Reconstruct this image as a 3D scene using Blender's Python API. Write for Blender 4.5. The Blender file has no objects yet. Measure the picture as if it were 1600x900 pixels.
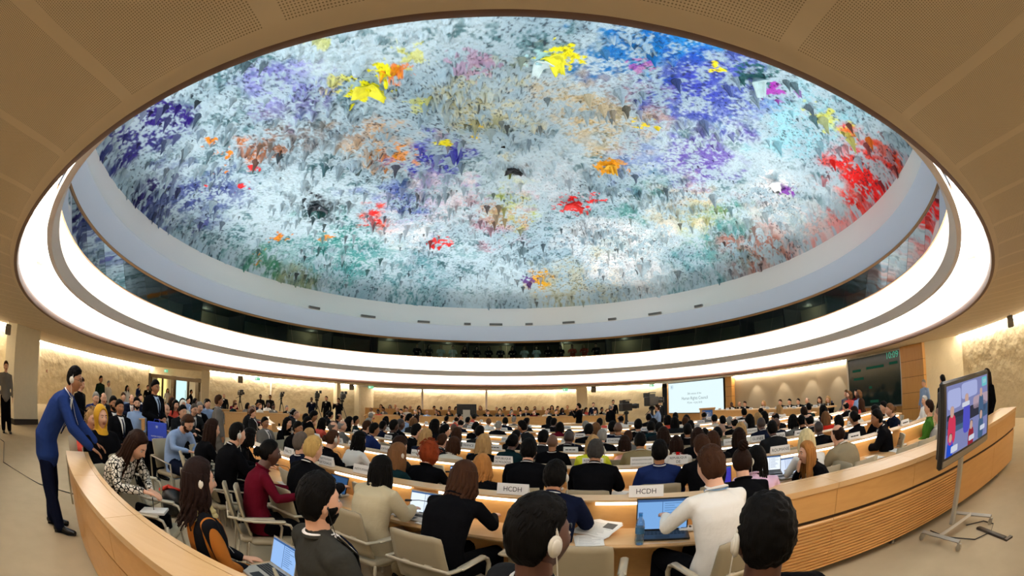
import bpy, math, random
import numpy as np
from mathutils import Vector, Matrix, noise
R = math.radians
random.seed(7)
SC = bpy.context.scene
COL = SC.collection

# ---------------------------------------------------------------- camera, world, exposure, large lights
cam_data = bpy.data.cameras.new('camera')
cam_data.type = 'PANO'
cam_data.panorama_type = 'FISHEYE_EQUISOLID'
cam_data.fisheye_lens = 667.0 / 1600 * 36
cam_data.fisheye_fov = R(220)
cam_data.sensor_width = 36
cam_data.sensor_height = 20.25
cam_data.sensor_fit = 'HORIZONTAL'
cam_data.shift_x = 3.7 / 1600
cam_data.shift_y = 50.0 / 900
cam_data.clip_start = 0.05
cam = bpy.data.objects.new('camera', cam_data)
COL.objects.link(cam)
cam.matrix_world = Matrix.Translation((0, 0, 1.9)) @ Matrix.Rotation(math.pi / 2 + 0.19, 4, 'X') @ Matrix.Rotation(-0.0043, 4, 'Z')
SC.camera = cam

world = bpy.data.worlds.new('room_air')
SC.world = world
world.use_nodes = True
world.node_tree.nodes['Background'].inputs[0].default_value = (0.5, 0.45, 0.4, 1)
world.node_tree.nodes['Background'].inputs[1].default_value = 0.02

SC.view_settings.view_transform = 'Standard'
SC.view_settings.look = 'None'
SC.view_settings.gamma = 1
SC.view_settings.use_curve_mapping = False
SC.view_settings.exposure = 0.1
SC.cycles.max_bounces = 6
SC.cycles.diffuse_bounces = 4
SC.cycles.glossy_bounces = 3
SC.cycles.transparent_max_bounces = 12
SC.cycles.sample_clamp_indirect = 6.0
SC.cycles.use_denoising = True
try:
    SC.cycles.denoiser = 'OPENIMAGEDENOISE'
except Exception:
    pass

CX, CY = -0.2, 13.03            # centre of the round ceiling opening
PX, PY = 6.7, 21.8              # point the desk rows curve round
DOME_POWER, RING_POWER, WALL_POWER, DESK_POWER = 140.0, 14.0, 38.0, 4.5

def lamp(name, kind, loc, power, color, target=None, **kw):
    d = bpy.data.lights.new(name, kind)
    d.energy = power
    d.color = color
    for k, v in kw.items():
        setattr(d, k, v)
    o = bpy.data.objects.new(name, d)
    COL.objects.link(o)
    o.location = loc
    if target is not None:
        o.rotation_euler = (Vector(target) - Vector(loc)).to_track_quat('-Z', 'Y').to_euler()
    return o

# floodlights of the dome, sunk behind the light ring
for k in range(20):
    a = 2 * math.pi * (k + .5) / 20
    c, s = math.cos(a), math.sin(a)
    lamp('dome_floodlight', 'AREA', (CX + 12.2 * c, CY + 12.2 * s, 3.56), DOME_POWER, (0.93, 0.97, 1.0),
         target=(CX + 3.0 * c, CY + 3.0 * s, 9.5), shape='RECTANGLE', size=1.6, size_y=0.12, spread=R(150))

for sx_, sy_ in ((12.75, 19.8), (13.35, 18.0), (13.8, 16.2), (14.0, 14.4)):
    lamp('wall_spotlight', 'SPOT', (sx_, sy_, 2.62), 38, (1, .9, .74), target=(sx_ + .38, sy_ + .1, 1.2), spot_size=R(62), spot_blend=.5, shadow_soft_size=.03)

# ---------------------------------------------------------------- materials
def lin(h):
    h = h.lstrip('#')
    v = [int(h[i:i + 2], 16) / 255 for i in (0, 2, 4)]
    return tuple(x / 12.92 if x <= 0.04045 else ((x + 0.055) / 1.055) ** 2.4 for x in v) + (1,)

MATS = {}
def mat(name, color, rough=0.6, metal=0.0, bump=None, var=0.0, vscale=8.0, emit=None, estr=0.0, sheen=0.0, spec=0.5,
        bstretch=None, coat=0.0):
    """principled material; bump=(scale, strength, distance); var mixes a little noise into the colour"""
    if name in MATS:
        return MATS[name]
    m = bpy.data.materials.new(name)
    m.use_nodes = True
    nt = m.node_tree
    b = nt.nodes['Principled BSDF']
    col = lin(color) if isinstance(color, str) else tuple(color) + (1,)
    b.inputs['Base Color'].default_value = col
    b.inputs['Roughness'].default_value = rough
    b.inputs['Metallic'].default_value = metal
    b.inputs['Specular IOR Level'].default_value = spec
    if sheen:
        b.inputs['Sheen Weight'].default_value = sheen
    if coat:
        b.inputs['Coat Weight'].default_value = coat
        b.inputs['Coat Roughness'].default_value = 0.15
    if emit:
        b.inputs['Emission Color'].default_value = lin(emit) if isinstance(emit, str) else tuple(emit) + (1,)
        b.inputs['Emission Strength'].default_value = estr
    tc = None
    if bump or var:
        tc = nt.nodes.new('ShaderNodeTexCoord')
        mp = nt.nodes.new('ShaderNodeMapping')
        nt.links.new(tc.outputs['Object'], mp.inputs[0])
        if bstretch:
            mp.inputs['Scale'].default_value = bstretch
    if var:
        n = nt.nodes.new('ShaderNodeTexNoise')
        n.inputs['Scale'].default_value = vscale
        n.inputs['Detail'].default_value = 5
        nt.links.new(mp.outputs[0], n.inputs['Vector'])
        mx = nt.nodes.new('ShaderNodeMix')
        mx.data_type = 'RGBA'
        mx.inputs[6].default_value = tuple(c * (1 - var) for c in col[:3]) + (1,)
        mx.inputs[7].default_value = tuple(min(1, c * (1 + var)) for c in col[:3]) + (1,)
        nt.links.new(n.outputs['Fac'], mx.inputs[0])
        nt.links.new(mx.outputs[2], b.inputs['Base Color'])
    if bump:
        n = nt.nodes.new('ShaderNodeTexNoise')
        n.inputs['Scale'].default_value = bump[0]
        n.inputs['Detail'].default_value = 4
        nt.links.new(mp.outputs[0], n.inputs['Vector'])
        bp = nt.nodes.new('ShaderNodeBump')
        bp.inputs['Strength'].default_value = bump[1]
        bp.inputs['Distance'].default_value = bump[2]
        nt.links.new(n.outputs['Fac'], bp.inputs['Height'])
        nt.links.new(bp.outputs[0], b.inputs['Normal'])
    MATS[name] = m
    return m

def emis(name, color, strength):
    if name in MATS:
        return MATS[name]
    m = bpy.data.materials.new(name)
    m.use_nodes = True
    nt = m.node_tree
    nt.nodes.clear()
    e = nt.nodes.new('ShaderNodeEmission')
    o = nt.nodes.new('ShaderNodeOutputMaterial')
    e.inputs[0].default_value = lin(color) if isinstance(color, str) else tuple(color) + (1,)
    e.inputs[1].default_value = strength
    nt.links.new(e.outputs[0], o.inputs[0])
    MATS[name] = m
    return m

def wood_mat(name, c1, c2, rough=0.35, axis='x'):
    m = mat(name, c1, rough, coat=0.15)
    nt = m.node_tree
    b = nt.nodes['Principled BSDF']
    tc = nt.nodes.new('ShaderNodeTexCoord')
    mp = nt.nodes.new('ShaderNodeMapping')
    mp.inputs['Scale'].default_value = {'x': (.8, 8, 8), 'z': (8, 8, .8)}[axis]
    n = nt.nodes.new('ShaderNodeTexNoise')
    n.inputs['Scale'].default_value = 2.2
    n.inputs['Detail'].default_value = 8
    n.inputs['Distortion'].default_value = 0.6
    mx = nt.nodes.new('ShaderNodeMix')
    mx.data_type = 'RGBA'
    mx.inputs[6].default_value = lin(c1)
    mx.inputs[7].default_value = lin(c2)
    nt.links.new(tc.outputs['Object'], mp.inputs[0])
    nt.links.new(mp.outputs[0], n.inputs['Vector'])
    nt.links.new(n.outputs['Fac'], mx.inputs[0])
    nt.links.new(mx.outputs[2], b.inputs['Base Color'])
    return m

M_WOOD = wood_mat('maple_veneer', 'dba866', 'c58f50')
M_WOODT = wood_mat('maple_top', 'e4bf8e', 'd4a66e', 0.28)
M_WOODC = wood_mat('maple_column', 'd9a55c', 'c48d48', 0.4, 'z')
M_GROOVE = mat('groove_dark_brown', '3a2412', 0.8)  # dark brown of the gaps and joint lines between wood panels
M_SOFFIT = mat('soffit_paint', 'e0cfb4', 0.8)
M_WHITE = mat('cove_white', 'f2ece4', 0.7)
M_CREAM = mat('cream_plaster_smooth', 'f6efe8', 0.7)
M_GREYBAND = mat('grey_acoustic_band', 'ccd3e0', 0.85)
M_RING = mat('ring_grey', 'cfc8bf', 0.6)
M_BLACKP = mat('black_plastic', '0c0c0d', 0.4)
M_STEEL = mat('brushed_steel', 'b9b5ab', 0.35, 0.8)
M_SILVER = mat('silver_paint', 'b5afa2', 0.4, 0.3)
M_GLASSD = mat('dark_screen_glass', '0b0f0f', 0.08)
M_PAPER = mat('paper', 'f0eee8', 0.7)
M_LEATH = mat('beige_leather', '9c8f74', 0.5, bump=(60, .15, .002), var=.06)
M_FRAME = mat('chair_frame_beige', 'b9ad95', 0.35, 0.25)
M_TEXT = mat('black_ink', '101010', 0.6)
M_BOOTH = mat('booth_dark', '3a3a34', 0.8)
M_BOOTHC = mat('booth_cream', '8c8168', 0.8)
M_BRASS = mat('bronze_trim', '8a6438', 0.4, 0.5)

# carpet
m = M_FLOOR = mat('beige_carpet', 'b3a386', 0.95, bump=(220, .5, .004), var=.10, vscale=3)
# rough plaster walls
M_PLASTER = mat('cream_rough_plaster', 'e2d4b4', 0.85, bump=(2.2, .75, .10), var=.07, vscale=1.2)
M_PANELW = mat('beige_fabric_wall', 'b9ab93', 0.9, bump=(40, .3, .01), var=.05, vscale=2)
M_PILLAR = mat('stone_pillar', 'e4d9bc', 0.8, bump=(5, .25, .02), var=.06)

# perforated soffit: small dark holes in wedge panels with plain bands between them
nt = M_SOFFIT.node_tree
b = nt.nodes['Principled BSDF']
geo = nt.nodes.new('ShaderNodeNewGeometry')
sx = nt.nodes.new('ShaderNodeSeparateXYZ')
nt.links.new(geo.outputs['Position'], sx.inputs[0])
def mth(op, a, b_=None, c_=None, nt=nt):
    n = nt.nodes.new('ShaderNodeMath')
    n.operation = op
    for i, v in enumerate((a, b_, c_)):
        if v is None:
            continue
        if isinstance(v, (int, float)):
            n.inputs[i].default_value = v
        else:
            nt.links.new(v, n.inputs[i])
    return n.outputs[0]
dx = mth('SUBTRACT', sx.outputs[0], CX)
dy = mth('SUBTRACT', sx.outputs[1], CY)
rr = mth('SQRT', mth('ADD', mth('MULTIPLY', dx, dx), mth('MULTIPLY', dy, dy)))
an = mth('ADD', mth('ARCTAN2', dy, dx), R(.2))
SEG = 120
wed = mth('FRACT', mth('ADD', mth('MULTIPLY', an, SEG / (2 * math.pi)), 0.5))
sg = mth('FLOOR', mth('ADD', mth('MULTIPLY', an, SEG / (2 * math.pi)), 0.5))
sa = mth('SUBTRACT', mth('MULTIPLY', sg, 2 * math.pi / SEG), R(.2))
# local square grid aligned with each wedge
ca, sna = mth('COSINE', sa), mth('SINE', sa)
u = mth('ADD', mth('MULTIPLY', dx, ca), mth('MULTIPLY', dy, sna))
v = mth('SUBTRACT', mth('MULTIPLY', dy, ca), mth('MULTIPLY', dx, sna))
P_ = 0.0098
fu = mth('SUBTRACT', mth('FRACT', mth('DIVIDE', u, P_)), .5)
fv = mth('SUBTRACT', mth('FRACT', mth('DIVIDE', v, P_)), .5)
dd = mth('ADD', mth('MULTIPLY', fu, fu), mth('MULTIPLY', fv, fv))
hole = mth('LESS_THAN', dd, 0.075)
inr = mth('GREATER_THAN', rr, 12.48)
inr2 = mth('LESS_THAN', rr, 15.2)
wv = mth('ABSOLUTE', mth('SUBTRACT', wed, .5))
wok = mth('LESS_THAN', wv, .445)
mask = mth('MULTIPLY', mth('MULTIPLY', hole, mth('MULTIPLY', inr, inr2)), wok)
mx = nt.nodes.new('ShaderNodeMix')
mx.data_type = 'RGBA'
mx.inputs[6].default_value = lin('e0cfb4')
mx.inputs[7].default_value = lin('9c8a6c')
nt.links.new(mask, mx.inputs[0])
nt.links.new(mx.outputs[2], b.inputs['Base Color'])

# ---------------------------------------------------------------- mesh helpers
def mk(name, V, F, mats, parent=None, smooth=True, fm=None, loc=None):
    me = bpy.data.meshes.new(name)
    me.from_pydata([tuple(v) for v in V], [], F)
    me.update()
    for q in (mats if isinstance(mats, (list, tuple)) else [mats]):
        me.materials.append(q)
    if fm is not None:
        me.polygons.foreach_set('material_index', fm)
    if smooth:
        me.polygons.foreach_set('use_smooth', [True] * len(me.polygons))
        try:
            me.set_sharp_from_angle(angle=R(38))
        except Exception:
            pass
    o = bpy.data.objects.new(name, me)
    COL.objects.link(o)
    if parent is not None:
        o.parent = parent
    if loc is not None:
        o.location = loc
    return o

def inst(name, me, parent=None, mats=None, loc=None, rot=None, scale=None):
    o = bpy.data.objects.new(name, me)
    COL.objects.link(o)
    if parent is not None:
        o.parent = parent
    if loc is not None:
        o.location = loc
    if rot is not None:
        o.rotation_euler = rot
    if scale is not None:
        o.scale = scale
    if mats:
        for i, q in enumerate(mats):
            o.material_slots[i].link = 'OBJECT'
            o.material_slots[i].material = q
    return o

def empty(name, loc=(0, 0, 0), rz=0, scale=1):
    o = bpy.data.objects.new(name, None)
    o.empty_display_size = .1
    COL.objects.link(o)
    o.location = loc
    o.rotation_euler = (0, 0, rz)
    o.scale = (scale,) * 3
    return o

def tag(o, label=None, cat=None, group=None, kind=None):
    if label: o['label'] = label
    if cat: o['category'] = cat
    if group: o['group'] = group
    if kind: o['kind'] = kind
    return o

class G:
    """collects closed pieces into one mesh"""
    def __init__(s):
        s.V, s.F, s.M = [], [], []
    def add(s, V, F, m=0):
        n = len(s.V)
        s.V += [tuple(v) for v in V]
        s.F += [tuple(i + n for i in f) for f in F]
        s.M += [m] * len(F)
    def box(s, x0, x1, y0, y1, z0, z1, m=0, M=None, bev=0.0):
        if bev > 0:
            b = bev
            V, F = [], []
            prof = [(b, 0), (0, b)]
            # bevelled on the vertical and horizontal edges through stacked rings
            def ring(ix, z):
                X0, X1, Y0, Y1 = x0 + ix, x1 - ix, y0 + ix, y1 - ix
                c = min(b, (X1 - X0) / 3, (Y1 - Y0) / 3)
                return [(X0 + c, Y0, z), (X1 - c, Y0, z), (X1, Y0 + c, z), (X1, Y1 - c, z), (X1 - c, Y1, z), (X0 + c, Y1, z), (X0, Y1 - c, z), (X0, Y0 + c, z)]
            rs = [ring(b, z0), ring(0, z0 + b), ring(0, z1 - b), ring(b, z1)]
            for r_ in rs: V += r_
            for k in range(3):
                for i in range(8):
                    j = (i + 1) % 8
                    F.append((k * 8 + i, k * 8 + j, k * 8 + 8 + j, k * 8 + 8 + i))
            F.append(tuple(range(7, -1, -1)))
            F.append(tuple(range(24, 32)))
        else:
            V = [(x, y, z) for z in (z0, z1) for (x, y) in ((x0, y0), (x1, y0), (x1, y1), (x0, y1))]
            F = [(3, 2, 1, 0), (4, 5, 6, 7), (0, 1, 5, 4), (1, 2, 6, 5), (2, 3, 7, 6), (3, 0, 4, 7)]
        if M is not None:
            V = [tuple(M @ Vector(v)) for v in V]
        s.add(V, F, m)
    def tube(s, pts, rad, ref=(1, 0, 0), seg=12, m=0, cap=True):
        pts = [Vector(p) for p in pts]
        rad = [(r, r) if isinstance(r, (int, float)) else r for r in rad]
        ref = Vector(ref)
        n = len(pts)
        T = []
        for i in range(n):
            t = (pts[min(i + 1, n - 1)] - pts[max(i - 1, 0)])
            if t.length < 1e-9: t = Vector((0, 0, 1))
            T.append(t.normalized())
        P, A, TT = list(pts), list(rad), list(T)
        if cap:
            a0, b0 = rad[0]; a1, b1 = rad[-1]
            r0, r1 = min(a0, b0), min(a1, b1)
            P = [pts[0] - T[0] * r0 * .9, pts[0] - T[0] * r0 * .62] + P + [pts[-1] + T[-1] * r1 * .62, pts[-1] + T[-1] * r1 * .9]
            A = [(a0 * .4, b0 * .4), (a0 * .78, b0 * .78)] + A + [(a1 * .78, b1 * .78), (a1 * .4, b1 * .4)]
            TT = [T[0]] * 2 + TT + [T[-1]] * 2
        V, F = [], []
        pr = None
        for p, (a, b), t in zip(P, A, TT):
            r_ = ref - t * ref.dot(t)
            if r_.length < 1e-3:
                r_ = pr if pr is not None else t.orthogonal()
            r_.normalize()
            pr = r_
            f_ = t.cross(r_)
            for k in range(seg):
                th = 2 * math.pi * k / seg
                V.append(p + r_ * (a * math.cos(th)) + f_ * (b * math.sin(th)))
        L = len(P)
        for i in range(L - 1):
            for k in range(seg):
                j = (k + 1) % seg
                F.append((i * seg + k, i * seg + j, (i + 1) * seg + j, (i + 1) * seg + k))
        F.append(tuple(range(seg - 1, -1, -1)))
        F.append(tuple(range((L - 1) * seg, L * seg)))
        s.add(V, F, m)
    def ell(s, c, r, seg=12, m=0, M=None):
        V, F = [], []
        nr = max(4, seg // 2)
        for i in range(1, nr):
            ph = math.pi * i / nr
            for k in range(seg):
                th = 2 * math.pi * k / seg
                V.append(Vector((r[0] * math.sin(ph) * math.cos(th), r[1] * math.sin(ph) * math.sin(th), r[2] * math.cos(ph))))
        t, b = len(V), len(V) + 1
        V += [Vector((0, 0, r[2])), Vector((0, 0, -r[2]))]
        for i in range(nr - 2):
            for k in range(seg):
                j = (k + 1) % seg
                F.append((i * seg + k, (i + 1) * seg + k, (i + 1) * seg + j, i * seg + j))
        for k in range(seg):
            j = (k + 1) % seg
            F.append((t, k, j))
            F.append((b, (nr - 2) * seg + j, (nr - 2) * seg + k))
        c = Vector(c)
        V = [(M @ v if M is not None else v) + c for v in V]
        s.add(V, F, m)
    def cyl(s, c0, c1, r0, r1=None, seg=16, m=0):
        s.tube([c0, c1], [r0, r0 if r1 is None else r1], seg=seg, m=m, cap=False, ref=(1, .013, .007))
    def obj(s, name, mats, parent=None, smooth=True, loc=None):
        return mk(name, s.V, s.F, mats, parent, smooth, s.M, loc)

def revolve(name, prof, mats, a0=0, a1=360, seg=256, parent=None, cx=CX, cy=CY, fm=None, closed=False):
    """turn the (r, z) profile round the vertical axis at cx, cy"""
    full = abs(a1 - a0) >= 360
    n = seg if full else seg + 1
    V, F, M = [], [], []
    L = len(prof)
    for i in range(n):
        a = R(a0 + (a1 - a0) * i / seg)
        c, s_ = math.cos(a), math.sin(a)
        for r_, z in prof:
            V.append((cx + r_ * c, cy + r_ * s_, z))
    for i in range(seg):
        j = (i + 1) % n
        for k in range(L if closed else L - 1):
            q = (k + 1) % L
            F.append((i * L + k, j * L + k, j * L + q, i * L + q))
            M.append(fm[k] if fm else 0)
    if closed and not full:
        F.append(tuple(range(L - 1, -1, -1))); M.append(0)
        F.append(tuple((n - 1) * L + k for k in range(L))); M.append(0)
    return mk(name, V, F, mats, parent, True, M)

def sweep(name, pts, prof, mats, parent=None, fm=None, closed=True, smooth=True):
    """carry a (d, z) profile along a plan line; d is the distance to the left of the line"""
    V, F, M = [], [], []
    L = len(prof)
    P = [Vector((p[0], p[1])) for p in pts]
    n = len(P)
    for i in range(n):
        t = (P[min(i + 1, n - 1)] - P[max(i - 1, 0)]).normalized()
        nl = Vector((-t.y, t.x))
        for d, z in prof:
            q = P[i] + nl * d
            V.append((q.x, q.y, z))
    for i in range(n - 1):
        for k in range(L if closed else L - 1):
            q = (k + 1) % L
            F.append((i * L + k, i * L + q, (i + 1) * L + q, (i + 1) * L + k))
            M.append(fm[k] if fm else 0)
    if closed:
        F.append(tuple(range(L))); M.append(0)
        F.append(tuple((n - 1) * L + k for k in range(L - 1, -1, -1))); M.append(0)
    return mk(name, V, F, mats, parent, smooth, M)

def arcpts(Rr, t0, t1, step=1.0, cx=PX, cy=PY):
    n = max(2, int(abs(t1 - t0) / step) + 1)
    return [(cx + Rr * math.sin(R(t0 + (t1 - t0) * i / (n - 1))), cy - Rr * math.cos(R(t0 + (t1 - t0) * i / (n - 1)))) for i in range(n)]

def text_geo(txt, size, ox=0, oy=0, align='CENTER'):
    """flat letters as vertices and faces in the local x/z plane, facing -y"""
    cu = bpy.data.curves.new('letters', 'FONT')
    cu.body = txt
    cu.size = size
    cu.align_x = align
    cu.align_y = 'CENTER'
    cu.resolution_u = 3
    cu.fill_mode = 'BOTH'
    o = bpy.data.objects.new('letters', cu)
    COL.objects.link(o)
    me = bpy.data.meshes.new_from_object(o.evaluated_get(bpy.context.evaluated_depsgraph_get()))
    V = [(v.co.x + ox, 0, v.co.y + oy) for v in me.vertices]
    F = [tuple(p.vertices) for p in me.polygons]
    bpy.data.objects.remove(o)
    bpy.data.curves.remove(cu)
    bpy.data.meshes.remove(me)
    return V, F
# ---------------------------------------------------------------- the room: floor, soffit, light ring, gallery, dome
struct = lambda o: tag(o, kind='structure')
g = G(); g.box(-34, 20, -6, 36, -.2, 0)
struct(g.obj('floor', M_FLOOR, smooth=False))

# soffit with a rounded lip at the opening
revolve_soffit = revolve('ceiling', [(33, 2.75), (12.62, 2.75), (12.5, 2.745), (12.42, 2.73), (12.38, 2.75), (12.37, 2.80), (12.40, 2.86), (12.62, 2.90)],
                         [M_SOFFIT, mat('lip_brown', '6a4630', .5)], seg=360, fm=[0, 0, 0, 1, 1, 1, 1])
struct(revolve_soffit)
# cove wall behind the baffle, up to the gallery sill
struct(revolve('wall_cove', [(12.62, 2.80), (12.66, 3.0), (12.66, 3.3), (12.62, 3.62), (12.58, 3.95), (12.48, 4.25), (12.36, 4.43)], M_WHITE, seg=360))
# floating baffle that hides the lamps
baf = revolve('ceiling_light_ring', [(12.10, 3.36), (12.02, 3.38), (11.96, 3.62), (11.99, 3.64), (12.06, 3.63), (12.11, 3.42)], M_RING, seg=360, closed=True)
tag(baf, 'huge circular white light ring hanging in the ceiling opening', 'light ring')
revolve('lamp_strip', [(12.14, 3.40), (12.36, 3.40), (12.36, 3.46), (12.14, 3.46)], emis('ring_lamp', (1.0, .93, .86), RING_POWER), seg=180, closed=True, parent=baf)
for k in range(24):
    a = 2 * math.pi * (k + .5) / 24
    q = G(); Mx = Matrix.Translation((CX, CY, 0)) @ Matrix.Rotation(a, 4, 'Z')
    q.box(12.05, 12.66, -.03, .03, 3.47, 3.50, M=Mx)
    q.obj('bracket', M_RING, baf, smooth=False)
# sill rail, tilted glass, head trim
struct(revolve('trim_1', [(12.36, 4.43), (12.33, 4.45), (12.36, 4.48), (12.44, 4.48), (12.50, 4.43)], M_BRASS, seg=360, closed=True))
struct(revolve('trim_2', [(12.76, 5.43), (12.74, 5.50), (12.80, 5.55), (12.90, 5.50)], M_BRASS, seg=360, closed=True))
gm = bpy.data.materials.new('gallery_glass'); gm.use_nodes = True
nt = gm.node_tree; nt.nodes.clear()
o_ = nt.nodes.new('ShaderNodeOutputMaterial'); t_ = nt.nodes.new('ShaderNodeBsdfTransparent'); g_ = nt.nodes.new('ShaderNodeBsdfGlossy'); mxs = nt.nodes.new('ShaderNodeMixShader')
t_.inputs[0].default_value = (.62, .72, .68, 1); g_.inputs['Roughness'].default_value = .03
fr = nt.nodes.new('ShaderNodeFresnel'); fr.inputs[0].default_value = 1.10
nt.links.new(fr.outputs[0], mxs.inputs[0]); nt.links.new(t_.outputs[0], mxs.inputs[1]); nt.links.new(g_.outputs[0], mxs.inputs[2]); nt.links.new(mxs.outputs[0], o_.inputs[0])
NP = 48
for k in range(NP):
    a0 = 360 * k / NP
    w = revolve('window_%d' % (k + 1), [(12.38, 4.47), (12.78, 5.46), (12.79, 5.46), (12.39, 4.47)], gm, a0 + .05, a0 + 360 / NP - .05, seg=4, closed=True)
    struct(w)
# gallery room behind the glass
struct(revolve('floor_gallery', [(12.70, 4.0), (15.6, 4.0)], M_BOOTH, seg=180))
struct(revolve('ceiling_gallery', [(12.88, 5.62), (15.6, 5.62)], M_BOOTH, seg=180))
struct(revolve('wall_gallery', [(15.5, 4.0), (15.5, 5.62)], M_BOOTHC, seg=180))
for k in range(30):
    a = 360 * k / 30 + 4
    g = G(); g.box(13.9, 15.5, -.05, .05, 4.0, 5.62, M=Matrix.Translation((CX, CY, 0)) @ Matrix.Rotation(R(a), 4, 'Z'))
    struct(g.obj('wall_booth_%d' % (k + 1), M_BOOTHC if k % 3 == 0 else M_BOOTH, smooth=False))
# grey band and cream wall up to the dome
struct(revolve('wall_band', [(12.80, 5.50), (12.86, 6.0), (12.91, 6.49)], M_GREYBAND, seg=360))
struct(revolve('wall_upper', [(12.91, 6.49), (13.05, 6.60), (13.45, 7.30), (13.72, 7.85), (13.9, 8.2)], M_CREAM, seg=360))

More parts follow.
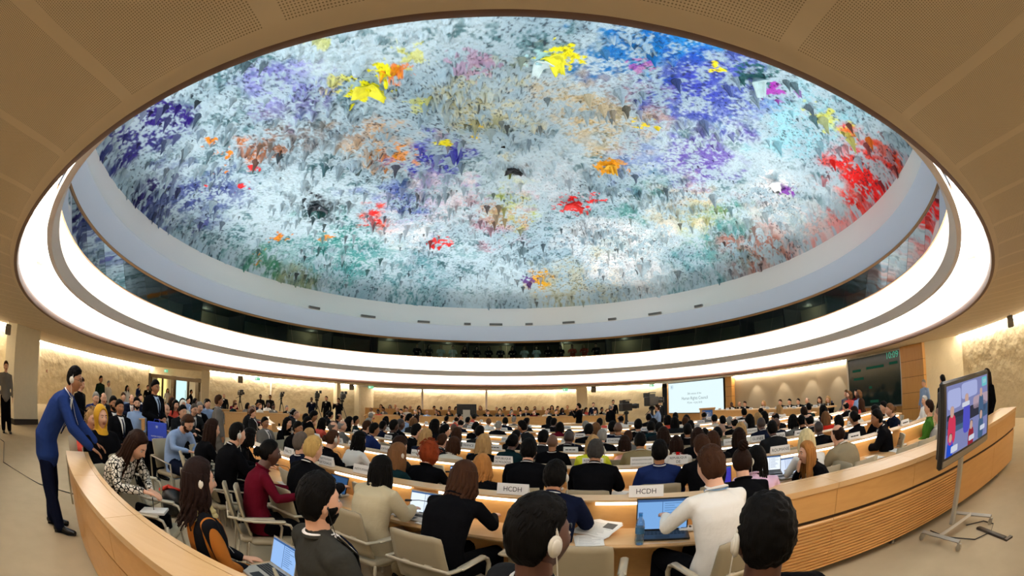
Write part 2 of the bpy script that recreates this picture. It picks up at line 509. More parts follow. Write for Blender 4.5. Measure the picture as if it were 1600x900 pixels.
# --- dome: rough many-coloured plaster relief
PATCH = [(3.42, 7.46, 1.28, 2.28, '2277b8', 0.9), (4.37, 6.56, 0.83, 1.39, '2a86c8', 0.8), (4.86, 8.52, 1.34, 2.0, '3c3fb0', 0.6), (6.34, 8.55, 1.21, 1.83, '4a50b8', 0.6), (6.71, 7.17, 0.49, 0.76, '1c5a58', 0.9), (7.62, 7.35, 0.4, 0.62, 'a848b0', 0.9), (1.36, 8.01, 0.41, 0.69, 'f2ea20', 1.0), (0.87, 8.33, 0.28, 0.47, 'c6eaf2', 1.0), (-4.13, 9.09, 0.5, 0.81, 'e6e21c', 1.0), (-3.43, 8.26, 0.25, 0.41, 'e6e21c', 1.0), (-3.07, 8.48, 0.25, 0.41, 'e8801c', 0.8), (-2.6, 7.79, 0.38, 0.63, 'e6e21c', 0.5), (-4.71, 6.53, 0.34, 0.54, 'e6e21c', 0.4), (-4.93, 8.46, 0.3, 0.49, 'e6e21c', 0.6), (-2.89, 10.27, 0.36, 0.61, 'e6e21c', 0.4), (-2.66, 10.14, 0.24, 0.4, 'e6e21c', 0.4), (-6.5, 8.42, 1.0, 1.54, '8a7fd0', 0.5), (-10.28, 6.62, 1.15, 1.63, '35257c', 0.9), (-11.56, 6.65, 0.83, 1.08, '2c2a70', 0.8), (-13.32, 9.25, 0.98, 0.89, '241c5c', 0.9), (-12.76, 11.03, 1.62, 2.2, '3a3a80', 0.6), (-11.6, 12.0, 1.14, 1.76, '3f4a90', 0.5), (-9.84, 8.98, 0.24, 0.38, 'e88a1e', 0.9), (-9.93, 9.96, 0.25, 0.4, 'e88a1e', 0.9), (-10.52, 10.77, 0.21, 0.34, 'e88a1e', 0.9), (-11.58, 11.24, 0.19, 0.3, 'd83030', 0.9), (-10.59, 12.37, 0.22, 0.37, 'd83030', 0.9), (-9.58, 11.56, 0.21, 0.35, 'd83030', 0.9), (-8.7, 10.77, 0.63, 1.04, 'e0802a', 0.6), (-4.55, 12.67, 1.19, 2.0, 'd9a050', 0.5), (-4.24, 13.21, 0.54, 0.95, 'e8901c', 0.7), (-2.59, 14.01, 1.04, 1.83, '4a44b0', 0.8), (-4.51, 17.07, 1.61, 2.89, '5560b8', 0.6), (-6.18, 17.81, 0.62, 1.16, 'e63a18', 1.0), (-8.46, 15.62, 0.77, 1.37, '20232c', 0.9), (-3.65, 20.9, 0.41, 0.78, 'e03028', 0.9), (-11.07, 17.02, 0.33, 0.53, 'e88a1e', 0.9), (-9.07, 18.36, 0.3, 0.53, 'e88a1e', 0.9), (-12.75, 17.4, 0.33, 0.34, 'e88a1e', 0.9), (-13.24, 13.18, 0.3, 0.35, '3a3a80', 0.8), (-2.36, 12.7, 0.18, 0.33, 'ece01c', 1.0), (-1.07, 11.63, 0.21, 0.38, 'eecb1c', 0.9), (-1.19, 12.41, 0.16, 0.28, 'eecb1c', 0.9), (0.25, 14.69, 0.38, 0.71, '17181c', 1.0), (3.95, 13.92, 0.43, 0.78, 'f0b020', 1.0), (2.97, 17.27, 0.49, 0.95, 'e01a14', 1.0), (3.65, 16.59, 0.34, 0.65, 'e8251c', 0.9), (4.51, 10.82, 0.28, 0.48, 'f0dc20', 1.0), (5.69, 7.32, 0.22, 0.34, 'f0e020', 1.0), (7.27, 12.38, 1.13, 1.88, '6a4ab0', 0.7), (4.83, 12.85, 0.97, 1.65, '7a8ad0', 0.4), (1.9, 24.73, 0.62, 1.0, 'e8a820', 0.9), (1.13, 25.03, 0.35, 0.54, '5a2a80', 0.9), (0.13, 17.89, 1.01, 1.89, 'b9c24a', 0.6), (9.01, 16.9, 0.82, 1.43, 'd8d050', 0.6), (10.69, 16.42, 1.78, 2.84, '2a8a78', 0.6), (6.6, 19.27, 1.98, 3.49, '2a8a78', 0.4), (10.28, 12.04, 0.49, 0.8, 'f4f4f6', 1.0), (10.93, 12.17, 0.28, 0.45, '8a4ab0', 1.0), (10.74, 12.6, 0.2, 0.32, '101014', 1.0), (9.66, 7.45, 0.57, 0.86, 'e0dc30', 0.7), (10.54, 7.36, 0.46, 0.68, 'e0dc30', 0.7), (11.7, 8.24, 1.3, 1.65, 'e03a24', 0.75), (11.61, 6.86, 0.56, 0.61, 'd85030', 0.7), (12.76, 9.0, 1.12, 1.05, 'ea2a14', 0.95), (13.12, 10.28, 0.96, 0.79, 'ea2a14', 0.95), (13.47, 11.89, 0.86, 0.79, 'ea2a14', 0.95), (13.72, 13.22, 0.82, 0.92, 'd85038', 0.7), (12.5, 16.45, 1.95, 2.5, 'd06a58', 0.5), (12.2, 13.55, 1.9, 2.68, 'f2f4f4', 0.6), (7.25, 21.64, 2.18, 3.67, 'f4f6f8', 0.7), (4.55, 20.85, 1.71, 3.11, 'f4f6f8', 0.5), (-12.44, 20.6, 1.33, 1.83, 'c0a040', 0.5), (-12.63, 17.89, 0.97, 1.06, '2f7d4a', 0.6), (-7.86, 19.76, 1.54, 2.7, '2f8a80', 0.5), (-10.69, 19.41, 2.16, 3.32, '2f8a80', 0.35), (-6.03, 24.25, 2.75, 4.3, '4a8a90', 0.45), (4.16, 25.66, 2.44, 3.33, 'c8b050', 0.3), (3.27, 11.14, 1.28, 2.07, 'f0c878', 0.35), (1.46, 9.99, 0.97, 1.55, 'f0c878', 0.3), (-0.72, 11.09, 1.24, 2.01, 'f2e2a0', 0.35), (-6.67, 10.34, 1.33, 2.11, '4a4a50', 0.35), (-7.81, 10.61, 0.94, 1.52, '8a6a50', 0.35), (-2.64, 16.29, 1.11, 2.03, 'f6ecf0', 0.6), (-4.88, 18.81, 1.27, 2.34, 'f6f6f8', 0.6), (9.27, 8.61, 1.36, 2.03, 'a6dce8', 0.6), (-0.95, 8.47, 0.44, 0.75, 'b85a90', 0.4), (3.56, 8.01, 0.27, 0.44, 'c040a0', 0.5), (9.82, 19.32, 2.11, 3.37, '78a8b0', 0.4), (1.74, 15.87, 1.22, 2.19, 'e8eef4', 0.5), (-0.79, 18.78, 1.23, 2.31, 'd890a0', 0.4), (7.55, 16.08, 1.18, 2.09, 'f2dcc0', 0.4)]
def vnoise(x, y, seed):
    xi, yi = np.floor(x).astype(int), np.floor(y).astype(int)
    fx, fy = x - xi, y - yi
    fx, fy = fx * fx * (3 - 2 * fx), fy * fy * (3 - 2 * fy)
    def h(i, j):
        n = (i * 374761393 + j * 668265263 + seed * 2147483647) & 0xffffffff
        n = ((n ^ (n >> 13)) * 1274126177) & 0xffffffff
        return ((n ^ (n >> 16)) & 0xffff) / 65535.0
    return (h(xi, yi) * (1 - fx) + h(xi + 1, yi) * fx) * (1 - fy) + (h(xi, yi + 1) * (1 - fx) + h(xi + 1, yi + 1) * fx) * fy
def fbm(x, y, s, seed, o=4):
    v, a, t = 0, 1.0, 0
    for k in range(o):
        v = v + a * vnoise(x * s + 31.7 * k, y * s - 17.3 * k, seed + k); t += a
        a *= .55; s *= 2.1
    return v / t
def relief(x, y):
    rough = fbm(x, y, .55, 40, 3)
    sp = fbm(x, y, 3.4, 11, 4)
    sp2 = vnoise(x * 9, y * 9, 77)
    amp = np.clip((rough - .35) * 3.2, .12, 1)
    return amp * (np.clip((sp - .55) * 4.5, 0, 1) ** 1.5 * .34 + sp2 ** 3 * .09)
def paint(x, y, h):
    n1 = fbm(x, y, .45, 5, 4); n2 = fbm(x, y, 2.6, 9, 4); n3 = vnoise(x * 13, y * 13, 3); n4 = vnoise(x * 24, y * 24, 8)
    pale = np.array(lin('c2d4dc')[:3]); mid = np.array(lin('7c98a8')[:3]); teal = np.array(lin('3f6a70')[:3]); dark = np.array(lin('1c2b3a')[:3])
    k = np.clip((n1 - .35) * 2.4, 0, 1)[:, None]
    c = pale * (1 - k * .6) + mid * k * .6
    f = (np.clip((n2 * .7 + n3 * .3 - .52) * 9, 0, 1) * np.clip((fbm(x, y, .8, 21, 3) - .3) * 2.6, 0, 1))[:, None]
    c = c * (1 - f * .85) + teal * f * .85
    for (px, py, rx, ry, hx, al) in PATCH:
        col = np.array(lin(hx)[:3])
        small = rx < .6
        d = np.sqrt(((x - px) / (rx * (1.5 if small else 1.15))) ** 2 + ((y - py) / (ry * (.75 if small else 1.0))) ** 2)
        jag = fbm(x + px, y + py, 1.6 / max(.5, rx), 60, 4); al = min(1, al * (1 if rx < .6 else 1.15))
        small = rx < .6
        jag2 = fbm(x - px, y + py, 4.5, 70, 3)
        e = np.clip((.62 - d + (jag2 - .5) * 3.4) * 7.0, 0, 1) * np.clip(2.2 - d, 0, 1) * al if small else np.clip((1.25 - d + (jag - .5) * 2.4) * 1.4, 0, 1) * al
        spk = 1 if small else np.clip((n3 * .35 + n2 * .65 - .40) * 7.5, .08, 1)
        w = (e * spk)[:, None]
        c = c * (1 - w) + col * w
    s = np.clip((n4 * .5 + n3 * .5 - .63) * 9, 0, 1)[:, None] * np.clip((n1 - .3) * 3, .3, 1)[:, None]
    c = c * (1 - s * .85) + dark * s * .85  # dark specks: small relief shadows put into the colour, mixed with dark paint
    lum = c.mean(1, keepdims=True); c = lum + (c - lum) * 1.3
    return np.clip(c * .96, 0, 1)
def domez(r):
    return 7.70 + 3.1 * np.sqrt(np.clip(1 - (r / 13.69) ** 2, 0, 1))
NR, NA = 330, 1300
rg = 13.69 * np.sin(np.pi / 2 * (np.linspace(0.0, 1, NR + 1)[1:]) ** .95)
ag = np.linspace(0, 2 * np.pi, NA, endpoint=False)
RRg, AAg = np.meshgrid(rg, ag, indexing='ij')
X = (CX + RRg * np.cos(AAg)).ravel(); Y = (CY + RRg * np.sin(AAg)).ravel()
Hh = relief(X, Y)
Z = domez(RRg.ravel()) - Hh
pass
co = np.stack([X, Y, Z], 1)
me = bpy.data.meshes.new('painted_ceiling')
nq = (NR - 1) * NA
i, j = np.meshgrid(np.arange(NR - 1), np.arange(NA), indexing='ij'); j2 = (j + 1) % NA
quads = np.stack([i * NA + j, i * NA + j2, (i + 1) * NA + j2, (i + 1) * NA + j], -1).reshape(-1, 4)
me.vertices.add(len(co)); me.vertices.foreach_set('co', co.ravel())
me.loops.add(nq * 4); me.loops.foreach_set('vertex_index', quads.ravel().astype(np.int32))
me.polygons.add(nq); me.polygons.foreach_set('loop_start', np.arange(0, nq * 4, 4, dtype=np.int32))
me.polygons.foreach_set('use_smooth', np.ones(nq, bool))
me.update(calc_edges=True); me.validate()
def set_paint(me, cols):
    at = me.color_attributes.new('pigment', 'FLOAT_COLOR', 'POINT')
    at.data.foreach_set('color', np.concatenate([cols, np.ones((len(cols), 1))], 1).astype(np.float32).ravel())
set_paint(me, paint(X, Y, Hh))
mp_ = bpy.data.materials.new('coloured_rough_plaster'); mp_.use_nodes = True
nt = mp_.node_tree; b = nt.nodes['Principled BSDF']; b.inputs['Roughness'].default_value = .8
at = nt.nodes.new('ShaderNodeAttribute'); at.attribute_name = 'pigment'
nt.links.new(at.outputs['Color'], b.inputs['Base Color'])
tc = nt.nodes.new('ShaderNodeTexCoord'); n = nt.nodes.new('ShaderNodeTexNoise'); n.inputs['Scale'].default_value = 7; n.inputs['Detail'].default_value = 8
bp = nt.nodes.new('ShaderNodeBump'); bp.inputs['Strength'].default_value = .9; bp.inputs['Distance'].default_value = .12
nt.links.new(tc.outputs['Object'], n.inputs['Vector']); nt.links.new(n.outputs['Fac'], bp.inputs['Height']); nt.links.new(bp.outputs[0], b.inputs['Normal'])
me.materials.append(mp_)
dome = bpy.data.objects.new('plaster_ceiling', me); COL.objects.link(dome)
tag(dome, 'domed ceiling of rough plaster spattered pale blue with many bright colours', 'ceiling', kind='structure')
# hanging plaster drips
rs = np.random.RandomState(4)
V, F = [], []
spots = []
while len(spots) < 2300:
    if rs.rand() < .22:
        a = rs.rand() * 2 * np.pi; r_ = 13.3 + rs.rand() * .36
    else:
        a = rs.rand() * 2 * np.pi; r_ = 13.5 * math.sqrt(rs.rand())
    x, y = CX + r_ * math.cos(a), CY + r_ * math.sin(a)
    dens = float(fbm(np.array([x]), np.array([y]), .4, 90, 2)[0])
    if dens < .50 and rs.rand() < .85: continue
    spots.append((x, y, r_))
sp = np.array(spots)
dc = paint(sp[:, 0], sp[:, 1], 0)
cols = []
for q, (x, y, r_) in enumerate(spots):
    L = .12 + .5 * rs.rand() ** 3.2
    if r_ > 13.2: L *= .8
    w = L * (.16 + .14 * rs.rand()) + .02
    z0 = float(domez(r_)) + .02
    n0 = len(V); k6 = 6
    tw = rs.rand() * 6
    for (f, ww) in ((0, 1.25), (.3, .62), (.65, .33)):
        for k in range(k6):
            th = 2 * math.pi * k / k6 + tw
            jit = .8 + .4 * rs.rand()
            V.append((x + w * ww * jit * math.cos(th), y + w * ww * jit * math.sin(th), z0 - L * f))
    V.append((x + (rs.rand() - .5) * w * .4, y + (rs.rand() - .5) * w * .4, z0 - L))
    for i_ in range(2):
        for k in range(k6):
            k2 = (k + 1) % k6
            F.append((n0 + i_ * 6 + k, n0 + i_ * 6 + k2, n0 + i_ * 6 + 6 + k2, n0 + i_ * 6 + 6 + k))
    for k in range(k6):
        F.append((n0 + 12 + k, n0 + 12 + (k + 1) % k6, n0 + 18))
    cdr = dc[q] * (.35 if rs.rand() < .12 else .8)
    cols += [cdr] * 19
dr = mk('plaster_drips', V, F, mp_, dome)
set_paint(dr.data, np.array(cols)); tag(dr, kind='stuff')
# folded flaps of plaster hanging from the relief: plain bent sheets
for (x, y, s_, hx, rz) in [(-4.0, 9.0, .75, 'e4df30', .5), (1.25, 8.2, .6, 'f2ea30', 1.2), (.85, 8.45, .5, 'cfe8ee', 2.0), (.2, 14.6, .5, '1a1b20', .3), (3.95, 13.9, .5, 'f0b428', 1.0),
                           (2.9, 17.2, .7, 'e02018', .2), (10.3, 12.1, .6, 'f2f2f4', .8), (10.9, 12.3, .35, '8a4ab0', .2), (6.9, 7.3, .6, 'a8c4c8', 1.1), (-8.4, 15.6, .7, '3a4048', .4)]:
    z0 = float(domez(math.hypot(x - CX, y - CY))) - .02
    V, F = [], []
    n_ = 7
    for i_ in range(n_):
        for k in range(n_):
            u_, v_ = i_ / (n_ - 1) - .5, k / (n_ - 1) - .5
            zz = -(.9 * abs(u_) ** 1.2 + .5 * v_ * v_ + .25 * noise.noise(Vector((u_ * 3 + x, v_ * 3 + y, 1)))) * s_ - .02
            xx, yy = u_ * s_ * 1.3, (v_ * (1 - .6 * (u_ + .5))) * s_
            V.append((x + xx * math.cos(rz) - yy * math.sin(rz), y + xx * math.sin(rz) + yy * math.cos(rz), z0 + zz))
    for i_ in range(n_ - 1):
        for k in range(n_ - 1):
            F.append((i_ * n_ + k, i_ * n_ + k + 1, (i_ + 1) * n_ + k + 1, (i_ + 1) * n_ + k))
    o = mk('plaster_flap', V, F, mat('pigment_' + hx, hx, .7, bump=(9, .6, .05), var=.3, vscale=5), dome)
    sm = o.modifiers.new('thickness', 'SOLIDIFY'); sm.thickness = .03
# air vents and sockets in the upper wall
def on_wall(az_c, r_, z):
    return (CX + r_ * math.cos(az_c), CY + r_ * math.sin(az_c), z)
for (x_, wv_) in [(-5.2, .75), (-2.6, .4), (-.85, .8), (1.2, .45), (3.6, .75), (6.1, .5), (8.3, .8), (10.2, .5), (-8.2, .9), (-10.6, .7)]:
    a = math.acos((x_ - CX) / 12.97)
    g = G(); Mx = Matrix.Translation(on_wall(a, 12.93, 6.62)) @ Matrix.Rotation(a - math.pi / 2, 4, 'Z')
    g.box(-wv_ / 2, wv_ / 2, -.03, .12, -.06, .06, M=Mx)
    nb = int(wv_ / .04)
    for k in range(nb):
        g.box(-wv_ / 2 + .04 * k + .01, -wv_ / 2 + .04 * k + .022, -.045, -.03, -.05, .05, 1, M=Mx)
    o = g.obj('air_vent', [mat('vent_grey', '8d8b86', .6), mat('vent_dark', '4a4844', .6)], smooth=False)
    tag(o, 'narrow grey air vent set in the cream wall under the coloured dome', 'vent', 'air vents under the dome')
# white railing of thin bars on the upper wall, far left
# small spotlights along the gallery sill
g = None
for k in range(40):
    a = R(62 + 56 * k / 39)
    q = G(); c_ = on_wall(a, 12.31, 4.40)
    q.ell(c_, (.022, .022, .02), 8)
    o = q.obj('sill_spotlight', emis('sill_led', (1, .95, .85), 22))
    tag(o, 'tiny glowing spotlight under the glass gallery sill', 'spotlight', 'spotlights along the gallery sill')
for k in range(40):
    a = R(55 + 80 * k / 39)
    q = G(); q.ell(on_wall(a, 13.6, 5.60), (.018, .018, .015), 8)
    o = q.obj('gallery_downlight', emis('gallery_led', (1, .95, .85), 30))
    tag(o, 'tiny ceiling light inside the glass gallery', 'ceiling light', 'ceiling lights in the gallery')
for a in (200, 216, 330, 345, 168, 12, 75, 90, 105, 120, 60, 140):
    c_ = on_wall(R(a), 14.9, 5.45)
    lamp('booth_lamp', 'POINT', c_, 9, (1, .88, .68), shadow_soft_size=.1)

# ---------------------------------------------------------------- outer walls
def wall(name, pts, m_, z1=2.75, th=.2, z0=0, **kw):
    return struct(sweep(name, pts, [(0, z0), (0, z1), (th, z1), (th, z0)], m_, smooth=False))
WL = [(-17.2, 4.6), (-20.4, 8.87), (-21.8, 13.67), (-23.5, 19.8)]
WL0 = [(-13.0, -3.0), (-14.4, 0.5), (-14.9, 4.4), (-14.6, 5.4)]
def cove(name, pts, off=.12):
    st = sweep('wall_light_strip', pts, [(-.03, 2.70), (-.03, 2.745), (-off, 2.745), (-off, 2.70)], emis('wall_lamp', (1.0, .89, .72), WALL_POWER))
    tag(st, name, 'light strip'); return st
wall('wall_left', list(reversed(WL)), M_PLASTER, th=-.2)
wall('wall_near_left', list(reversed(WL0)), M_PLASTER, th=-.2)
wall('wall_niche', [(-17.2, 4.6), (-14.75, 5.5)], M_PLASTER, th=.15)
cove('warm light strip along the top of the left plaster wall', WL)
cove('warm light strip above the man in grey at far left', WL0[1:])
WF1 = [(-16.2, 18.5), (-14.6, 22.7), (-10.15, 27.3)]
wall('wall_front_left', list(reversed(WF1)), M_PLASTER, th=-.2); cove('warm light strip above the video cameras', WF1)
WR = [(-10.0, 27.4), (-9.8, 29.6), (-6, 31.2), (-1, 31.7), (3.2, 31.0), (4.9, 29.6), (4.8, 28.9)]
wall('wall_gallery_back', list(reversed(WR)), M_PLASTER, th=-.2); cove('warm light strip over the back stand', WR[1:6])
WF2 = [(4.75, 28.8), (7.6, 28.4), (10.15, 27.2)]
wall('wall_front_right', list(reversed(WF2)), M_PLASTER, th=-.2); cove('warm light strip left of the projection screen', WF2)
WPAN = [(12.45, 21.8), (13.6, 19.0), (14.4, 16.0), (14.6, 13.3)]
wall('wall_podium', list(reversed(WPAN)), M_PANELW, th=-.2); cove('light strip above the podium wall', WPAN, .10)
WRT = [(13.9, 8.75), (15.1, 7.4), (13.9, 5.0), (12.75, 2.6), (11.4, 0.0), (10.5, -3.0)]
wall('wall_right', list(reversed(WRT)), M_PLASTER, th=-.2); cove('warm light strip along the top of the right plaster wall', WRT[1:])
wall('wall_behind', [(10.5, -3), (-13, -3)], M_PLASTER, th=-.2); cove('warm light strip along the wall behind the hall', [(10.4, -2.9), (-12.9, -2.9)])
# light slot ledge in front of the strips
# pillars
def pillar(name, x, y, w, d, rz, m_=M_PILLAR, base=True):
    g = G(); Mx = Matrix.Translation((x, y, 0)) @ Matrix.Rotation(rz, 4, 'Z')
    g.box(-w / 2, w / 2, -d / 2, d / 2, 0, 2.75, M=Mx)
    if base: g.box(-w / 2 - .01, w / 2 + .01, -d / 2 - .01, d / 2 + .01, 0, .16, 1, M=Mx)
    return struct(g.obj(name, [m_, mat('dark_skirting', '2a2018', .6)], smooth=False))
pillar('column_left', -13.75, 5.15, 1.3, .6, R(-70))
pillar('column_door', -16.35, 18.4, .5, .5, R(40))
pillar('column_front', -10.15, 27.2, .35, .35, 0, base=False)
pillar('column_front_left', -11.2, 25.9, .95, .25, R(-46))
pillar('column_recess', 4.85, 28.7, .7, .4, 0)
for i_, (x, y) in enumerate(((-5.9, 28.4), (-1.6, 29.0))):
    g = G(); g.cyl((x, y, 0), (x, y, 2.75), .07); struct(g.obj('column_slim_%d' % (i_ + 1), M_CREAM))
g = G(); g.box(-.14, .14, 0, .02, .0, 1.25, M=Matrix.Translation((-13.5, 4.83, 0)) @ Matrix.Rotation(R(20), 4, 'Z'))
struct(sweep('trim_header', [(-10.1, 27.0), (-5.9, 28.3), (-1.6, 28.9), (4.5, 28.6)], [(0, 2.62), (0, 2.75), (.15, 2.75), (.15, 2.62)], M_CREAM, smooth=False))

dg_ = bpy.data.materials.new('door_glass'); dg_.use_nodes = True
nt = dg_.node_tree; nt.nodes.clear()
o_ = nt.nodes.new('ShaderNodeOutputMaterial'); t_ = nt.nodes.new('ShaderNodeBsdfTransparent'); g_ = nt.nodes.new('ShaderNodeBsdfGlossy'); mxs = nt.nodes.new('ShaderNodeMixShader')
t_.inputs[0].default_value = (.93, .95, .94, 1); g_.inputs['Roughness'].default_value = .05; mxs.inputs[0].default_value = .06
nt.links.new(t_.outputs[0], mxs.inputs[1]); nt.links.new(g_.outputs[0], mxs.inputs[2]); nt.links.new(mxs.outputs[0], o_.inputs[0])
# entrance doors of glass in a bronze frame, lobby behind
DA, DB = Vector((-23.3, 19.9)), Vector((-16.6, 19.9))
wall('wall_entrance', [(DA.x - .3, DA.y), (DB.x + 1.0, DB.y)], M_PLASTER, z0=2.30, th=.2)
fr_ = mat('dark_bronze', '4a3a22', .35, .6)
L_ = DB.x - DA.x
for k in range(5):
    x0 = DA.x + L_ * k / 5; x1 = DA.x + L_ * (k + 1) / 5
    d = empty('door_%d' % (k + 1), (x0, DA.y, 0)); struct(d)
    g = G(); w = x1 - x0
    g.box(0, .07, -.04, .04, 0, 2.28); g.box(w - .07, w, -.04, .04, 0, 2.28); g.box(.07, w - .07, -.04, .04, 2.05, 2.28); g.box(.07, w - .07, -.04, .04, 0, .12)
    g.obj('door_frame', fr_, d, False)
    g = G(); g.box(.07, w - .07, -.006, .006, .12, 2.05); g.obj('pane', dg_, d, False)
    g = G(); g.tube([(w - .16, -.09, .8), (w - .16, -.09, 1.5)], [.018] * 2, seg=8); g.obj('door_handle', M_STEEL, d)
LB = [(-26.5, 20.1), (-33.5, 24.5), (-33.5, 28), (-14, 28), (-14.6, 22.8)]
wall('wall_lobby', list(reversed(LB)), M_CREAM, th=-.15)
for i_, x in enumerate((-31.5, -28.6, -24.6)):
    g = G(); g.box(x, x + 1.3, 27.8, 27.9, .3, 2.3)
    tag(g.obj('lobby_window', emis('lobby_glow_%d' % i_, ['f6e08a', 'bfe6ea', 'f2d890'][i_], 1.6), smooth=False), ['tall yellow lit window in the lobby', 'tall bluish lit window in the lobby', 'tall pale lit window in the lobby'][i_], 'window', kind='structure')
for px_ in (-29.5, -26, -23):
    g = G(); g.box(px_, px_ + .35, 24.6, 24.9, 0, 2.75); struct(g.obj('column_lobby', mat('dark_bronze_panel', '3a2c1c', .5), smooth=False))
lamp('lobby_lamp', 'AREA', (-24.5, 23.5, 2.7), 260, (1, .85, .6), target=(-24.5, 23.5, 0), shape='RECTANGLE', size=4, size_y=1)

# projection screen with writing and emblem
def quad_frame(p, q, z0, z1):
    """matrix with x from p to q, facing the room side (local -y), origin at bottom left"""
    p, q = Vector((p[0], p[1], z0)), Vector((q[0], q[1], z0))
    ux = (q - p).normalized(); uz = Vector((0, 0, 1)); uy = uz.cross(ux)
    M_ = Matrix.Identity(4)
    for i_ in range(3):
        M_[i_][0], M_[i_][1], M_[i_][2], M_[i_][3] = ux[i_], uy[i_], uz[i_], p[i_]
    return M_, (q - p).length, z1 - z0
def emblem(g, cx_, cz, r_, m_, y=-.012):
    """round map disc with rings and meridians between two curved olive branches"""
    def ring(rad, w):
        n_ = 28; V, F = [], []
        for i_ in range(n_):
            t = 2 * math.pi * i_ / n_
            V += [(cx_ + (rad - w) * math.cos(t), y, cz + (rad - w) * math.sin(t)), (cx_ + (rad + w) * math.cos(t), y, cz + (rad + w) * math.sin(t))]
        for i_ in range(n_):
            j_ = (i_ + 1) % n_; F.append((2 * i_, 2 * i_ + 1, 2 * j_ + 1, 2 * j_))
        g.add(V, F, m_)
    for f in (.62, .42, .22): ring(r_ * f, r_ * .025)
    for k in range(4):
        t = math.pi * k / 4; c, s_ = math.cos(t), math.sin(t); w = r_ * .02; L = r_ * .62
        g.add([(cx_ - L * c - w * s_, y, cz - L * s_ + w * c), (cx_ - L * c + w * s_, y, cz - L * s_ - w * c), (cx_ + L * c + w * s_, y, cz + L * s_ - w * c), (cx_ + L * c - w * s_, y, cz + L * s_ + w * c)], [(0, 1, 2, 3)], m_)
    rs_ = random.Random(3)
    for k in range(9):   # land masses
        t, d_ = rs_.random() * 6.28, rs_.random() * r_ * .42
        a_, b_ = r_ * (.08 + .08 * rs_.random()), r_ * (.06 + .05 * rs_.random())
        V = [(cx_ + d_ * math.cos(t) + a_ * math.cos(q_) , y - .001, cz + d_ * math.sin(t) + b_ * math.sin(q_)) for q_ in [6.28 * i_ / 7 for i_ in range(7)]]
        g.add(V, [tuple(range(7))], m_)
    for sd in (-1, 1):   # branches
        for k in range(9):
            t = R(-80 + 15 * k) ; rad = r_ * .86
            lx, lz = rad * math.cos(t) * sd, rad * math.sin(t)
            for q_ in (-1, 1):
                dx_, dz_ = math.cos(t + .9 * q_ + 1.2) * sd * r_ * .13, math.sin(t + .9 * q_ + 1.2) * r_ * .13
                nx, nz = -dz_ * .3, dx_ * .3
                g.add([(cx_ + lx, y, cz + lz), (cx_ + lx + dx_ * .5 + nx, y, cz + lz + dz_ * .5 + nz), (cx_ + lx + dx_, y, cz + lz + dz_), (cx_ + lx + dx_ * .5 - nx, y, cz + lz + dz_ * .5 - nz)], [(0, 1, 2, 3)], m_)
Mx, W, Hq = quad_frame((10.45, 26.73), (12.06, 21.9), .78, 2.70)
scr = empty('projection_screen', (0, 0, 0)); scr.matrix_world = Mx
tag(scr, 'large bright projection screen with grey title writing and emblem', 'screen')
g = G(); g.box(-.04, W + .04, 0, .08, -.04, Hq + .04); g.obj('screen_frame', M_BLACKP, scr, False)
g = G(); g.box(0, W, -.012, -.002, 0, Hq)
g.obj('projected_page', emis('projected_light', 'e2f6f8', 1.0), scr, False)
g = G()
for t_, sz, x_, z_ in (('38th session of the', .17, W * .5, Hq * .62), ('Human Rights Council', .27, W * .5, Hq * .47), ('18 June - 6 July 2018', .17, W * .5, Hq * .33)):
    V, F = text_geo(t_, sz, x_, z_); g.add([(v[0], -.016, v[2]) for v in V], F, 0)
emblem(g, W * .07, Hq * .88, .19, 1, -.016)
g.obj('lettering', [emis('slide_grey', '8a9aa2', .7), emis('slide_blue', '9fc0dc', .8)], scr, False)
# side walls round the screen
struct(sweep('wall_screen', [(12.3, 21.75), (10.3, 26.9)], [(-.12, 0), (-.12, 2.75), (-.3, 2.75), (-.3, 0)], M_WOOD, smooth=False))
# wooden columns with panel joints
def woodcol(name, x, y, w, d, rz):
    g = G(); Mx = Matrix.Translation((x, y, 0)) @ Matrix.Rotation(rz, 4, 'Z')
    n_ = 5
    for k in range(n_):
        g.box(-w / 2, w / 2, -d / 2, d / 2, 2.75 * k / n_ + .006, 2.75 * (k + 1) / n_ - .006, M=Mx)
    g.box(-w / 2 + .01, w / 2 - .01, -d / 2 + .01, d / 2 - .01, 0, 2.75, 1, M=Mx)
    return struct(g.obj(name, [M_WOODC, M_GROOVE], smooth=False))
woodcol('column_wood', 13.9, 9.25, 1.15, .35, R(-88))
woodcol('column_podium', 12.35, 21.6, .5, .3, R(-70))
# dark wall display
Mx, W, Hq = quad_frame((14.03, 13.25), (13.9, 9.98), .72, 2.68)
dsp = empty('wall_display'); dsp.matrix_world = Mx
tag(dsp, 'large dark wall display with faint green lines beside the wooden column', 'screen')
g = G(); g.box(-.1, 0, -.03, .15, -.06, Hq + .06); g.box(W, W + .1, -.03, .15, -.06, Hq + .06); g.box(0, W, -.03, .15, Hq, Hq + .06); g.box(0, W, -.03, .15, -.06, 0)
g.obj('screen_frame', M_STEEL, dsp, False)
g = G(); g.box(0, W, .0, .1, 0, Hq); g.obj('display_panel', mat('dim_panel', '0d1412', .12, emit='1c2a24', estr=.25), dsp, False)
g = G()
V, F = text_geo('10:09', .34, W * .86, Hq * .93); g.add([(v[0], -.006, v[2]) for v in V], F, 0)
for (u0, v0, u1) in ((.08, .72, .25), (.36, .74, .7), (.8, .76, .95), (.1, .08, .28), (.42, .07, .58), (.1, .55, .3), (.4, .35, .46)):
    g.box(W * u0, W * u1, -.006, -.002, Hq * v0, Hq * v0 + .10, 1)
g.obj('lettering', [emis('clock_green', '4fae8c', .8), emis('faint_green', '1f4a36', .6)], dsp, False)
wall('wall_display_side', [(13.9, 8.8), (14.6, 13.4)], M_WOOD, th=-.2)
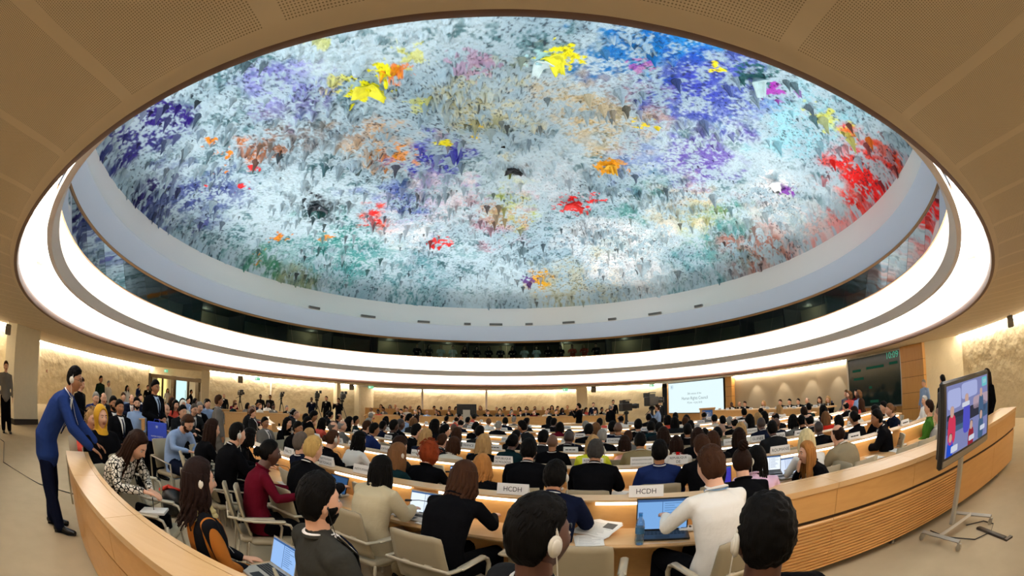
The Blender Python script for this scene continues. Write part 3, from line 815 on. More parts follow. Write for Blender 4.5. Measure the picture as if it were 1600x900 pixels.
# ---------------------------------------------------------------- people
SKINS = {'light': mat('skin_light', 'd3a082', .5, bump=(90, .15, .002)), 'brown': mat('skin_brown', '9c6a48', .48, bump=(90, .15, .002)), 'dark': mat('skin_dark', '55352a', .45, bump=(90, .15, .002))}
M_LIP = mat('lip', 'a0604e', .5); M_EYE = mat('eye_white', 'b8aca0', .3); M_IRIS = mat('eye_dark', '1a120c', .15)
def hairm(n, c):
    return mat('hair_' + n, c, .6, bump=(55, .9, .01), var=.5, vscale=24, bstretch=(1, 1, .10), spec=.07)
HAIRC = {n: hairm(n, c) for n, c in dict(black='0a0807', dkbrown='24150e', dkbrown2='1f1310', brown='3b2417', ltbrown='6e4c30', greybrown='5a5048', grey='8a8680', greyblk='3a3836',
         white='c8c4bc', blonde='a88558', blondes='b8965a', ginger='a5703c', red='8a3a1c', plat='d8c496').items()}
HAIRC['mustard'] = mat('mustard_cloth', 'd09a1a', .85, bump=(14, .4, .02)); HAIRC['offwhite'] = mat('offwhite_cloth', 'd8d4c8', .85, bump=(14, .4, .02))
def cloth(n, c, **k):
    return mat('cloth_' + n, c, .85, bump=(5.5, .5, .04), var=.05, vscale=6, spec=.03, **k)
CL = {n: cloth(n, c) for n, c in dict(black='0d0d10', navy='12182a', navyb='1c2a58', navyd='11162a', dkgrey='1f2022', greyst='34332f', grey='6f6b66', ltgrey='a39c92', tan='8a7a58', khaki='8c7f66',
      ltbeige='bfb294', dkteal='10262a', burgundy='5c1020', white='e9e5de', offwhite='d6cfc0', pink='d8a8a4', pinkw='dcb8d0', yellow='d8dc3c', coral='d8584a', red='b8281c', green='3c6a26',
      dkgreen='1c2a1e', blueS='22356a', ltblue='8ea6cc').items()}
def tex_cloth(name, build):
    m_ = cloth(name, '888888'); nt = m_.node_tree; b_ = nt.nodes['Principled BSDF']
    for l in list(b_.inputs['Base Color'].links): nt.links.remove(l)
    tc_ = nt.nodes.new('ShaderNodeTexCoord'); s_ = nt.nodes.new('ShaderNodeSeparateXYZ'); nt.links.new(tc_.outputs['Object'], s_.inputs[0])
    nt.links.new(build(nt, tc_, s_), b_.inputs['Base Color']); return m_
def ramp(nt, fac, stops, inter='CONSTANT'):
    r_ = nt.nodes.new('ShaderNodeValToRGB'); r_.color_ramp.interpolation = inter
    e = r_.color_ramp.elements
    while len(e) < len(stops): e.new(.5)
    for q, (p, c) in zip(e, stops): q.position = p; q.color = lin(c)
    nt.links.new(fac, r_.inputs[0]); return r_.outputs[0]
def b_pattern(nt, tc_, s_):     # rows of black motifs on white
    z = mth('FRACT', mth('MULTIPLY', s_.outputs[2], 7.0), nt=nt)
    w = nt.nodes.new('ShaderNodeTexVoronoi'); w.inputs['Scale'].default_value = 26; w.feature = 'DISTANCE_TO_EDGE'; nt.links.new(tc_.outputs['Object'], w.inputs[0])
    mot = mth('LESS_THAN', w.outputs['Distance'], .09, nt=nt)
    w2 = nt.nodes.new('ShaderNodeTexWave'); w2.inputs['Scale'].default_value = 14; w2.wave_type = 'RINGS'; w2.inputs['Distortion'].default_value = 1; nt.links.new(tc_.outputs['Object'], w2.inputs[0])
    rg_ = mth('GREATER_THAN', w2.outputs['Fac'], .55, nt=nt)
    band = mth('GREATER_THAN', z, .45, nt=nt)
    line = mth('LESS_THAN', mth('ABSOLUTE', mth('SUBTRACT', mth('FRACT', mth('MULTIPLY', s_.outputs[2], 21.0), nt=nt), .5, nt=nt), nt=nt), .12, nt=nt)
    v_ = mth('ADD', mth('MULTIPLY', band, mot, nt=nt), mth('MULTIPLY', mth('SUBTRACT', 1, band, nt=nt), mth('MAXIMUM', line, rg_, nt=nt), nt=nt), nt=nt)
    return ramp(nt, v_, [(0, 'ddd6c8'), (.5, '15130f')])
def b_stripes(nt, tc_, s_):     # orange centre back, black sides, thin orange bands
    x = mth('ABSOLUTE', s_.outputs[0], nt=nt)
    return ramp(nt, x, [(0, 'a8662a'), (.085, '15161a'), (.165, 'b06c2c'), (.185, '15161a'), (.235, 'a8662a')])
def b_redwhite(nt, tc_, s_):
    w = nt.nodes.new('ShaderNodeTexVoronoi'); w.inputs['Scale'].default_value = 9; nt.links.new(tc_.outputs['Object'], w.inputs[0])
    return ramp(nt, w.outputs['Distance'], [(0, 'c01818'), (.5, 'e6e0d8')])
CL['pattern'] = tex_cloth('pattern', b_pattern); CL['stripes'] = tex_cloth('stripes', b_stripes); CL['redwhite'] = tex_cloth('redwhite', b_redwhite)
M_SHIRT = cloth('shirt_white', 'e4e0dc'); M_SHIRTB = cloth('shirt_blue', 'a8bcd8'); M_SHOE = mat('black_shoe', '0a0a0a', .25); M_HS = mat('headset_white', 'cfc8ba', .35)

def sm(a, b, x):
    t = max(0, min(1, (x - a) / (b - a))); return t * t * (3 - 2 * t)
def gs(d): return math.exp(-d * d)
def head_pt(d):
    """surface point of the head in the direction d (unit), face towards +y"""
    x, y, z = d.x * .080, d.y * .097, d.z * .122
    if z < -.015:
        k = sm(-.015, -.115, z)
        x *= 1 - .36 * k
        if y < 0: y *= 1 - .42 * k
        else: y *= 1 - .08 * k
    if y > 0:
        y *= .96
        ax = abs(x)
        front = sm(.2, .75, d.y)
        y += front * .024 * gs(x / .011) * sm(.03, -.028, z) * (1 - sm(-.03, -.042, z))
        y -= front * .010 * gs((ax - .031) / .015) * gs((z - .012) / .014)
        y += front * .005 * gs((z - .036) / .012) * gs(x / .05)
        y += front * .006 * gs(x / .022) * gs((z + .058) / .009)
        y -= front * .003 * gs(x / .02) * gs((z + .058) / .0025)
        y += front * .008 * gs(x / .022) * gs((z + .098) / .014)
        y += front * .004 * gs((ax - .045) / .018) * gs((z + .02) / .02)
    else:
        y -= .006 * gs((z - .03) / .05)
    return Vector((x, y, z))
def dirs(nu, nv):
    for i in range(1, nv):
        ph = math.pi * i / nv
        for k in range(nu):
            th = 2 * math.pi * k / nu
            yield Vector((math.sin(ph) * math.cos(th), math.sin(ph) * math.sin(th), math.cos(ph)))
def ball_faces(nu, nv):
    F = []
    n = (nv - 1) * nu
    for i in range(nv - 2):
        for k in range(nu):
            j = (k + 1) % nu
            F.append((i * nu + k, (i + 1) * nu + k, (i + 1) * nu + j, i * nu + j))
    for k in range(nu):
        j = (k + 1) % nu
        F.append((n, k, j)); F.append((n + 1, (nv - 2) * nu + j, (nv - 2) * nu + k))
    return F
def add_head(g, M, nu, nv, face=True):
    D = list(dirs(nu, nv)) + [Vector((0, 0, 1)), Vector((0, 0, -1))]
    P = [head_pt(d) for d in D]
    F = ball_faces(nu, nv)
    base = len(g.V)
    g.add([M @ p for p in P], F, 0)
    if face:
        for fi, f in enumerate(F):
            c = sum((P[i] for i in f), Vector()) / len(f)
            if c.y > .07 and abs(c.x) < .024 and abs(c.z + .058) < .009: g.M[len(g.M) - len(F) + fi] = 1
    ns = max(8, nu // 4)
    R3 = M.to_3x3()
    for s in (-1, 1):   # ears: rim, lobe and hollow
        g.ell(M @ Vector((s * .078, -.012, .0)), (.011, .021, .034), ns, 0, R3 @ Matrix.Rotation(s * .35, 3, 'Z') @ Matrix.Rotation(-.2, 3, 'X'))
        if face:
            g.ell(M @ Vector((s * .031, .0775, .010)), (.0125, .0100, .0068), ns, 2, R3)
            g.ell(M @ Vector((s * .031, .0850, .010)), (.0065, .0045, .0062), 8, 3, R3)
            g.tube([M @ Vector((s * .014, .093, .031)), M @ Vector((s * .032, .092, .036)), M @ Vector((s * .048, .080, .030))], [.003, .0035, .002], seg=6, m=3, ref=(0, 0, 1))
def hand(g, w, d, up, side, seg=8, curl=.5, m=0):
    """palm, four unequal curled fingers and a thumb leaving the side of the palm"""
    w, d, up = Vector(w), Vector(d).normalized(), Vector(up)
    up = (up - d * up.dot(d)).normalized()
    r_ = d.cross(up) * side     # towards the thumb is -r_
    g.tube([w - d * .02, w + d * .03, w + d * .085], [(.025, .019), (.036, .016), (.038, .013)], ref=r_, seg=seg + 2, m=m)
    for q, (off, L) in enumerate(((-.028, .068), (-.009, .076), (.010, .071), (.028, .056))):
        b0 = w + d * .085 + r_ * off
        a1, a2, a3 = curl * .5, curl * 1.2, curl * 1.9
        p1 = b0 + (d * math.cos(a1) - up * math.sin(a1)) * L * .45
        p2 = p1 + (d * math.cos(a2) - up * math.sin(a2)) * L * .32
        p3 = p2 + (d * math.cos(a3) - up * math.sin(a3)) * L * .25
        g.tube([b0 - d * .02, b0, p1, p2, p3], [.009, .0092, .0085, .0078, .0065], seg=seg, m=m)
    t0 = w + d * .025 - r_ * .026
    t1 = t0 + (d * .6 - r_ * .7).normalized() * .035 - up * .008
    t2 = t1 + (d * .9 - r_ * .3).normalized() * .028 - up * .008
    g.tube([t0 - d * .01, t0, t1, t2], [.012, .0125, .0105, .008], seg=seg, m=m)

V3 = Vector
def pose(k):
    """joints of a posed figure, 1.37 m sitting or 1.75 m standing, facing +y"""
    p = dict(yaw=0, pit=0, rol=0, curl=.5, sit=True)
    if k in ('stand', 'stand2', 'standH', 'camop', 'lean'):
        p.update(sit=False, hip=V3((0, 0, .90)), pel=V3((0, 0, .98)), waist=V3((0, -.005, 1.08)), chest=V3((0, -.015, 1.28)), nb=V3((0, -.02, 1.46)), head=V3((0, .01, 1.63)),
                 sh=[V3((s * .19, -.02, 1.415)) for s in (-1, 1)], el=[V3((s * .25, -.05, 1.14)) for s in (-1, 1)], wr=[V3((s * .25, .05, .90)) for s in (-1, 1)],
                 hd=[V3((0, .15, -1))] * 2, hu=[V3((-1, 0, 0)), V3((1, 0, 0))],
                 hj=[V3((s * .09, 0, .90)) for s in (-1, 1)], kn=[V3((s * .10, .03, .49)) for s in (-1, 1)], an=[V3((s * .11, -.02, .09)) for s in (-1, 1)], toe=[V3((s * .13, .17, .035)) for s in (-1, 1)])
        if k == 'standH':
            p['el'] = [V3((-.25, -.04, 1.16)), V3((.25, -.04, 1.16))]; p['wr'] = [V3((-.10, .20, 1.12)), V3((.10, .21, 1.10))]
            p['hd'] = [V3((.6, .6, -.1)), V3((-.6, .6, -.1))]; p['hu'] = [V3((0, 0, 1))] * 2; p['curl'] = .9; p['pit'] = -.1
        if k == 'camop':
            p['el'] = [V3((-.24, .10, 1.20)), V3((.26, .10, 1.22))]; p['wr'] = [V3((-.10, .30, 1.42)), V3((.14, .30, 1.45))]
            p['hd'] = [V3((.3, .8, .4)), V3((-.2, .8, .4))]; p['hu'] = [V3((0, 0, 1))] * 2; p['curl'] = 1.0
        if k == 'stand2':
            p.update(waist=V3((0, .0, 1.06)), chest=V3((0, .09, 1.23)), nb=V3((0, .20, 1.37)), head=V3((0, .30, 1.50)), pit=-.4,
                     sh=[V3((s * .175, .17, 1.33)) for s in (-1, 1)], el=[V3((s * .24, .26, 1.08)) for s in (-1, 1)], wr=[V3((s * .12, .44, .98)) for s in (-1, 1)])
        if k == 'lean':   # leaning forward over a rail, both hands down on it
            p.update(hip=V3((0, -.12, .93)), pel=V3((0, -.12, 1.00)), waist=V3((0, -.06, 1.10)), chest=V3((0, .07, 1.29)), nb=V3((0, .20, 1.46)), head=V3((0, .30, 1.62)), pit=-.12, yaw=-.15,
                     sh=[V3((s * .18, .18, 1.41)) for s in (-1, 1)], el=[V3((-.25, .32, 1.16)), V3((.25, .32, 1.16))], wr=[V3((-.20, .54, .99)), V3((.20, .54, .99))],
                     hd=[V3((.1, .9, -.45)), V3((-.1, .9, -.45))], hu=[V3((0, .3, 1))] * 2, curl=.5,
                     hj=[V3((s * .09, -.12, .92)) for s in (-1, 1)], kn=[V3((s * .10, -.12, .50)) for s in (-1, 1)], an=[V3((-.12, -.22, .09)), V3((.12, -.06, .09))], toe=[V3((-.15, -.03, .035)), V3((.15, .13, .035))])
        return p
    lean = dict(sitA=.5, sitB=-.35, sitC=.75, sitD=.55, sitE=1.0, sitW=1.15, sitT=.45)[k]
    L = lean
    p.update(hip=V3((0, .0, .50)), pel=V3((0, -.03, .57)), waist=V3((0, -.07 + .03 * L, .70)), chest=V3((0, -.06 + .09 * L, .90 - .02 * max(0, L))),
             nb=V3((0, -.05 + .19 * L, 1.075 - .06 * max(0, L))), head=V3((0, -.005 + .27 * L, 1.245 - .10 * max(0, L))))
    n = p['nb']
    p['sh'] = [V3((s * .19, n.y, n.z - .05)) for s in (-1, 1)]
    p['el'] = [V3((s * .25, n.y + .10, .82)) for s in (-1, 1)]
    p['wr'] = [V3((s * .13, n.y + .33, .82)) for s in (-1, 1)]
    p['hd'] = [V3((.35, 1, -.1)), V3((-.35, 1, -.1))]; p['hu'] = [V3((0, 0, 1))] * 2
    p['hj'] = [V3((s * .09, .03, .50)) for s in (-1, 1)]; p['kn'] = [V3((s * .13, .46, .50)) for s in (-1, 1)]
    p['an'] = [V3((s * .13, .42, .09)) for s in (-1, 1)]; p['toe'] = [V3((s * .14, .60, .035)) for s in (-1, 1)]
    if k == 'sitB':
        p['el'] = [V3((s * .25, -.06, .80)) for s in (-1, 1)]; p['wr'] = [V3((s * .12, .17, .69)) for s in (-1, 1)]
    if k == 'sitC':
        p['wr'][1] = V3((.055, p['head'].y + .075, p['head'].z - .21)); p['el'][1] = V3((.19, p['nb'].y + .16, .84)); p['hd'] = [p['hd'][0], V3((-.1, -.05, 1))]; p['hu'] = [V3((0, 0, 1)), V3((0, 1, 0))]; p['curl'] = 1.1
    if k == 'sitD': p['yaw'] = .5; p['pit'] = -.2
    if k == 'sitE': p['pit'] = -.25
    if k == 'sitA': p['pit'] = -.08
    if k == 'sitW':
        p['pit'] = -.55; p['wr'] = [V3((-.05, n.y + .22, .76)), V3((.10, n.y + .24, .78))]; p['el'] = [V3((-.24, n.y + .05, .78)), V3((.25, n.y + .05, .80))]
    if k == 'sitT':
        p['el'] = [V3((-.29, n.y + .12, .84)), V3((.27, n.y + .10, .84))]; p['wr'] = [V3((-.16, n.y + .36, .84)), V3((.14, n.y + .36, .84))]; p['pit'] = -.1
    return p
def headM(p):
    return Matrix.Translation(p['head']) @ Matrix.Rotation(p['yaw'], 4, 'Z') @ Matrix.Rotation(p['pit'], 4, 'X') @ Matrix.Rotation(p['rol'], 4, 'Y')
def torso(g, p, inf=0.0, m=0, seg=20, low=None, top=True):
    ps, rs_ = [], []
    if low is not None: ps.append(low[0]); rs_.append(low[1])
    ps += [p['hip'] + V3((0, 0, -.02)), p['pel'], p['waist'], p['chest']]
    rs_ += [(.172 + inf, .128 + inf), (.178 + inf, .126 + inf), (.162 + inf, .112 + inf), (.185 + inf, .122 + inf)]
    up = (p['nb'] - p['chest'])
    ps += [p['chest'] + up * .45, p['nb'] - up.normalized() * .055]
    rs_ += [(.190 + inf, .110 + inf), (.165 + inf, .085 + inf)]
    if top:
        ps += [p['nb'] - up.normalized() * .015, p['nb'] + up.normalized() * .02]
        rs_ += [(.095 + inf, .068 + inf * .6), (.060 + inf * .4, .060 + inf * .4)]
    g.tube(ps, rs_, seg=seg, m=m)
def arms(g, p, r0, r1, r2, m=0, seg=12, end=1.0):
    for i in (0, 1):
        s = -1 if i == 0 else 1
        sh, el, wr = p['sh'][i], p['el'][i], p['wr'][i]
        wr2 = el.lerp(wr, end)
        inn = V3((sh.x * .45, sh.y, sh.z + .012))
        g.tube([inn, sh, sh.lerp(el, .5), el, el.lerp(wr2, .45), wr2], [r0 * .95, r0, (r0 + r1) / 2 * 1.02, r1, (r1 + r2) / 2 * 1.05, r2], seg=seg, m=m)
def legs(g, p, r0, r1, r2, m=0, seg=14):
    for i in (0, 1):
        a = p['hj'][i]
        g.tube([a, a.lerp(p['kn'][i], .5), p['kn'][i], p['kn'][i].lerp(p['an'][i], .5), p['an'][i] + V3((0, 0, .0))], [r0, (r0 + r1) / 2 * 1.04, r1, (r1 + r2) / 2 * 1.08, r2], seg=seg, m=m)
def shoes(g, p, m=0, seg=12, only=None):
    for i in (0, 1):
        if only is not None and i != only: continue
        a, t = p['an'][i], p['toe'][i]
        h = V3((a.x, a.y - .06, .045)); h2 = V3((a.x, a.y + .02, .055))
        g.tube([h, h2, h2.lerp(t, .6) + V3((0, 0, -.005)), t + V3((0, .02, .0))], [(.034, .04), (.038, .05), (.046, .036), (.034, .026)], seg=seg, m=m, ref=(1, 0, 0))
        g.tube([V3((a.x, a.y - .075, .010)), V3((a.x, a.y + .02, .010)), h2.lerp(t, .6) * 1.0 + V3((0, 0, -.038)), t + V3((0, .025, -.024))], [(.034, .010), (.037, .010), (.047, .010), (.036, .009)], seg=seg, m=m, ref=(1, 0, 0))

def remesh(g, voxel, it, name, keep=None):
    me = bpy.data.meshes.new('t'); me.from_pydata(g.V, [], g.F); me.update()
    o = bpy.data.objects.new('t', me); COL.objects.link(o)
    r_ = o.modifiers.new('r', 'REMESH'); r_.mode = 'VOXEL'; r_.voxel_size = voxel; r_.use_smooth_shade = True
    if it:
        s_ = o.modifiers.new('s', 'SMOOTH'); s_.factor = .5; s_.iterations = it
    dg = bpy.context.evaluated_depsgraph_get()
    out = bpy.data.meshes.new_from_object(o.evaluated_get(dg))
    V = [tuple(v.co) for v in out.vertices]; F = [tuple(q.vertices) for q in out.polygons]
    bpy.data.objects.remove(o); bpy.data.meshes.remove(me); bpy.data.meshes.remove(out)
    return V, F
def fin(name, g, nm, smooth=True):
    me = bpy.data.meshes.new(name); me.from_pydata(g.V, [], g.F); me.update()
    for i in range(nm): me.materials.append(M_PAPER)
    me.polygons.foreach_set('material_index', g.M)
    me.polygons.foreach_set('use_smooth', [smooth] * len(me.polygons))
    return me
CACHE = {}
VOX = {0: (.0065, .012, .018), 1: (.015, .021, .028)}
def body_mesh(pk, lod):
    key = ('body', pk, lod)
    if key in CACHE: return CACHE[key]
    p = pose(pk); g = G()
    up = (p['nb'] - p['chest']).normalized()
    torso(g, p, -.036, seg=14)
    hb = headM(p) @ V3((0, -.022, -.055))
    g.tube([p['nb'] - up * .06, p['nb'] + up * .03, p['nb'].lerp(hb, .6), hb], [(.078, .058), (.060, .060), (.057, .058), (.056, .058)], seg=16)
    arms(g, p, .045, .036, .026)
    for i in (0, 1): hand(g, p['wr'][i] + Vector(p['hd'][i]).normalized() * .015, p['hd'][i], p['hu'][i], -1 if i == 0 else 1, curl=p['curl'])
    legs(g, p, .065, .05, .038)
    V, F = remesh(g, VOX[lod][0], 4 if lod == 0 else 2, 'b')
    h = G(); h.add(V, F, 0)
    add_head(h, headM(p), *((56, 60) if lod == 0 else (26, 26)))
    CACHE[key] = fin('body', h, 4); return CACHE[key]
def top_mesh(pk, lod, kind):
    key = ('top', pk, lod, kind)
    if key in CACHE: return CACHE[key]
    p = pose(pk); g = G()
    up = (p['nb'] - p['chest']).normalized()
    inf = dict(suit=.024, shirt=.006, cloak=.03)[kind]
    if p['sit']: low = (p['hip'] + V3((0, .01, -.05)), (.185 + inf, .15))
    else:
        low = (p['hip'] + V3((0, 0, -.12 if kind == 'suit' else -.02)), (.185 + inf, .135 + inf))
    if kind == 'cloak': low = (V3((0, .03, .40 if p['sit'] else .2)), (.26, .22))
    torso(g, p, inf, low=low)
    arms(g, p, *( (.076, .066, .050) if kind == 'suit' else (.058, .047, .036) if kind == 'shirt' else (.08, .075, .07)), end=.95)
    if kind == 'suit':   # padded shoulders
        for s in (0, 1):
            sh = p['sh'][s]; g.tube([V3((sh.x * .35, sh.y, sh.z + .052)), V3((sh.x * .95, sh.y, sh.z + .022))], [(.04, .05), (.05, .05)], seg=10, ref=(0, 1, 0))
    V, F = remesh(g, VOX[lod][1], 4 if lod == 0 else 2, 't')
    h = G(); h.add(V, F, 0)
    if kind in ('suit', 'shirt'):
        ring = []
        c = p['nb'] + up * .028
        n_ = 18 if lod == 0 else 12
        fw = V3((0, 1, 0)); fw = (fw - up * fw.dot(up)).normalized()
        for q in range(n_ + 1):
            t = R(-240 + 300 * q / n_) if kind == 'suit' else R(-255 + 330 * q / n_)
            ring.append(c + V3((1, 0, 0)) * .066 * math.cos(t) + fw * (.062 * math.sin(t) - .002) - up * (.022 * max(0, math.sin(t))))
        h.tube(ring, [(.009, .017)] * len(ring), seg=8, ref=(up.x + .001, up.y * .1 + .001, 1), m=0)
        if kind == 'suit':   # lapels and shirt front
            def front(x, k): # point on the chest front, k 0 neck .. 1 waist
                a = (p['nb'] + up * .012).lerp(p['chest'], min(1, k * 2)) if k < .5 else p['chest'].lerp(p['waist'], (k - .5) * 2)
                d_ = .068 + .068 * sm(0, .35, k) - .010 * sm(.5, 1, k)
                return a + V3((x, 0, 0)) + fw * (d_ + inf - .6 * x * x / .1)
            V_, F_ = [], []
            for q in range(9):
                k = q / 8 * .85; w = .058 * (1 - k) + .002
                V_ += [front(-w, k) + fw * .006, front(w, k) + fw * .006, front(w, k) - fw * .03, front(-w, k) - fw * .03]
            for q in range(8):
                for e in range(4): F_.append((q * 4 + e, q * 4 + (e + 1) % 4, q * 4 + 4 + (e + 1) % 4, q * 4 + 4 + e))
            F_.append((3, 2, 1, 0)); F_.append((32, 33, 34, 35)); h.add(V_, F_, 1)
            V_, F_ = [], []
            for q in range(7):
                k = .08 + q / 6 * .8; w = .010 + .010 * k
                V_ += [front(-w, k) + fw * .013, front(w, k) + fw * .013, front(w, k) + fw * .004, front(-w, k) + fw * .004]
            for q in range(6):
                for e in range(4): F_.append((q * 4 + e, q * 4 + (e + 1) % 4, q * 4 + 4 + (e + 1) % 4, q * 4 + 4 + e))
            F_.append((3, 2, 1, 0)); F_.append((24, 25, 26, 27)); h.add(V_, F_, 2)
            for s in (-1, 1):
                h.tube([front(s * .064, .02), front(s * .062, .3) + fw * .006, front(s * .012, .82) + fw * .006], [(.012, .006), (.026, .006), (.008, .005)], seg=8, ref=(1, 0, 0))
    CACHE[key] = fin('jacket', h, 3); return CACHE[key]
def collar_mesh(pk):
    key = ('collar', pk)
    if key in CACHE: return CACHE[key]
    p = pose(pk); g = G(); up = (p['nb'] - p['chest']).normalized(); c = p['nb'] + up * .040
    fw = V3((0, 1, 0)); fw = (fw - up * fw.dot(up)).normalized(); ring = []
    for q in range(21):
        t = R(-265 + 350 * q / 20); ring.append(c + V3((.0595 * math.cos(t), 0, 0)) + fw * .0595 * math.sin(t) - up * .028 * max(0, math.sin(t)))
    g.tube(ring, [(.005, .017)] * 21, seg=8, ref=(.001, .001, 1))
    CACHE[key] = fin('shirt_collar', g, 1); return CACHE[key]
def trouser_mesh(pk, lod):
    key = ('legs', pk, lod)
    if key in CACHE: return CACHE[key]
    p = pose(pk); g = G()
    g.tube([p['hip'] + V3((0, -.02, 0)), p['pel'] + V3((0, 0, .06))], [(.168, .125), (.165, .115)], seg=16)
    legs(g, p, .103, .088, .078)
    V, F = remesh(g, VOX[lod][2], 3, 'l')
    h = G(); h.add(V, F, 0)
    CACHE[key] = fin('trousers', h, 1); return CACHE[key]
def shoe_mesh(pk, i):
    key = ('shoe', pk, i)
    if key not in CACHE:
        g = G(); shoes(g, pose(pk), only=i); CACHE[key] = fin('shoe', g, 1)
    return CACHE[key]

# --- hair, built round the head centre
def shell(g, fn, nu, nv, m=0, grow=1.0):
    """fn(p, d) -> thickness above the skin; negative hides the shell inside the head"""
    D = list(dirs(nu, nv)) + [V3((0, 0, 1)), V3((0, 0, -1))]
    V = []
    for d in D:
        p = head_pt(d)
        t = fn(p, d)
        V.append(p + p.normalized() * t)
    g.add(V, ball_faces(nu, nv), m)
def capline(p, side, back, front=.082):
    y = p.y
    if y > .035: zl = side * .0 + .045 + (front - .045) * sm(.035, .085, y)
    elif y > -.01: zl = -.005 + .05 * sm(-.01, .035, y)
    else: zl = -.005 + (back + .005) * sm(-.01, -.05, y)
    if side: zl -= side * (1 - sm(.02, .06, y))
    return zl
def hair_mesh(style, lod):
    key = ('hair', style, lod)
    if key in CACHE: return CACHE[key]
    g = G(); nu, nv = ((64, 48) if lod == 0 else (28, 22) if lod == 1 else (14, 10))
    rs_ = random.Random(hash(style) % 1000 if False else len(style) * 7 + lod)
    def nz(p, s, sd=0): return noise.noise(V3((p.x * s + sd, p.y * s, p.z * s)))
    def cap(th, side=0, back=-.075, top=0.0, lump=.003, ls=30, front=.082):
        def f(p, d):
            k = sm(-.012, .010, p.z - capline(p, side, back, front))
            e_ = sm(-.004, .032, p.z - capline(p, side, back, front))
            return -.012 + k * .0135 + e_ * (th + top * sm(.03, .11, p.z) + lump * nz(p, ls))
        return f
    def locks(n, length, r0, wave=0, spread=1.0, a0=-112, a1=112, fall=.42, thin=.35):
        if lod == 2: n = max(9, n // 4); r0 = r0 * 2.2
        elif lod == 1: n = int(n * .6); r0 = r0 * 1.35
        for q in range(n):
            a = R(a0 + (a1 - a0) * (q + .5) / n + rs_.uniform(-3, 3))
            L = length * rs_.uniform(.82, 1.05)
            sx_, cy_ = math.sin(a), -math.cos(a)
            pts, rad = [], []
            ph = rs_.uniform(0, 6); st = 12 if lod == 0 else 8
            lay = rs_.uniform(-.006, .010)
            for k in range(st + 1):
                f = k / st
                z = .055 - f * (L + .055)
                out = .086 + .016 * sm(.055, -.06, z) + lay
                if z < -.10: out += -.015 * sm(-.10, -.16, z)
                x = sx_ * out * (1.0 + .25 * spread * sm(-.08, -.3, z))
                y = cy_ * out * 1.12 - .01
                if z < -.10 and cy_ < .2: y -= fall * (-.10 - z) * (1 if cy_ < -.3 else .3)
                if wave:
                    x += wave * math.sin(ph + f * 17) * sm(.2, .5, f); y += wave * math.cos(ph * 1.3 + f * 15) * sm(.2, .5, f)
                pts.append(V3((x, y, z)))
                rad.append((r0 * (1 - (1 - thin) * sm(.55, 1, f)), r0 * .6 * (1 - (1 - thin) * sm(.55, 1, f))))
            g.tube(pts, rad, seg=7 if lod == 0 else 5, ref=(cy_, -sx_, 0))
    if style == 'short':
        shell(g, cap(.015, back=-.092, top=.012, lump=.007, ls=38), nu, nv)
        if lod == 0:   # small tufts
            for q in range(140):
                a, b_ = rs_.uniform(0, 6.28), rs_.uniform(.1, 1.25)
                d = V3((math.sin(b_) * math.cos(a), math.sin(b_) * math.sin(a), math.cos(b_)))
                p0 = head_pt(d)
                if p0.z < capline(p0, 0, -.075) + .02: continue
                n_ = p0.normalized(); tn = V3((rs_.uniform(-.3, .3), -.6, -.9)); tn = (tn - n_ * tn.dot(n_)).normalized(); c0 = p0 + n_ * .011 + V3((0, 0, .010 * sm(.03, .11, p0.z)))
                g.tube([c0 - tn * .02, c0 + n_ * .004, c0 + n_ * .002 + tn * .022], [(.006, .005), (.009, .005), (.003, .003)], seg=5)
    elif style == 'shortg': shell(g, cap(.011, back=-.088, top=.008, lump=.008, ls=60), nu, nv)
    elif style == 'bald': shell(g, cap(.0012, lump=0), nu, nv) 
    elif style == 'balding':
        def f(p, d):
            t = cap(.010, lump=.004)(p, d)
            return t - .03 * sm(.055, .085, p.z) * sm(-.075, -.04, p.y)
        shell(g, f, nu, nv)
    elif style in ('long', 'longw', 'bob', 'braid'):
        shell(g, cap(.020, side=.075, back=-.09, top=.006, lump=.004), nu, nv)
        if style == 'long': locks(64, .40, .013, 0, 1.0)
        if style == 'longw': locks(58, .27, .015, .010, 1.3)
        if style == 'bob': locks(56, .135, .016, .002, .6, fall=-.1, thin=.5)
        if style == 'braid': locks(60, .42, .0065, .0015, 1.2, fall=.3, thin=.8)
    elif style in ('curly', 'curlys'):
        big = style == 'curly'
        def f(p, d):
            k = sm(-.02, .02, p.z - capline(p, .11 if big else .03, -.105 if big else -.08))
            return -.012 + k * ((.050 if big else .026) + (.014 if big else .010) * nz(p, 34) + .010 * nz(p, 70) + (.012 * sm(0, -.08, p.z) if big else 0))
        shell(g, f, nu, nv)
        if lod < 2:
            for q in range(260 if lod == 0 else 90):   # ringlets
                a, b_ = rs_.uniform(0, 6.28), rs_.uniform(.05, 2.25)
                d = V3((math.sin(b_) * math.cos(a), math.sin(b_) * math.sin(a), math.cos(b_))); p0 = head_pt(d)
                if p0.z < capline(p0, .10 if big else .02, -.10) + .01: continue
                n_ = p0.normalized(); c0 = p0 + n_ * (.050 if big else .026); u_ = n_.orthogonal().normalized(); v_ = n_.cross(u_)
                r_ = .012; g.tube([c0 + (u_ * math.cos(t) + v_ * math.sin(t)) * r_ + n_ * (.004 * t) for t in (0, 1.2, 2.4, 3.6, 4.8)], [.0045] * 5, seg=5)
    elif style in ('bun', 'updo'):
        shell(g, cap(.012, side=.01, back=-.075, lump=.003), nu, nv)
        c0 = V3((0, -.045, .150)) if style == 'bun' else V3((0, -.118, .0))
        rb = .043 if style == 'bun' else .046
        g.ell(c0, (rb, rb * .9, rb * .85), 20 if lod == 0 else 10)
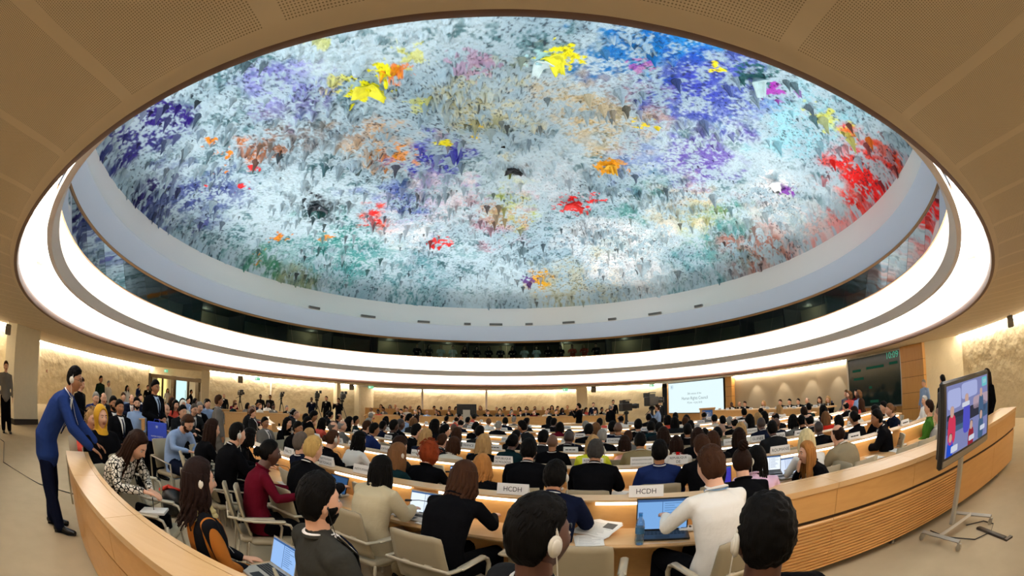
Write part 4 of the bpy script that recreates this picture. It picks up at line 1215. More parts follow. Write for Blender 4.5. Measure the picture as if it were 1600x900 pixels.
        if lod < 2:
            for q in range(7):
                t0 = q * .9; g.tube([c0 + V3((math.cos(t0 + k * .5) * rb * math.sin(.4 + k * .4), math.sin(t0 + k * .5) * rb * math.sin(.4 + k * .4), math.cos(.4 + k * .4) * rb)) for k in range(6)], [.009] * 6, seg=6)
    elif style == 'hijab':
        c = G()
        c.ell((0, -.012, .012), (.098, .118, .140), 24)
        c.tube([(0, -.02, -.06), (0, -.015, -.13), (0, -.03, -.20), (0, -.05, -.30)], [(.088, .095), (.085, .09), (.15, .12), (.19, .13)], seg=24)
        V, F = remesh(c, .012 if lod < 2 else .03, 3, 'h')
        # face opening
        V2 = [V3(v) for v in V]
        for q, v in enumerate(V2):
            d = math.hypot(v.x / .062, (v.z + .012) / .095)
            if v.y > .02 and d < 1.2: V2[q] = V3((v.x, v.y - (1 - sm(.95, 1.2, d)) * .10, v.z))
        g.add(V2, F, 0)
    CACHE[key] = fin('hair', g, 1); return CACHE[key]
def beard_mesh(lod):
    key = ('beard', lod)
    if key in CACHE: return CACHE[key]
    g = G(); nu, nv = ((64, 56) if lod == 0 else (28, 24))
    def f(p, d):
        lo = sm(-.035, -.055, p.z + .25 * max(0, .04 - p.y) * 0)
        sidek = sm(.0, -.015, p.z) * sm(.055, .066, abs(p.x)) * sm(-.005, .01, p.y)
        mouth = gs(p.x / .018) * gs((p.z + .058) / .008)
        k = max(lo * sm(-.02, .01, p.y), sidek) * (1 - mouth)
        return -.01 + k * (.0175 + .003 * noise.noise(V3((p.x * 60, p.y * 60, p.z * 60))))
    shell(g, f, nu, nv)
    CACHE[key] = fin('beard', g, 1); return CACHE[key]
def headset_mesh(side, wire=True, band=False, dark=False):
    key = ('hs', side, wire, band, dark)
    if key in CACHE: return CACHE[key]
    g = G(); s = side
    q = Matrix.Rotation(s * .3, 3, 'Z')
    g.ell((s * .094, -.008, -.002), (.012, .030, .036), 18, 0, q)
    g.ell((s * .103, -.010, -.002), (.008, .020, .026), 14, 0, q)
    g.tube([(s * .090, -.0, .03), (s * .084, .0, .055)], [.006, .004], seg=6)
    if band:
        g.tube([(math.sin(t) * .097, -.01, math.cos(t) * .135) for t in [R(-88 + 176 * k / 14) for k in range(15)]], [(.004, .010)] * 15, seg=6, ref=(0, 1, 0))
        g.ell((-s * .094, -.008, -.002), (.016, .032, .038), 14)
    if wire:
        g.tube([(s * .098, -.005, -.035), (s * .098, .0, -.10), (s * .09, .03, -.20), (s * .10, .09, -.34), (s * .11, .14, -.42)], [.0022] * 5, seg=5)
    CACHE[key] = fin('headset', g, 1); return CACHE[key]
SITTOP = {}
def ptop(pk):
    p = pose(pk); return (headM(p) @ V3((0, -.01, .122))).z
def person(hx, hy, ztop, az, pk, hs, hc, sk, tk, tc_, bc, ex, label, group=None, lod=None):
    p = pose(pk); s = min(1.14, max(.86, ztop / (ptop(pk) + .015)))
    D = math.hypot(hx, hy)
    if lod is None: lod = 0 if D < 5.2 else (1 if D < 13.5 else 2)
    a = R(az); off = p['head'].y * s
    rx, ry = hx - math.sin(a) * off, hy - math.cos(a) * off
    ex = ex.split(',') if ex else []
    top_mats = [CL[tc_], M_SHIRTB if 'blue' in label and tk == 'suit' and tc_ == 'black' else M_SHIRT, CL['navy'] if tc_ != 'navy' else CL['burgundy']]
    hm = HAIRC[hc] if hs != 'bald' else mat('scalp_' + sk, {'light': '8a6a58', 'brown': '5c3c2a', 'dark': '2a1a14'}[sk], .5)
    if lod == 2:
        me = far_mesh(pk, hs, tk)
        o = inst('person', me, None, [SKINS[sk], CL[tc_], CL[bc], hm, M_SHIRT, M_SHOE], (rx, ry, 0), (0, 0, -a), (s, s, s))
        tag(o, label, 'person', group); return o
    e = empty('person', (rx, ry, 0), -a, s); tag(e, label, 'person', group)
    inst('body', body_mesh(pk, lod), e, [SKINS[sk], M_LIP, M_EYE, M_IRIS])
    o = inst('jacket' if tk == 'suit' else ('cloak' if tk == 'cloak' else 'shirt'), top_mesh(pk, lod, tk), e, top_mats)
    if tk == 'suit': inst('shirt_collar', collar_mesh(pk), e, [top_mats[1]])
    inst('trousers', trouser_mesh(pk, lod), e, [CL[bc]])
    for i in (0, 1): inst('shoe', shoe_mesh(pk, i), e, [M_SHOE])
    hM = headM(p)
    def onhead(n, me, ms):
        q = inst(n, me, e, ms); q.matrix_local = hM; return q
    if hs: onhead('headscarf' if hs == 'hijab' else 'hair', hair_mesh(hs, lod), [hm])
    if 'hs' in ex: onhead('headset', headset_mesh(1), [M_HS])
    if 'hsb' in ex: onhead('headset', headset_mesh(1), [M_HS])
    if 'hsl' in ex: onhead('headset', headset_mesh(-1), [M_HS])
    if 'hp' in ex: onhead('headphones', headset_mesh(1, False, True, True), [M_BLACKP])
    if 'beard' in label: onhead('beard', beard_mesh(lod), [HAIRC['black' if hc == 'black' else 'brown']])
    return e
def far_mesh(pk, hs, tk):
    key = ('far', pk, hs, tk)
    if key in CACHE: return CACHE[key]
    p = pose(pk); g = G()
    inf = dict(suit=.016, shirt=.006, cloak=.03)[tk]
    low = (p['hip'] + V3((0, .01, -.05 if p['sit'] else -.12)), (.185, .14))
    torso(g, p, inf, m=1, seg=12, low=low)
    arms(g, p, .064, .052, .042, m=1, seg=8, end=.95)
    legs(g, p, .095, .075, .06, m=2, seg=8)
    shoes(g, p, m=5, seg=6)
    up = (p['nb'] - p['chest']).normalized()
    g.tube([p['nb'] - up * .04, p['nb'] + up * .03, headM(p) @ V3((0, -.02, -.05))], [.06, .054, .05], seg=8)
    h = G(); add_head(h, headM(p), 16, 12, False); g.add(h.V, h.F, 0)
    for i in (0, 1):
        w, d = p['wr'][i], Vector(p['hd'][i]).normalized()
        hand(g, w, d, p['hu'][i], -1 if i == 0 else 1, seg=5, curl=p['curl'])
    if tk == 'suit':
        fw = V3((0, 1, 0)); c = p['nb'] + up * .01
        g.add([c + fw * .085 + V3((-.055, 0, 0)), c + fw * .085 + V3((.055, 0, 0)), p['chest'] + fw * .142, c + fw * .03 + V3((-.05, 0, 0)), c + fw * .03 + V3((.05, 0, 0)), p['chest'] + fw * .10],
              [(0, 2, 1), (3, 4, 5), (0, 1, 4, 3), (1, 2, 5, 4), (2, 0, 3, 5)], 4)
    if hs:
        hmn = hair_mesh(hs, 2); M = headM(p)
        g.add([M @ v.co for v in hmn.vertices], [tuple(f.vertices) for f in hmn.polygons], 3)
    CACHE[key] = fin('person', g, 6); return CACHE[key]
# ---------------------------------------------------------------- curved parapets
def parapet(name, label, pts, ribs_until, w=.36):
    e = empty(name, (0, 0, 0)); tag(e, label, 'parapet')
    def dense(P, n):
        L = [0]
        for a, b in zip(P, P[1:]): L.append(L[-1] + math.dist(a, b))
        out = []
        for k in range(n + 1):
            d = L[-1] * k / n
            i = max(0, min(len(P) - 2, sum(1 for q in L if q <= d) - 1)); f = (d - L[i]) / (L[i + 1] - L[i])
            # smooth interpolation
            p0 = P[max(i - 1, 0)]; p1 = P[i]; p2 = P[i + 1]; p3 = P[min(i + 2, len(P) - 1)]
            out.append(tuple(.5 * (2 * p1[c] + (p2[c] - p0[c]) * f + (2 * p0[c] - 5 * p1[c] + 4 * p2[c] - p3[c]) * f * f + (3 * p1[c] - p0[c] - 3 * p2[c] + p3[c]) * f ** 3) for c in (0, 1)))
        return out, L[-1]
    P, L = dense(pts, 96)
    n = max(3, round(L / 1.25)); per = 96 // n
    sweep('core', P, [(.035, .10), (.035, .90), (w - .03, .90), (w - .03, .10)], M_GROOVE, e)
    for k in range(n):
        a, b = k * per, min(96, (k + 1) * per) if k < n - 1 else 96
        Q = [P[a] if i == a else P[i] for i in range(a, b + 1)]
        if k < n - 1:   # leave a fine joint
            q1, q0 = Vector(Q[-1]), Vector(Q[-2]); Q[-1] = tuple(q1 - (q1 - q0).normalized() * .006)
        up = [(.0, .64), (.0, .895), (.06, .895), (.06, .64)]
        sweep('upper_panel', Q, up, M_WOOD, e, smooth=False)
        if k < ribs_until:
            pr = []
            z = .08
            while z < .585: pr += [(.024, z), (.024, z + .010), (.004, z + .014), (.004, z + .028)]; z += .034
            pr += [(.02, .60), (.08, .60), (.08, .08)]
            sweep('lower_panel', Q, pr, M_WOOD, e, smooth=False)
        else: sweep('lower_panel', Q, [(.02, .08), (.02, .60), (.08, .60), (.08, .08)], M_WOOD, e, smooth=False)
        sweep('inner_panel', Q, [(w - .05, .02), (w - .05, .90), (w - .02, .90), (w - .02, .02)], M_WOOD, e, smooth=False)
        sweep('top_board', Q, [(-.015, .90), (-.018, .955), (w * .80, .965), (w * .80, .90)], M_WOODT, e, smooth=False)
        sweep('top_board', Q, [(w * .82, .90), (w * .82, .965), (w, .965), (w, .90)], M_WOODT, e, smooth=False)
    for f in (.12, .38, .62, .88):
        p = P[int(96 * f)]; g = G(); g.cyl((p[0], p[1] + .1, 0), (p[0], p[1] + .1, .1), .02); g.cyl((p[0], p[1] + .1, 0), (p[0], p[1] + .1, .012), .04); g.obj('foot', M_STEEL, e)
    return e
aL = [(-.2 + (11.48 + .26 * (a - 246.2) / 18.3) * math.cos(R(a)), 13.03 + (11.48 + .26 * (a - 246.2) / 18.3) * math.sin(R(a))) for a in np.linspace(246.2, 264.5, 9)]
parapet('parapet', 'curved maple parapet sweeping down from the man in blue suit', aL, 0, .31)
parapet('parapet', 'curved maple parapet with ribbed lower panels behind the rolling television', [(1.75, 3.10), (2.4, 3.02), (3.1, 2.93), (4.0, 2.80), (5.0, 2.69), (6.3, 2.59), (7.3, 2.56), (8.05, 2.58)], 3, .40)

# ---------------------------------------------------------------- chair
def chair_parts(lod):
    out = []
    if lod == 0:
        g = G(); g.box(-.25, .25, -.20, .27, .42, .485, bev=.022); out.append(('seat', g, M_LEATH))
        g = G(); V, F = [], []
        n_, m_ = 9, 9
        for side in (0, 1):
            for i in range(n_):
                for k in range(m_):
                    u_, v_ = i / (n_ - 1) * 2 - 1, k / (m_ - 1)
                    w = .245 * (1 - .06 * v_) * (1 if v_ < .93 else .975)
                    x = u_ * w; z = .52 + .44 * v_ - (.012 if abs(u_) > .97 and v_ > .97 else 0)
                    y = -.225 - .11 * v_ + .028 * u_ * u_ - .012 * math.sin(v_ * math.pi) + (.030 if side else 0) * (1 if abs(u_) < .95 and .03 < v_ < .97 else .6)
                    V.append((x, y, z))
        o_ = n_ * m_
        for i in range(n_ - 1):
            for k in range(m_ - 1):
                a = i * m_ + k; F.append((a, a + m_, a + m_ + 1, a + 1)); F.append((o_ + a, o_ + a + 1, o_ + a + m_ + 1, o_ + a + m_))
        for i in range(n_ - 1):
            a = i * m_; F.append((a, o_ + a, o_ + a + m_, a + m_)); a = i * m_ + m_ - 1; F.append((a, a + m_, o_ + a + m_, o_ + a))
        for k in range(m_ - 1):
            a = k; F.append((a, a + 1, o_ + a + 1, o_ + a)); a = (n_ - 1) * m_ + k; F.append((a, o_ + a, o_ + a + 1, a + 1))
        g.add(V, F); out.append(('backrest', g, M_LEATH))
        g = G(); g.tube([(-.27, -.30, .70), (.27, -.30, .70)], [(.012, .016)] * 2, seg=8, ref=(0, 1, 0))
        for s in (-1, 1): g.box(s * .10 - .03, s * .10 + .03, -.305, -.27, .69, .715)
        out.append(('back_rail', g, M_FRAME))
        for s in (-1, 1):
            g = G(); g.tube([(s * .285, .20, .44), (s * .285, .235, .60), (s * .285, .21, .655), (s * .285, .14, .675), (s * .285, -.20, .69), (s * .275, -.30, .70)], [(.022, .014)] * 6, seg=8, ref=(1, 0, 0))
            g.box(s * .285 - .032, s * .285 + .032, -.17, .17, .675, .70, bev=.01); out.append(('armrest', g, M_FRAME))
            for yy, y2 in ((.20, .26), (-.22, -.30)):
                g = G(); g.tube([(s * .275, yy, .46), (s * .28, y2, .015)], [(.016, .012)] * 2, seg=8); g.cyl((s * .28, y2, 0), (s * .28, y2, .02), .02, m=0); out.append(('leg', g, M_FRAME))
    else:
        g = G(); g.box(-.25, .25, -.20, .27, .42, .485, bev=.02); out.append(('seat', g, M_LEATH))
        g = G(); V, F = [], []
        for (x, dy) in ((-.25, .03), (-.12, .005), (.12, .005), (.25, .03)):
            V += [(x, -.225 + dy, .52), (x * .94, -.335 + dy, .96), (x * .94, -.305 + dy, .96), (x, -.195 + dy, .52)]
        for q in range(3):
            for e_ in range(4): F.append((q * 4 + e_, q * 4 + (e_ + 1) % 4, q * 4 + 4 + (e_ + 1) % 4, q * 4 + 4 + e_))
        F += [(3, 2, 1, 0), (12, 13, 14, 15)]; g.add(V, F); out.append(('backrest', g, M_LEATH))
        g = G()
        g.tube([(-.27, -.30, .70), (.27, -.30, .70)], [.014] * 2, seg=6, ref=(0, 1, 0))
        for s in (-1, 1):
            g.tube([(s * .285, .26, .01), (s * .285, .22, .64), (s * .285, -.2, .69), (s * .28, -.30, .70), (s * .28, -.30, .01)], [(.018, .013)] * 5, seg=6, ref=(1, 0, 0))
        out.append(('frame', g, M_FRAME))
    return [(n_, fin(n_, g_, 1), m_) for n_, g_, m_ in out]
CH = {0: chair_parts(0), 1: chair_parts(1)}
def chair(x, y, az, label, lod=1, group=None):
    e = empty('conference_chair', (x, y, 0), -R(az)); tag(e, label, 'chair', group)
    for n_, me_, m_ in CH[lod]: inst(n_, me_, e, [m_])
    return e

# ---------------------------------------------------------------- curved desk rows
RS = [19.2, 17.5, 16.0, 14.6, 13.2, 11.8, 10.4, 9.0]
M_STRIP = emis('desk_strip', (1.0, .90, .74), DESK_POWER)
def rowpt(Rr, th): return (PX + Rr * math.sin(R(th)), PY - Rr * math.cos(R(th)))
def desk_row(Rs, t0, t1, label):
    e = empty('curved_desk', (*rowpt(Rs, (t0 + t1) / 2), 0)); tag(e, label, 'desk')
    bpy.context.view_layer.update()
    def sw(name, prof, m_, a=t0, b=t1, sm_=False):
        # profile d>0 is towards the sitters (outwards)
        pts = arcpts(Rs, b, a, .8)
        o = sweep(name, [(p[0] - e.location.x, p[1] - e.location.y) for p in pts], prof, m_, e, smooth=sm_)
        return o
    sw('front_panel', [(-.10, .04), (-.10, 1.03), (-.012, 1.03), (-.012, .04)], M_WOOD)
    sw('ledge', [(-.11, 1.03), (-.11, 1.045), (.045, 1.03), (.045, 1.012)], M_WOODT)
    sw('worktop', [(-.012, .72), (-.012, .755), (.43, .755), (.44, .735), (.43, .72)], M_WOODT)
    sw('modesty_panel', [(.05, .10), (.05, .72), (.07, .72), (.07, .10)], M_WOOD)
    span = abs(t1 - t0); nseg = max(1, int(R(span) * Rs / 1.25)); st = span / nseg
    for k in range(nseg):
        a = t0 + st * k
        sw('strip_light', [(.040, .985), (.040, 1.008), (-.008, 1.022), (-.008, .985)], M_STRIP, a + st * .12, a + st * .88)
        sw('panel_joint', [(-.1015, .06), (-.1015, 1.02), (-.0995, 1.02), (-.0995, .06)], M_GROOVE, a, a + .03)
    return e
ROWS = [(0, -36.5, -14.2, 'first curved maple desk row with the two HCDH nameplates'), (1, -46, 1.5, 'second curved maple desk row with the republique dominicaine nameplate'),
        (2, -50, 5, 'third curved maple desk row, beyond the republique dominicaine row'), (3, -54, 9, 'fourth curved maple desk row from the camera'), (4, -58, 12, 'fifth curved maple desk row from the camera'),
        (5, -62, 12, 'sixth curved maple desk row from the camera'), (6, -66, 10, 'seventh curved maple desk row from the camera'), (7, -70, 6, 'innermost curved maple desk row')]
for i_, a, b_, lab in ROWS: desk_row(RS[i_], a, b_, lab)
desk_row(21.2, -56, -43, 'curved maple desk across the left aisle, below the entrance doors')
desk_row(17.5, -60, -49, 'curved maple desk left of the second row across the aisle')
desk_row(16.0, -63, -53, 'curved maple desk left of the third row across the aisle')
desk_row(14.6, -67, -57, 'curved maple desk left of the fourth row across the aisle')

# name plates
M_PLATE = mat('plate_white', 'ece9e6', .5)
def plate(x, y, az, w, h, lines, label, group=None, z=1.04, tilt=.14):
    g = G(); n = len(lines)
    V, F = [], []
    for s in (-1, 1):   # folded card, an upside-down V
        yo = s * .028
        V += [(-w / 2, yo, 0), (w / 2, yo, 0), (w / 2, s * .004, h), (-w / 2, s * .004, h)]
    g.add(V, [(0, 1, 2, 3), (5, 4, 7, 6), (3, 2, 6, 7), (0, 3, 7, 4), (1, 5, 6, 2), (0, 4, 5, 1)], 0)
    sl = math.atan2(.024, h)
    if lines and lines[0]:
        for i, t in enumerate(lines):
            size = min(h * (.62 if n == 1 else .40), w * 1.55 / max(4, len(t)))
            zc = h * (.48 if n == 1 else (.70 - .42 * i))
            Vt, Ft = text_geo(t, size, 0, 0)
            wt = max(v[0] for v in Vt) - min(v[0] for v in Vt)
            k = min(1, w * .9 / wt)
            g.add([(v[0] * k, -.028 - .0015 + (zc + v[2]) * math.tan(sl), zc + v[2]) for v in Vt], Ft, 1)
    else:
        for q in range(3): g.box(-w * .35 + q * w * .24, -w * .35 + q * w * .24 + w * .2, -.022, -.0165, h * .40, h * .56, 1)
    o = g.obj('name_plate', [M_PLATE, M_TEXT], smooth=False); o.location = (x, y, z); o.rotation_euler = (0, 0, -R(az))
    tag(o, label, 'name plate', group); return o
PLT = [('HCDH', 0, -20.38, .30, 'white nameplate reading HCDH in front of the broad black suit'), ('HCDH', 0, -16.84, .30, 'white nameplate reading HCDH in front of the navy blue suit'),
 ('REPUBLIQUE/DOMINICAINE', 1, -18.93, .27, 'white nameplate reading REPUBLIQUE DOMINICAINE'), ('REPUBLIQUE POPULAIRE/DEMOCRATIQUE DE COREE', 1, -16.9, .29, 'white nameplate reading REPUBLIQUE POPULAIRE DEMOCRATIQUE DE COREE'),
 ('REPUBLIQUE/DE MOLDOVA', 1, -22.88, .26, 'white nameplate reading REPUBLIQUE DE MOLDOVA'), ('REPUBLIQUE/DE', 1, -15.39, .25, 'white nameplate starting REPUBLIQUE behind the telephone user'),
 ('FRANCE', 2, -27.78, .27, 'white nameplate reading FRANCE'), ('PORTUGAL', 1, -29.81, .24, 'white nameplate reading PORTUGAL'), ('HONGRIE', 1, -34.25, .24, 'white nameplate near the woman with tied brown hair and earpiece'),
 ('MALTE', 0, -30.54, .26, 'white nameplate reading MALTE by the burgundy sweater'), ('INSTITUTIONS/NATIONALES', 0, -27.79, .28, 'white nameplate with two lines beside the short-haired blonde person'),
 ('INSTITUTIONS', 0, -25.82, .27, 'white nameplate reading INSTITUTIONS by the light beige jacket'), ('REPUBLIQUE', 1, -27.6, .22, 'white nameplate between the light brown hair and the red curls'),
 ('GUYANA', 2, -8.22, .28, 'white nameplate reading GUYANA'), ('GUINEE-BISSAU', 2, -11.43, .28, 'white nameplate reading GUINEE-BISSAU'), ('GUINEE', 2, -9.68, .26, 'white nameplate between GUINEE-BISSAU and GUYANA'),
 ('ROUMANIE', 1, -10.69, .30, 'white nameplate reading ROUMANIE'), ('ETHIOPIE', 3, -18.95, .26, 'white nameplate reading ETHIOPIE beyond the yellow jacket'), ('ESPAGNE', 3, -22.57, .22, 'white nameplate left of the bald man with earpiece, fourth row'),
 ('SLOVAQUIE', 3, -27.73, .22, 'left one of two small adjoining nameplates beyond MOLDOVA'), ('SUEDE', 3, -26.8, .2, 'right one of two small adjoining nameplates beyond MOLDOVA'), ('FINLANDE', 3, -7.76, .24, 'white nameplate beyond GUYANA in fourth row')]
used_pl = []
for t, r_, th, w, lab in PLT:
    x, y = rowpt(RS[r_] - .035, th); plate(x, y, -th, w, .10 if '/' not in t else .115, t.split('/'), lab); used_pl.append((r_, th))
for r_ in range(1, 8):
    i_, a, b_, _ = ROWS[r_]; st = math.degrees(1.35 / RS[r_]); th = a + st
    while th < b_:
        if all(q != r_ or abs(q2 - th) * R(1) * RS[r_] > .45 for q, q2 in used_pl):
            x, y = rowpt(RS[r_] - .035, th)
            plate(x, y, -th, .24, .09, [''], 'small white country nameplate on curved desk row %d' % (r_ + 1), 'country nameplates on desk row %d' % (r_ + 1))
        th += st
for q, th in enumerate((-55, -51, -47)):
    x, y = rowpt(21.165, th); plate(x, y, -th, .24, .09, [''], 'small white nameplate on the desk across the left aisle', 'nameplates across the left aisle')

# microphones
g = G(); g.box(-.09, .09, -.06, .06, 0, .028, bev=.008); g.box(-.07, -.02, -.02, .03, .028, .031, 1); g.box(0, .02, -.02, .03, .028, .031, 1); g.box(.04, .06, -.02, .03, .028, .031, 1)
MIC_B = fin('base', g, 2)
g = G(); g.tube([(.07, .02, .02), (.06, .03, .10), (.02, .02, .145), (-.06, -.02, .155), (-.14, -.06, .150)], [.004] * 5, seg=6); MIC_N = fin('gooseneck', g, 1)
g = G(); g.tube([(-.13, -.055, .150), (-.175, -.078, .148)], [.011, .013], seg=10); MIC_H = fin('microphone_head', g, 1)
M_MIC = mat('mic_grey', 'c9c6c0', .4)
def mic(x, y, az, label, group, z=.757, flip=1):
    e = empty('desk_microphone', (x, y, z), -R(az)); e.scale = (flip, 1, 1); tag(e, label, 'microphone', group)
    inst('base', MIC_B, e, [M_MIC, M_BLACKP]); inst('gooseneck', MIC_N, e, [M_BLACKP]); inst('microphone_head', MIC_H, e, [M_BLACKP])
for r_ in range(0, 5):
    i_, a, b_, _ = ROWS[r_]; st = math.degrees((1.35 if r_ else 1.2) / RS[r_]); th = a + st * .8
    while th < b_ - .5:
        x, y = rowpt(RS[r_] + .12, th); mic(x, y, -th, 'black gooseneck microphone on a pale console, curved desk row %d' % (r_ + 1), 'desk microphones on row %d' % (r_ + 1)); th += st

# laptops, papers, bottles
def doc_lines(g, w, h, m, n=9, y=-.002, x0=None):
    r_ = random.Random(int(w * 1000) + n)
    for k in range(n):
        z = h * (.86 - .76 * k / n); L = w * r_.uniform(.4, .84)
        g.box(-w * .42, -w * .42 + L, y - .0006, y, z, z + h * .02, m)
def laptop(x, y, z, az, label, w=.34, body=M_BLACKP, scr='7fb0e8', ang=20, est=1.1, split=True):
    e = empty('laptop', (x, y, z), -R(az)); tag(e, label, 'laptop')
    g = G(); g.box(-w / 2, w / 2, -.12, .12, 0, .016, bev=.004)
    for r_ in range(5):
        for k in range(12): g.box(-w * .43 + k * w * .072, -w * .43 + k * w * .072 + w * .058, -.0 + r_ * .019, .015 + r_ * .019, .016, .0185, 1)
    g.box(-w * .13, w * .13, -.10, -.03, .016, .0165, 1); g.obj('base', [body, mat('key_black', '101012', .5)], e, False)
    Mh = Matrix.Translation((0, .115, .014)) @ Matrix.Rotation(R(-ang), 4, 'X')
    lid = G(); hh = w * .64
    lid.box(-w / 2, w / 2, 0, .008, 0, hh); o = lid.obj('lid', body, e, False); o.matrix_local = Mh
    s_ = G(); s_.box(-w * .475, w * .475, -.0015, 0, hh * .05, hh * .95); s_.box(-w * .475, w * .475, -.0022, -.0015, hh * .88, hh * .95, 1)
    if split: s_.box(-.002, .002, -.0025, -.0015, hh * .08, hh * .88, 1)
    for k in range(10):
        zz = hh * (.82 - .07 * k); s_.box(w * .04, w * (.2 + .22 * random.Random(k).random()), -.0024, -.0015, zz, zz + .003, 1)
    d = s_.obj('display', [emis('display_' + scr, scr, est), emis('display_line_' + scr, '4a70a8', est * .7)], o, False)
    return e
laptop(1.20, 3.15, .757, 18, 'open black laptop with blue document page used by the white-shirted man', .44, est=.9, ang=10)
laptop(-0.89, 3.90, .757, 25, 'open silver laptop with white page before the light beige jacket', .36, M_SILVER, 'dfeaf4', 16)
laptop(2.49, 4.57, .757, 16, 'open dark laptop with violet screen beyond the braided hair', .34, scr='3c34a0', split=False, ang=14)
laptop(3.44, 4.36, .757, 13, 'open silver laptop with pale page before the platinum hair', .36, M_SILVER, 'cfdaf0', 24)
laptop(0.44, 6.81, .757, 25, 'open laptop with blue screen before the bald man with earpiece', .34, scr='8fb4f0')
laptop(1.99, 7.73, .757, 21, 'open laptop with blue screen left of the tan suit', .34, scr='5f9ae8')
laptop(2.62, 6.08, .757, 17, 'open laptop with white page beside the long brown hair', .34, scr='e8eef4')
laptop(-2.05, 4.44, .757, 29, 'open laptop with dark blue screen behind the short-haired blonde person', .34, scr='406898', est=.6)
laptop(-0.77, 5.71, .757, 27, 'open laptop with pale blue screen before the red curls', .34, scr='a8c0f0')
laptop(-0.70, 7.34, .757, 29, 'open laptop with blue screen beyond the long blonde hair', .32, scr='4f84e0')
laptop(-0.58, 5.62, .757, 26, 'open laptop with blue screen left of the MOLDOVA nameplate', .32, scr='5a8ce8')
laptop(3.1, 4.35, .86, 30, 'open laptop with white page under the GUINEE-BISSAU nameplate', .3, scr='e4ecf4')
# small side table with laptop near the front
g = G(); g.box(-.22, .22, -.17, .17, .76, .79, bev=.008); tb = empty('side_table', (-1.42, 2.02, 0), -R(30)); tag(tb, 'small maple side table under the laptop nearest the parapet', 'table')
g.obj('tabletop', M_WOODT, tb); g = G(); g.cyl((0, 0, .02), (0, 0, .76), .03); g.cyl((0, 0, 0), (0, 0, .02), .16, seg=24); g.obj('leg', M_STEEL, tb)
laptop(-1.42, 2.04, .79, 30, 'open silver laptop with blue page between the striped cardigan and the pinstripe suit', .30, M_SILVER, '8fb4e6', 18)

def pet_mat(body):
    n_ = 'pet_' + body
    if n_ in MATS: return MATS[n_]
    m_ = bpy.data.materials.new(n_); m_.use_nodes = True; nt = m_.node_tree; nt.nodes.clear()
    o_ = nt.nodes.new('ShaderNodeOutputMaterial'); t_ = nt.nodes.new('ShaderNodeBsdfTransparent'); g_ = nt.nodes.new('ShaderNodeBsdfGlossy'); d_ = nt.nodes.new('ShaderNodeBsdfDiffuse')
    t_.inputs[0].default_value = lin(body); g_.inputs['Roughness'].default_value = .05; d_.inputs[0].default_value = lin(body)
    m1 = nt.nodes.new('ShaderNodeMixShader'); m2 = nt.nodes.new('ShaderNodeMixShader'); lw = nt.nodes.new('ShaderNodeLayerWeight'); lw.inputs[0].default_value = .35
    m1.inputs[0].default_value = .12; nt.links.new(t_.outputs[0], m1.inputs[1]); nt.links.new(d_.outputs[0], m1.inputs[2])
    nt.links.new(lw.outputs['Facing'], m2.inputs[0]); nt.links.new(m1.outputs[0], m2.inputs[1]); nt.links.new(g_.outputs[0], m2.inputs[2]); nt.links.new(m2.outputs[0], o_.inputs[0])
    MATS[n_] = m_; return m_
def bottle(x, y, z, label, body='b9d4e2', cap='2f7fd0', h=.24, opaque=False):
    e = empty('water_bottle', (x, y, z)); tag(e, label, 'bottle')
    prof = [(0, 0), (.030, 0), (.033, .01), (.033, .05), (.030, .06), (.033, .07), (.033, .15), (.028, .18), (.014, .205), (.013, .22)]
    k = h / .24; V, F = [], []
    n_ = 20
    for r_, zz in prof:
        for i in range(n_):
            t = 2 * math.pi * i / n_; V.append((r_ * k * math.cos(t), r_ * k * math.sin(t), zz * k))
    for q in range(len(prof) - 1):
        for i in range(n_): F.append((q * n_ + i, q * n_ + (i + 1) % n_, (q + 1) * n_ + (i + 1) % n_, (q + 1) * n_ + i))
    if opaque: mk('body', V, F, mat('bottle_' + body, body, .3, emit=body, estr=.15), e)
    else:
        m_ = pet_mat(body)
        mk('body', V, F, m_, e)
        g = G(); g.cyl((0, 0, .085 * k), (0, 0, .135 * k), .0335 * k, seg=20); g.obj('paper_band', mat('bottle_label', '3a6a90', .5, var=.5, vscale=60), e)
    g = G(); g.cyl((0, 0, .215 * k), (0, 0, .24 * k), .015 * k); g.obj('cap', mat('cap_' + cap, cap, .4), e)
bottle(.97, 3.03, .757, 'clear water bottle with blue cap standing next to the black laptop', h=.26)
bottle(3.28, 4.78, .757, 'water bottle with blue cap standing beside the ROUMANIE nameplate')
bottle(-.30, 5.75, .757, 'green water bottle beside the MOLDOVA nameplate', body='7fc08a', cap='e8e8e8')
bottle(6.1, 4.45, .757, 'bright pink bottle standing on the desk near the grey-suited man', body='e03a5a', cap='e0a0a8', h=.3, opaque=True)
bottle(6.6, 4.50, .757, 'small white and blue cup-shaped bottle beside the green patterned top', body='9ab8e0', cap='f0f0f0', h=.14, opaque=True)

def sheet(x, y, z, az, w, d, label, name='papers', group=None, tilt=0, pic=False, n=3):
    g = G(); r_ = random.Random(int(x * 100))
    for k in range(n):
        a = r_.uniform(-.12, .12) if k else 0
        Mx_ = Matrix.Translation((r_.uniform(-.02, .02) if k else 0, 0, .002 * (n - k))) @ Matrix.Rotation(a, 4, 'Z'); g.box(-w / 2, w / 2, -d / 2, d / 2, 0, .0015, M=Mx_)
    zt = .002 * n + .0016
    for k in range(10): g.box(-w * .4, w * r_.uniform(.0, .4), -d * .4 + k * d * .075, -d * .4 + k * d * .075 + .003, zt, zt + .0004, 1)
    if pic: g.box(w * .12, w * .42, d * .05, d * .38, zt + .0003, zt + .0008, 2)
    o = g.obj(name, [M_PAPER, mat('print_grey', '9a9a98', .7), mat('photo_grey', '5a5a58', .7, var=.5, vscale=30)], smooth=False)
    o.location = (x, y, z); o.rotation_euler = (tilt, 0, -R(az)); tag(o, label, 'papers', group)
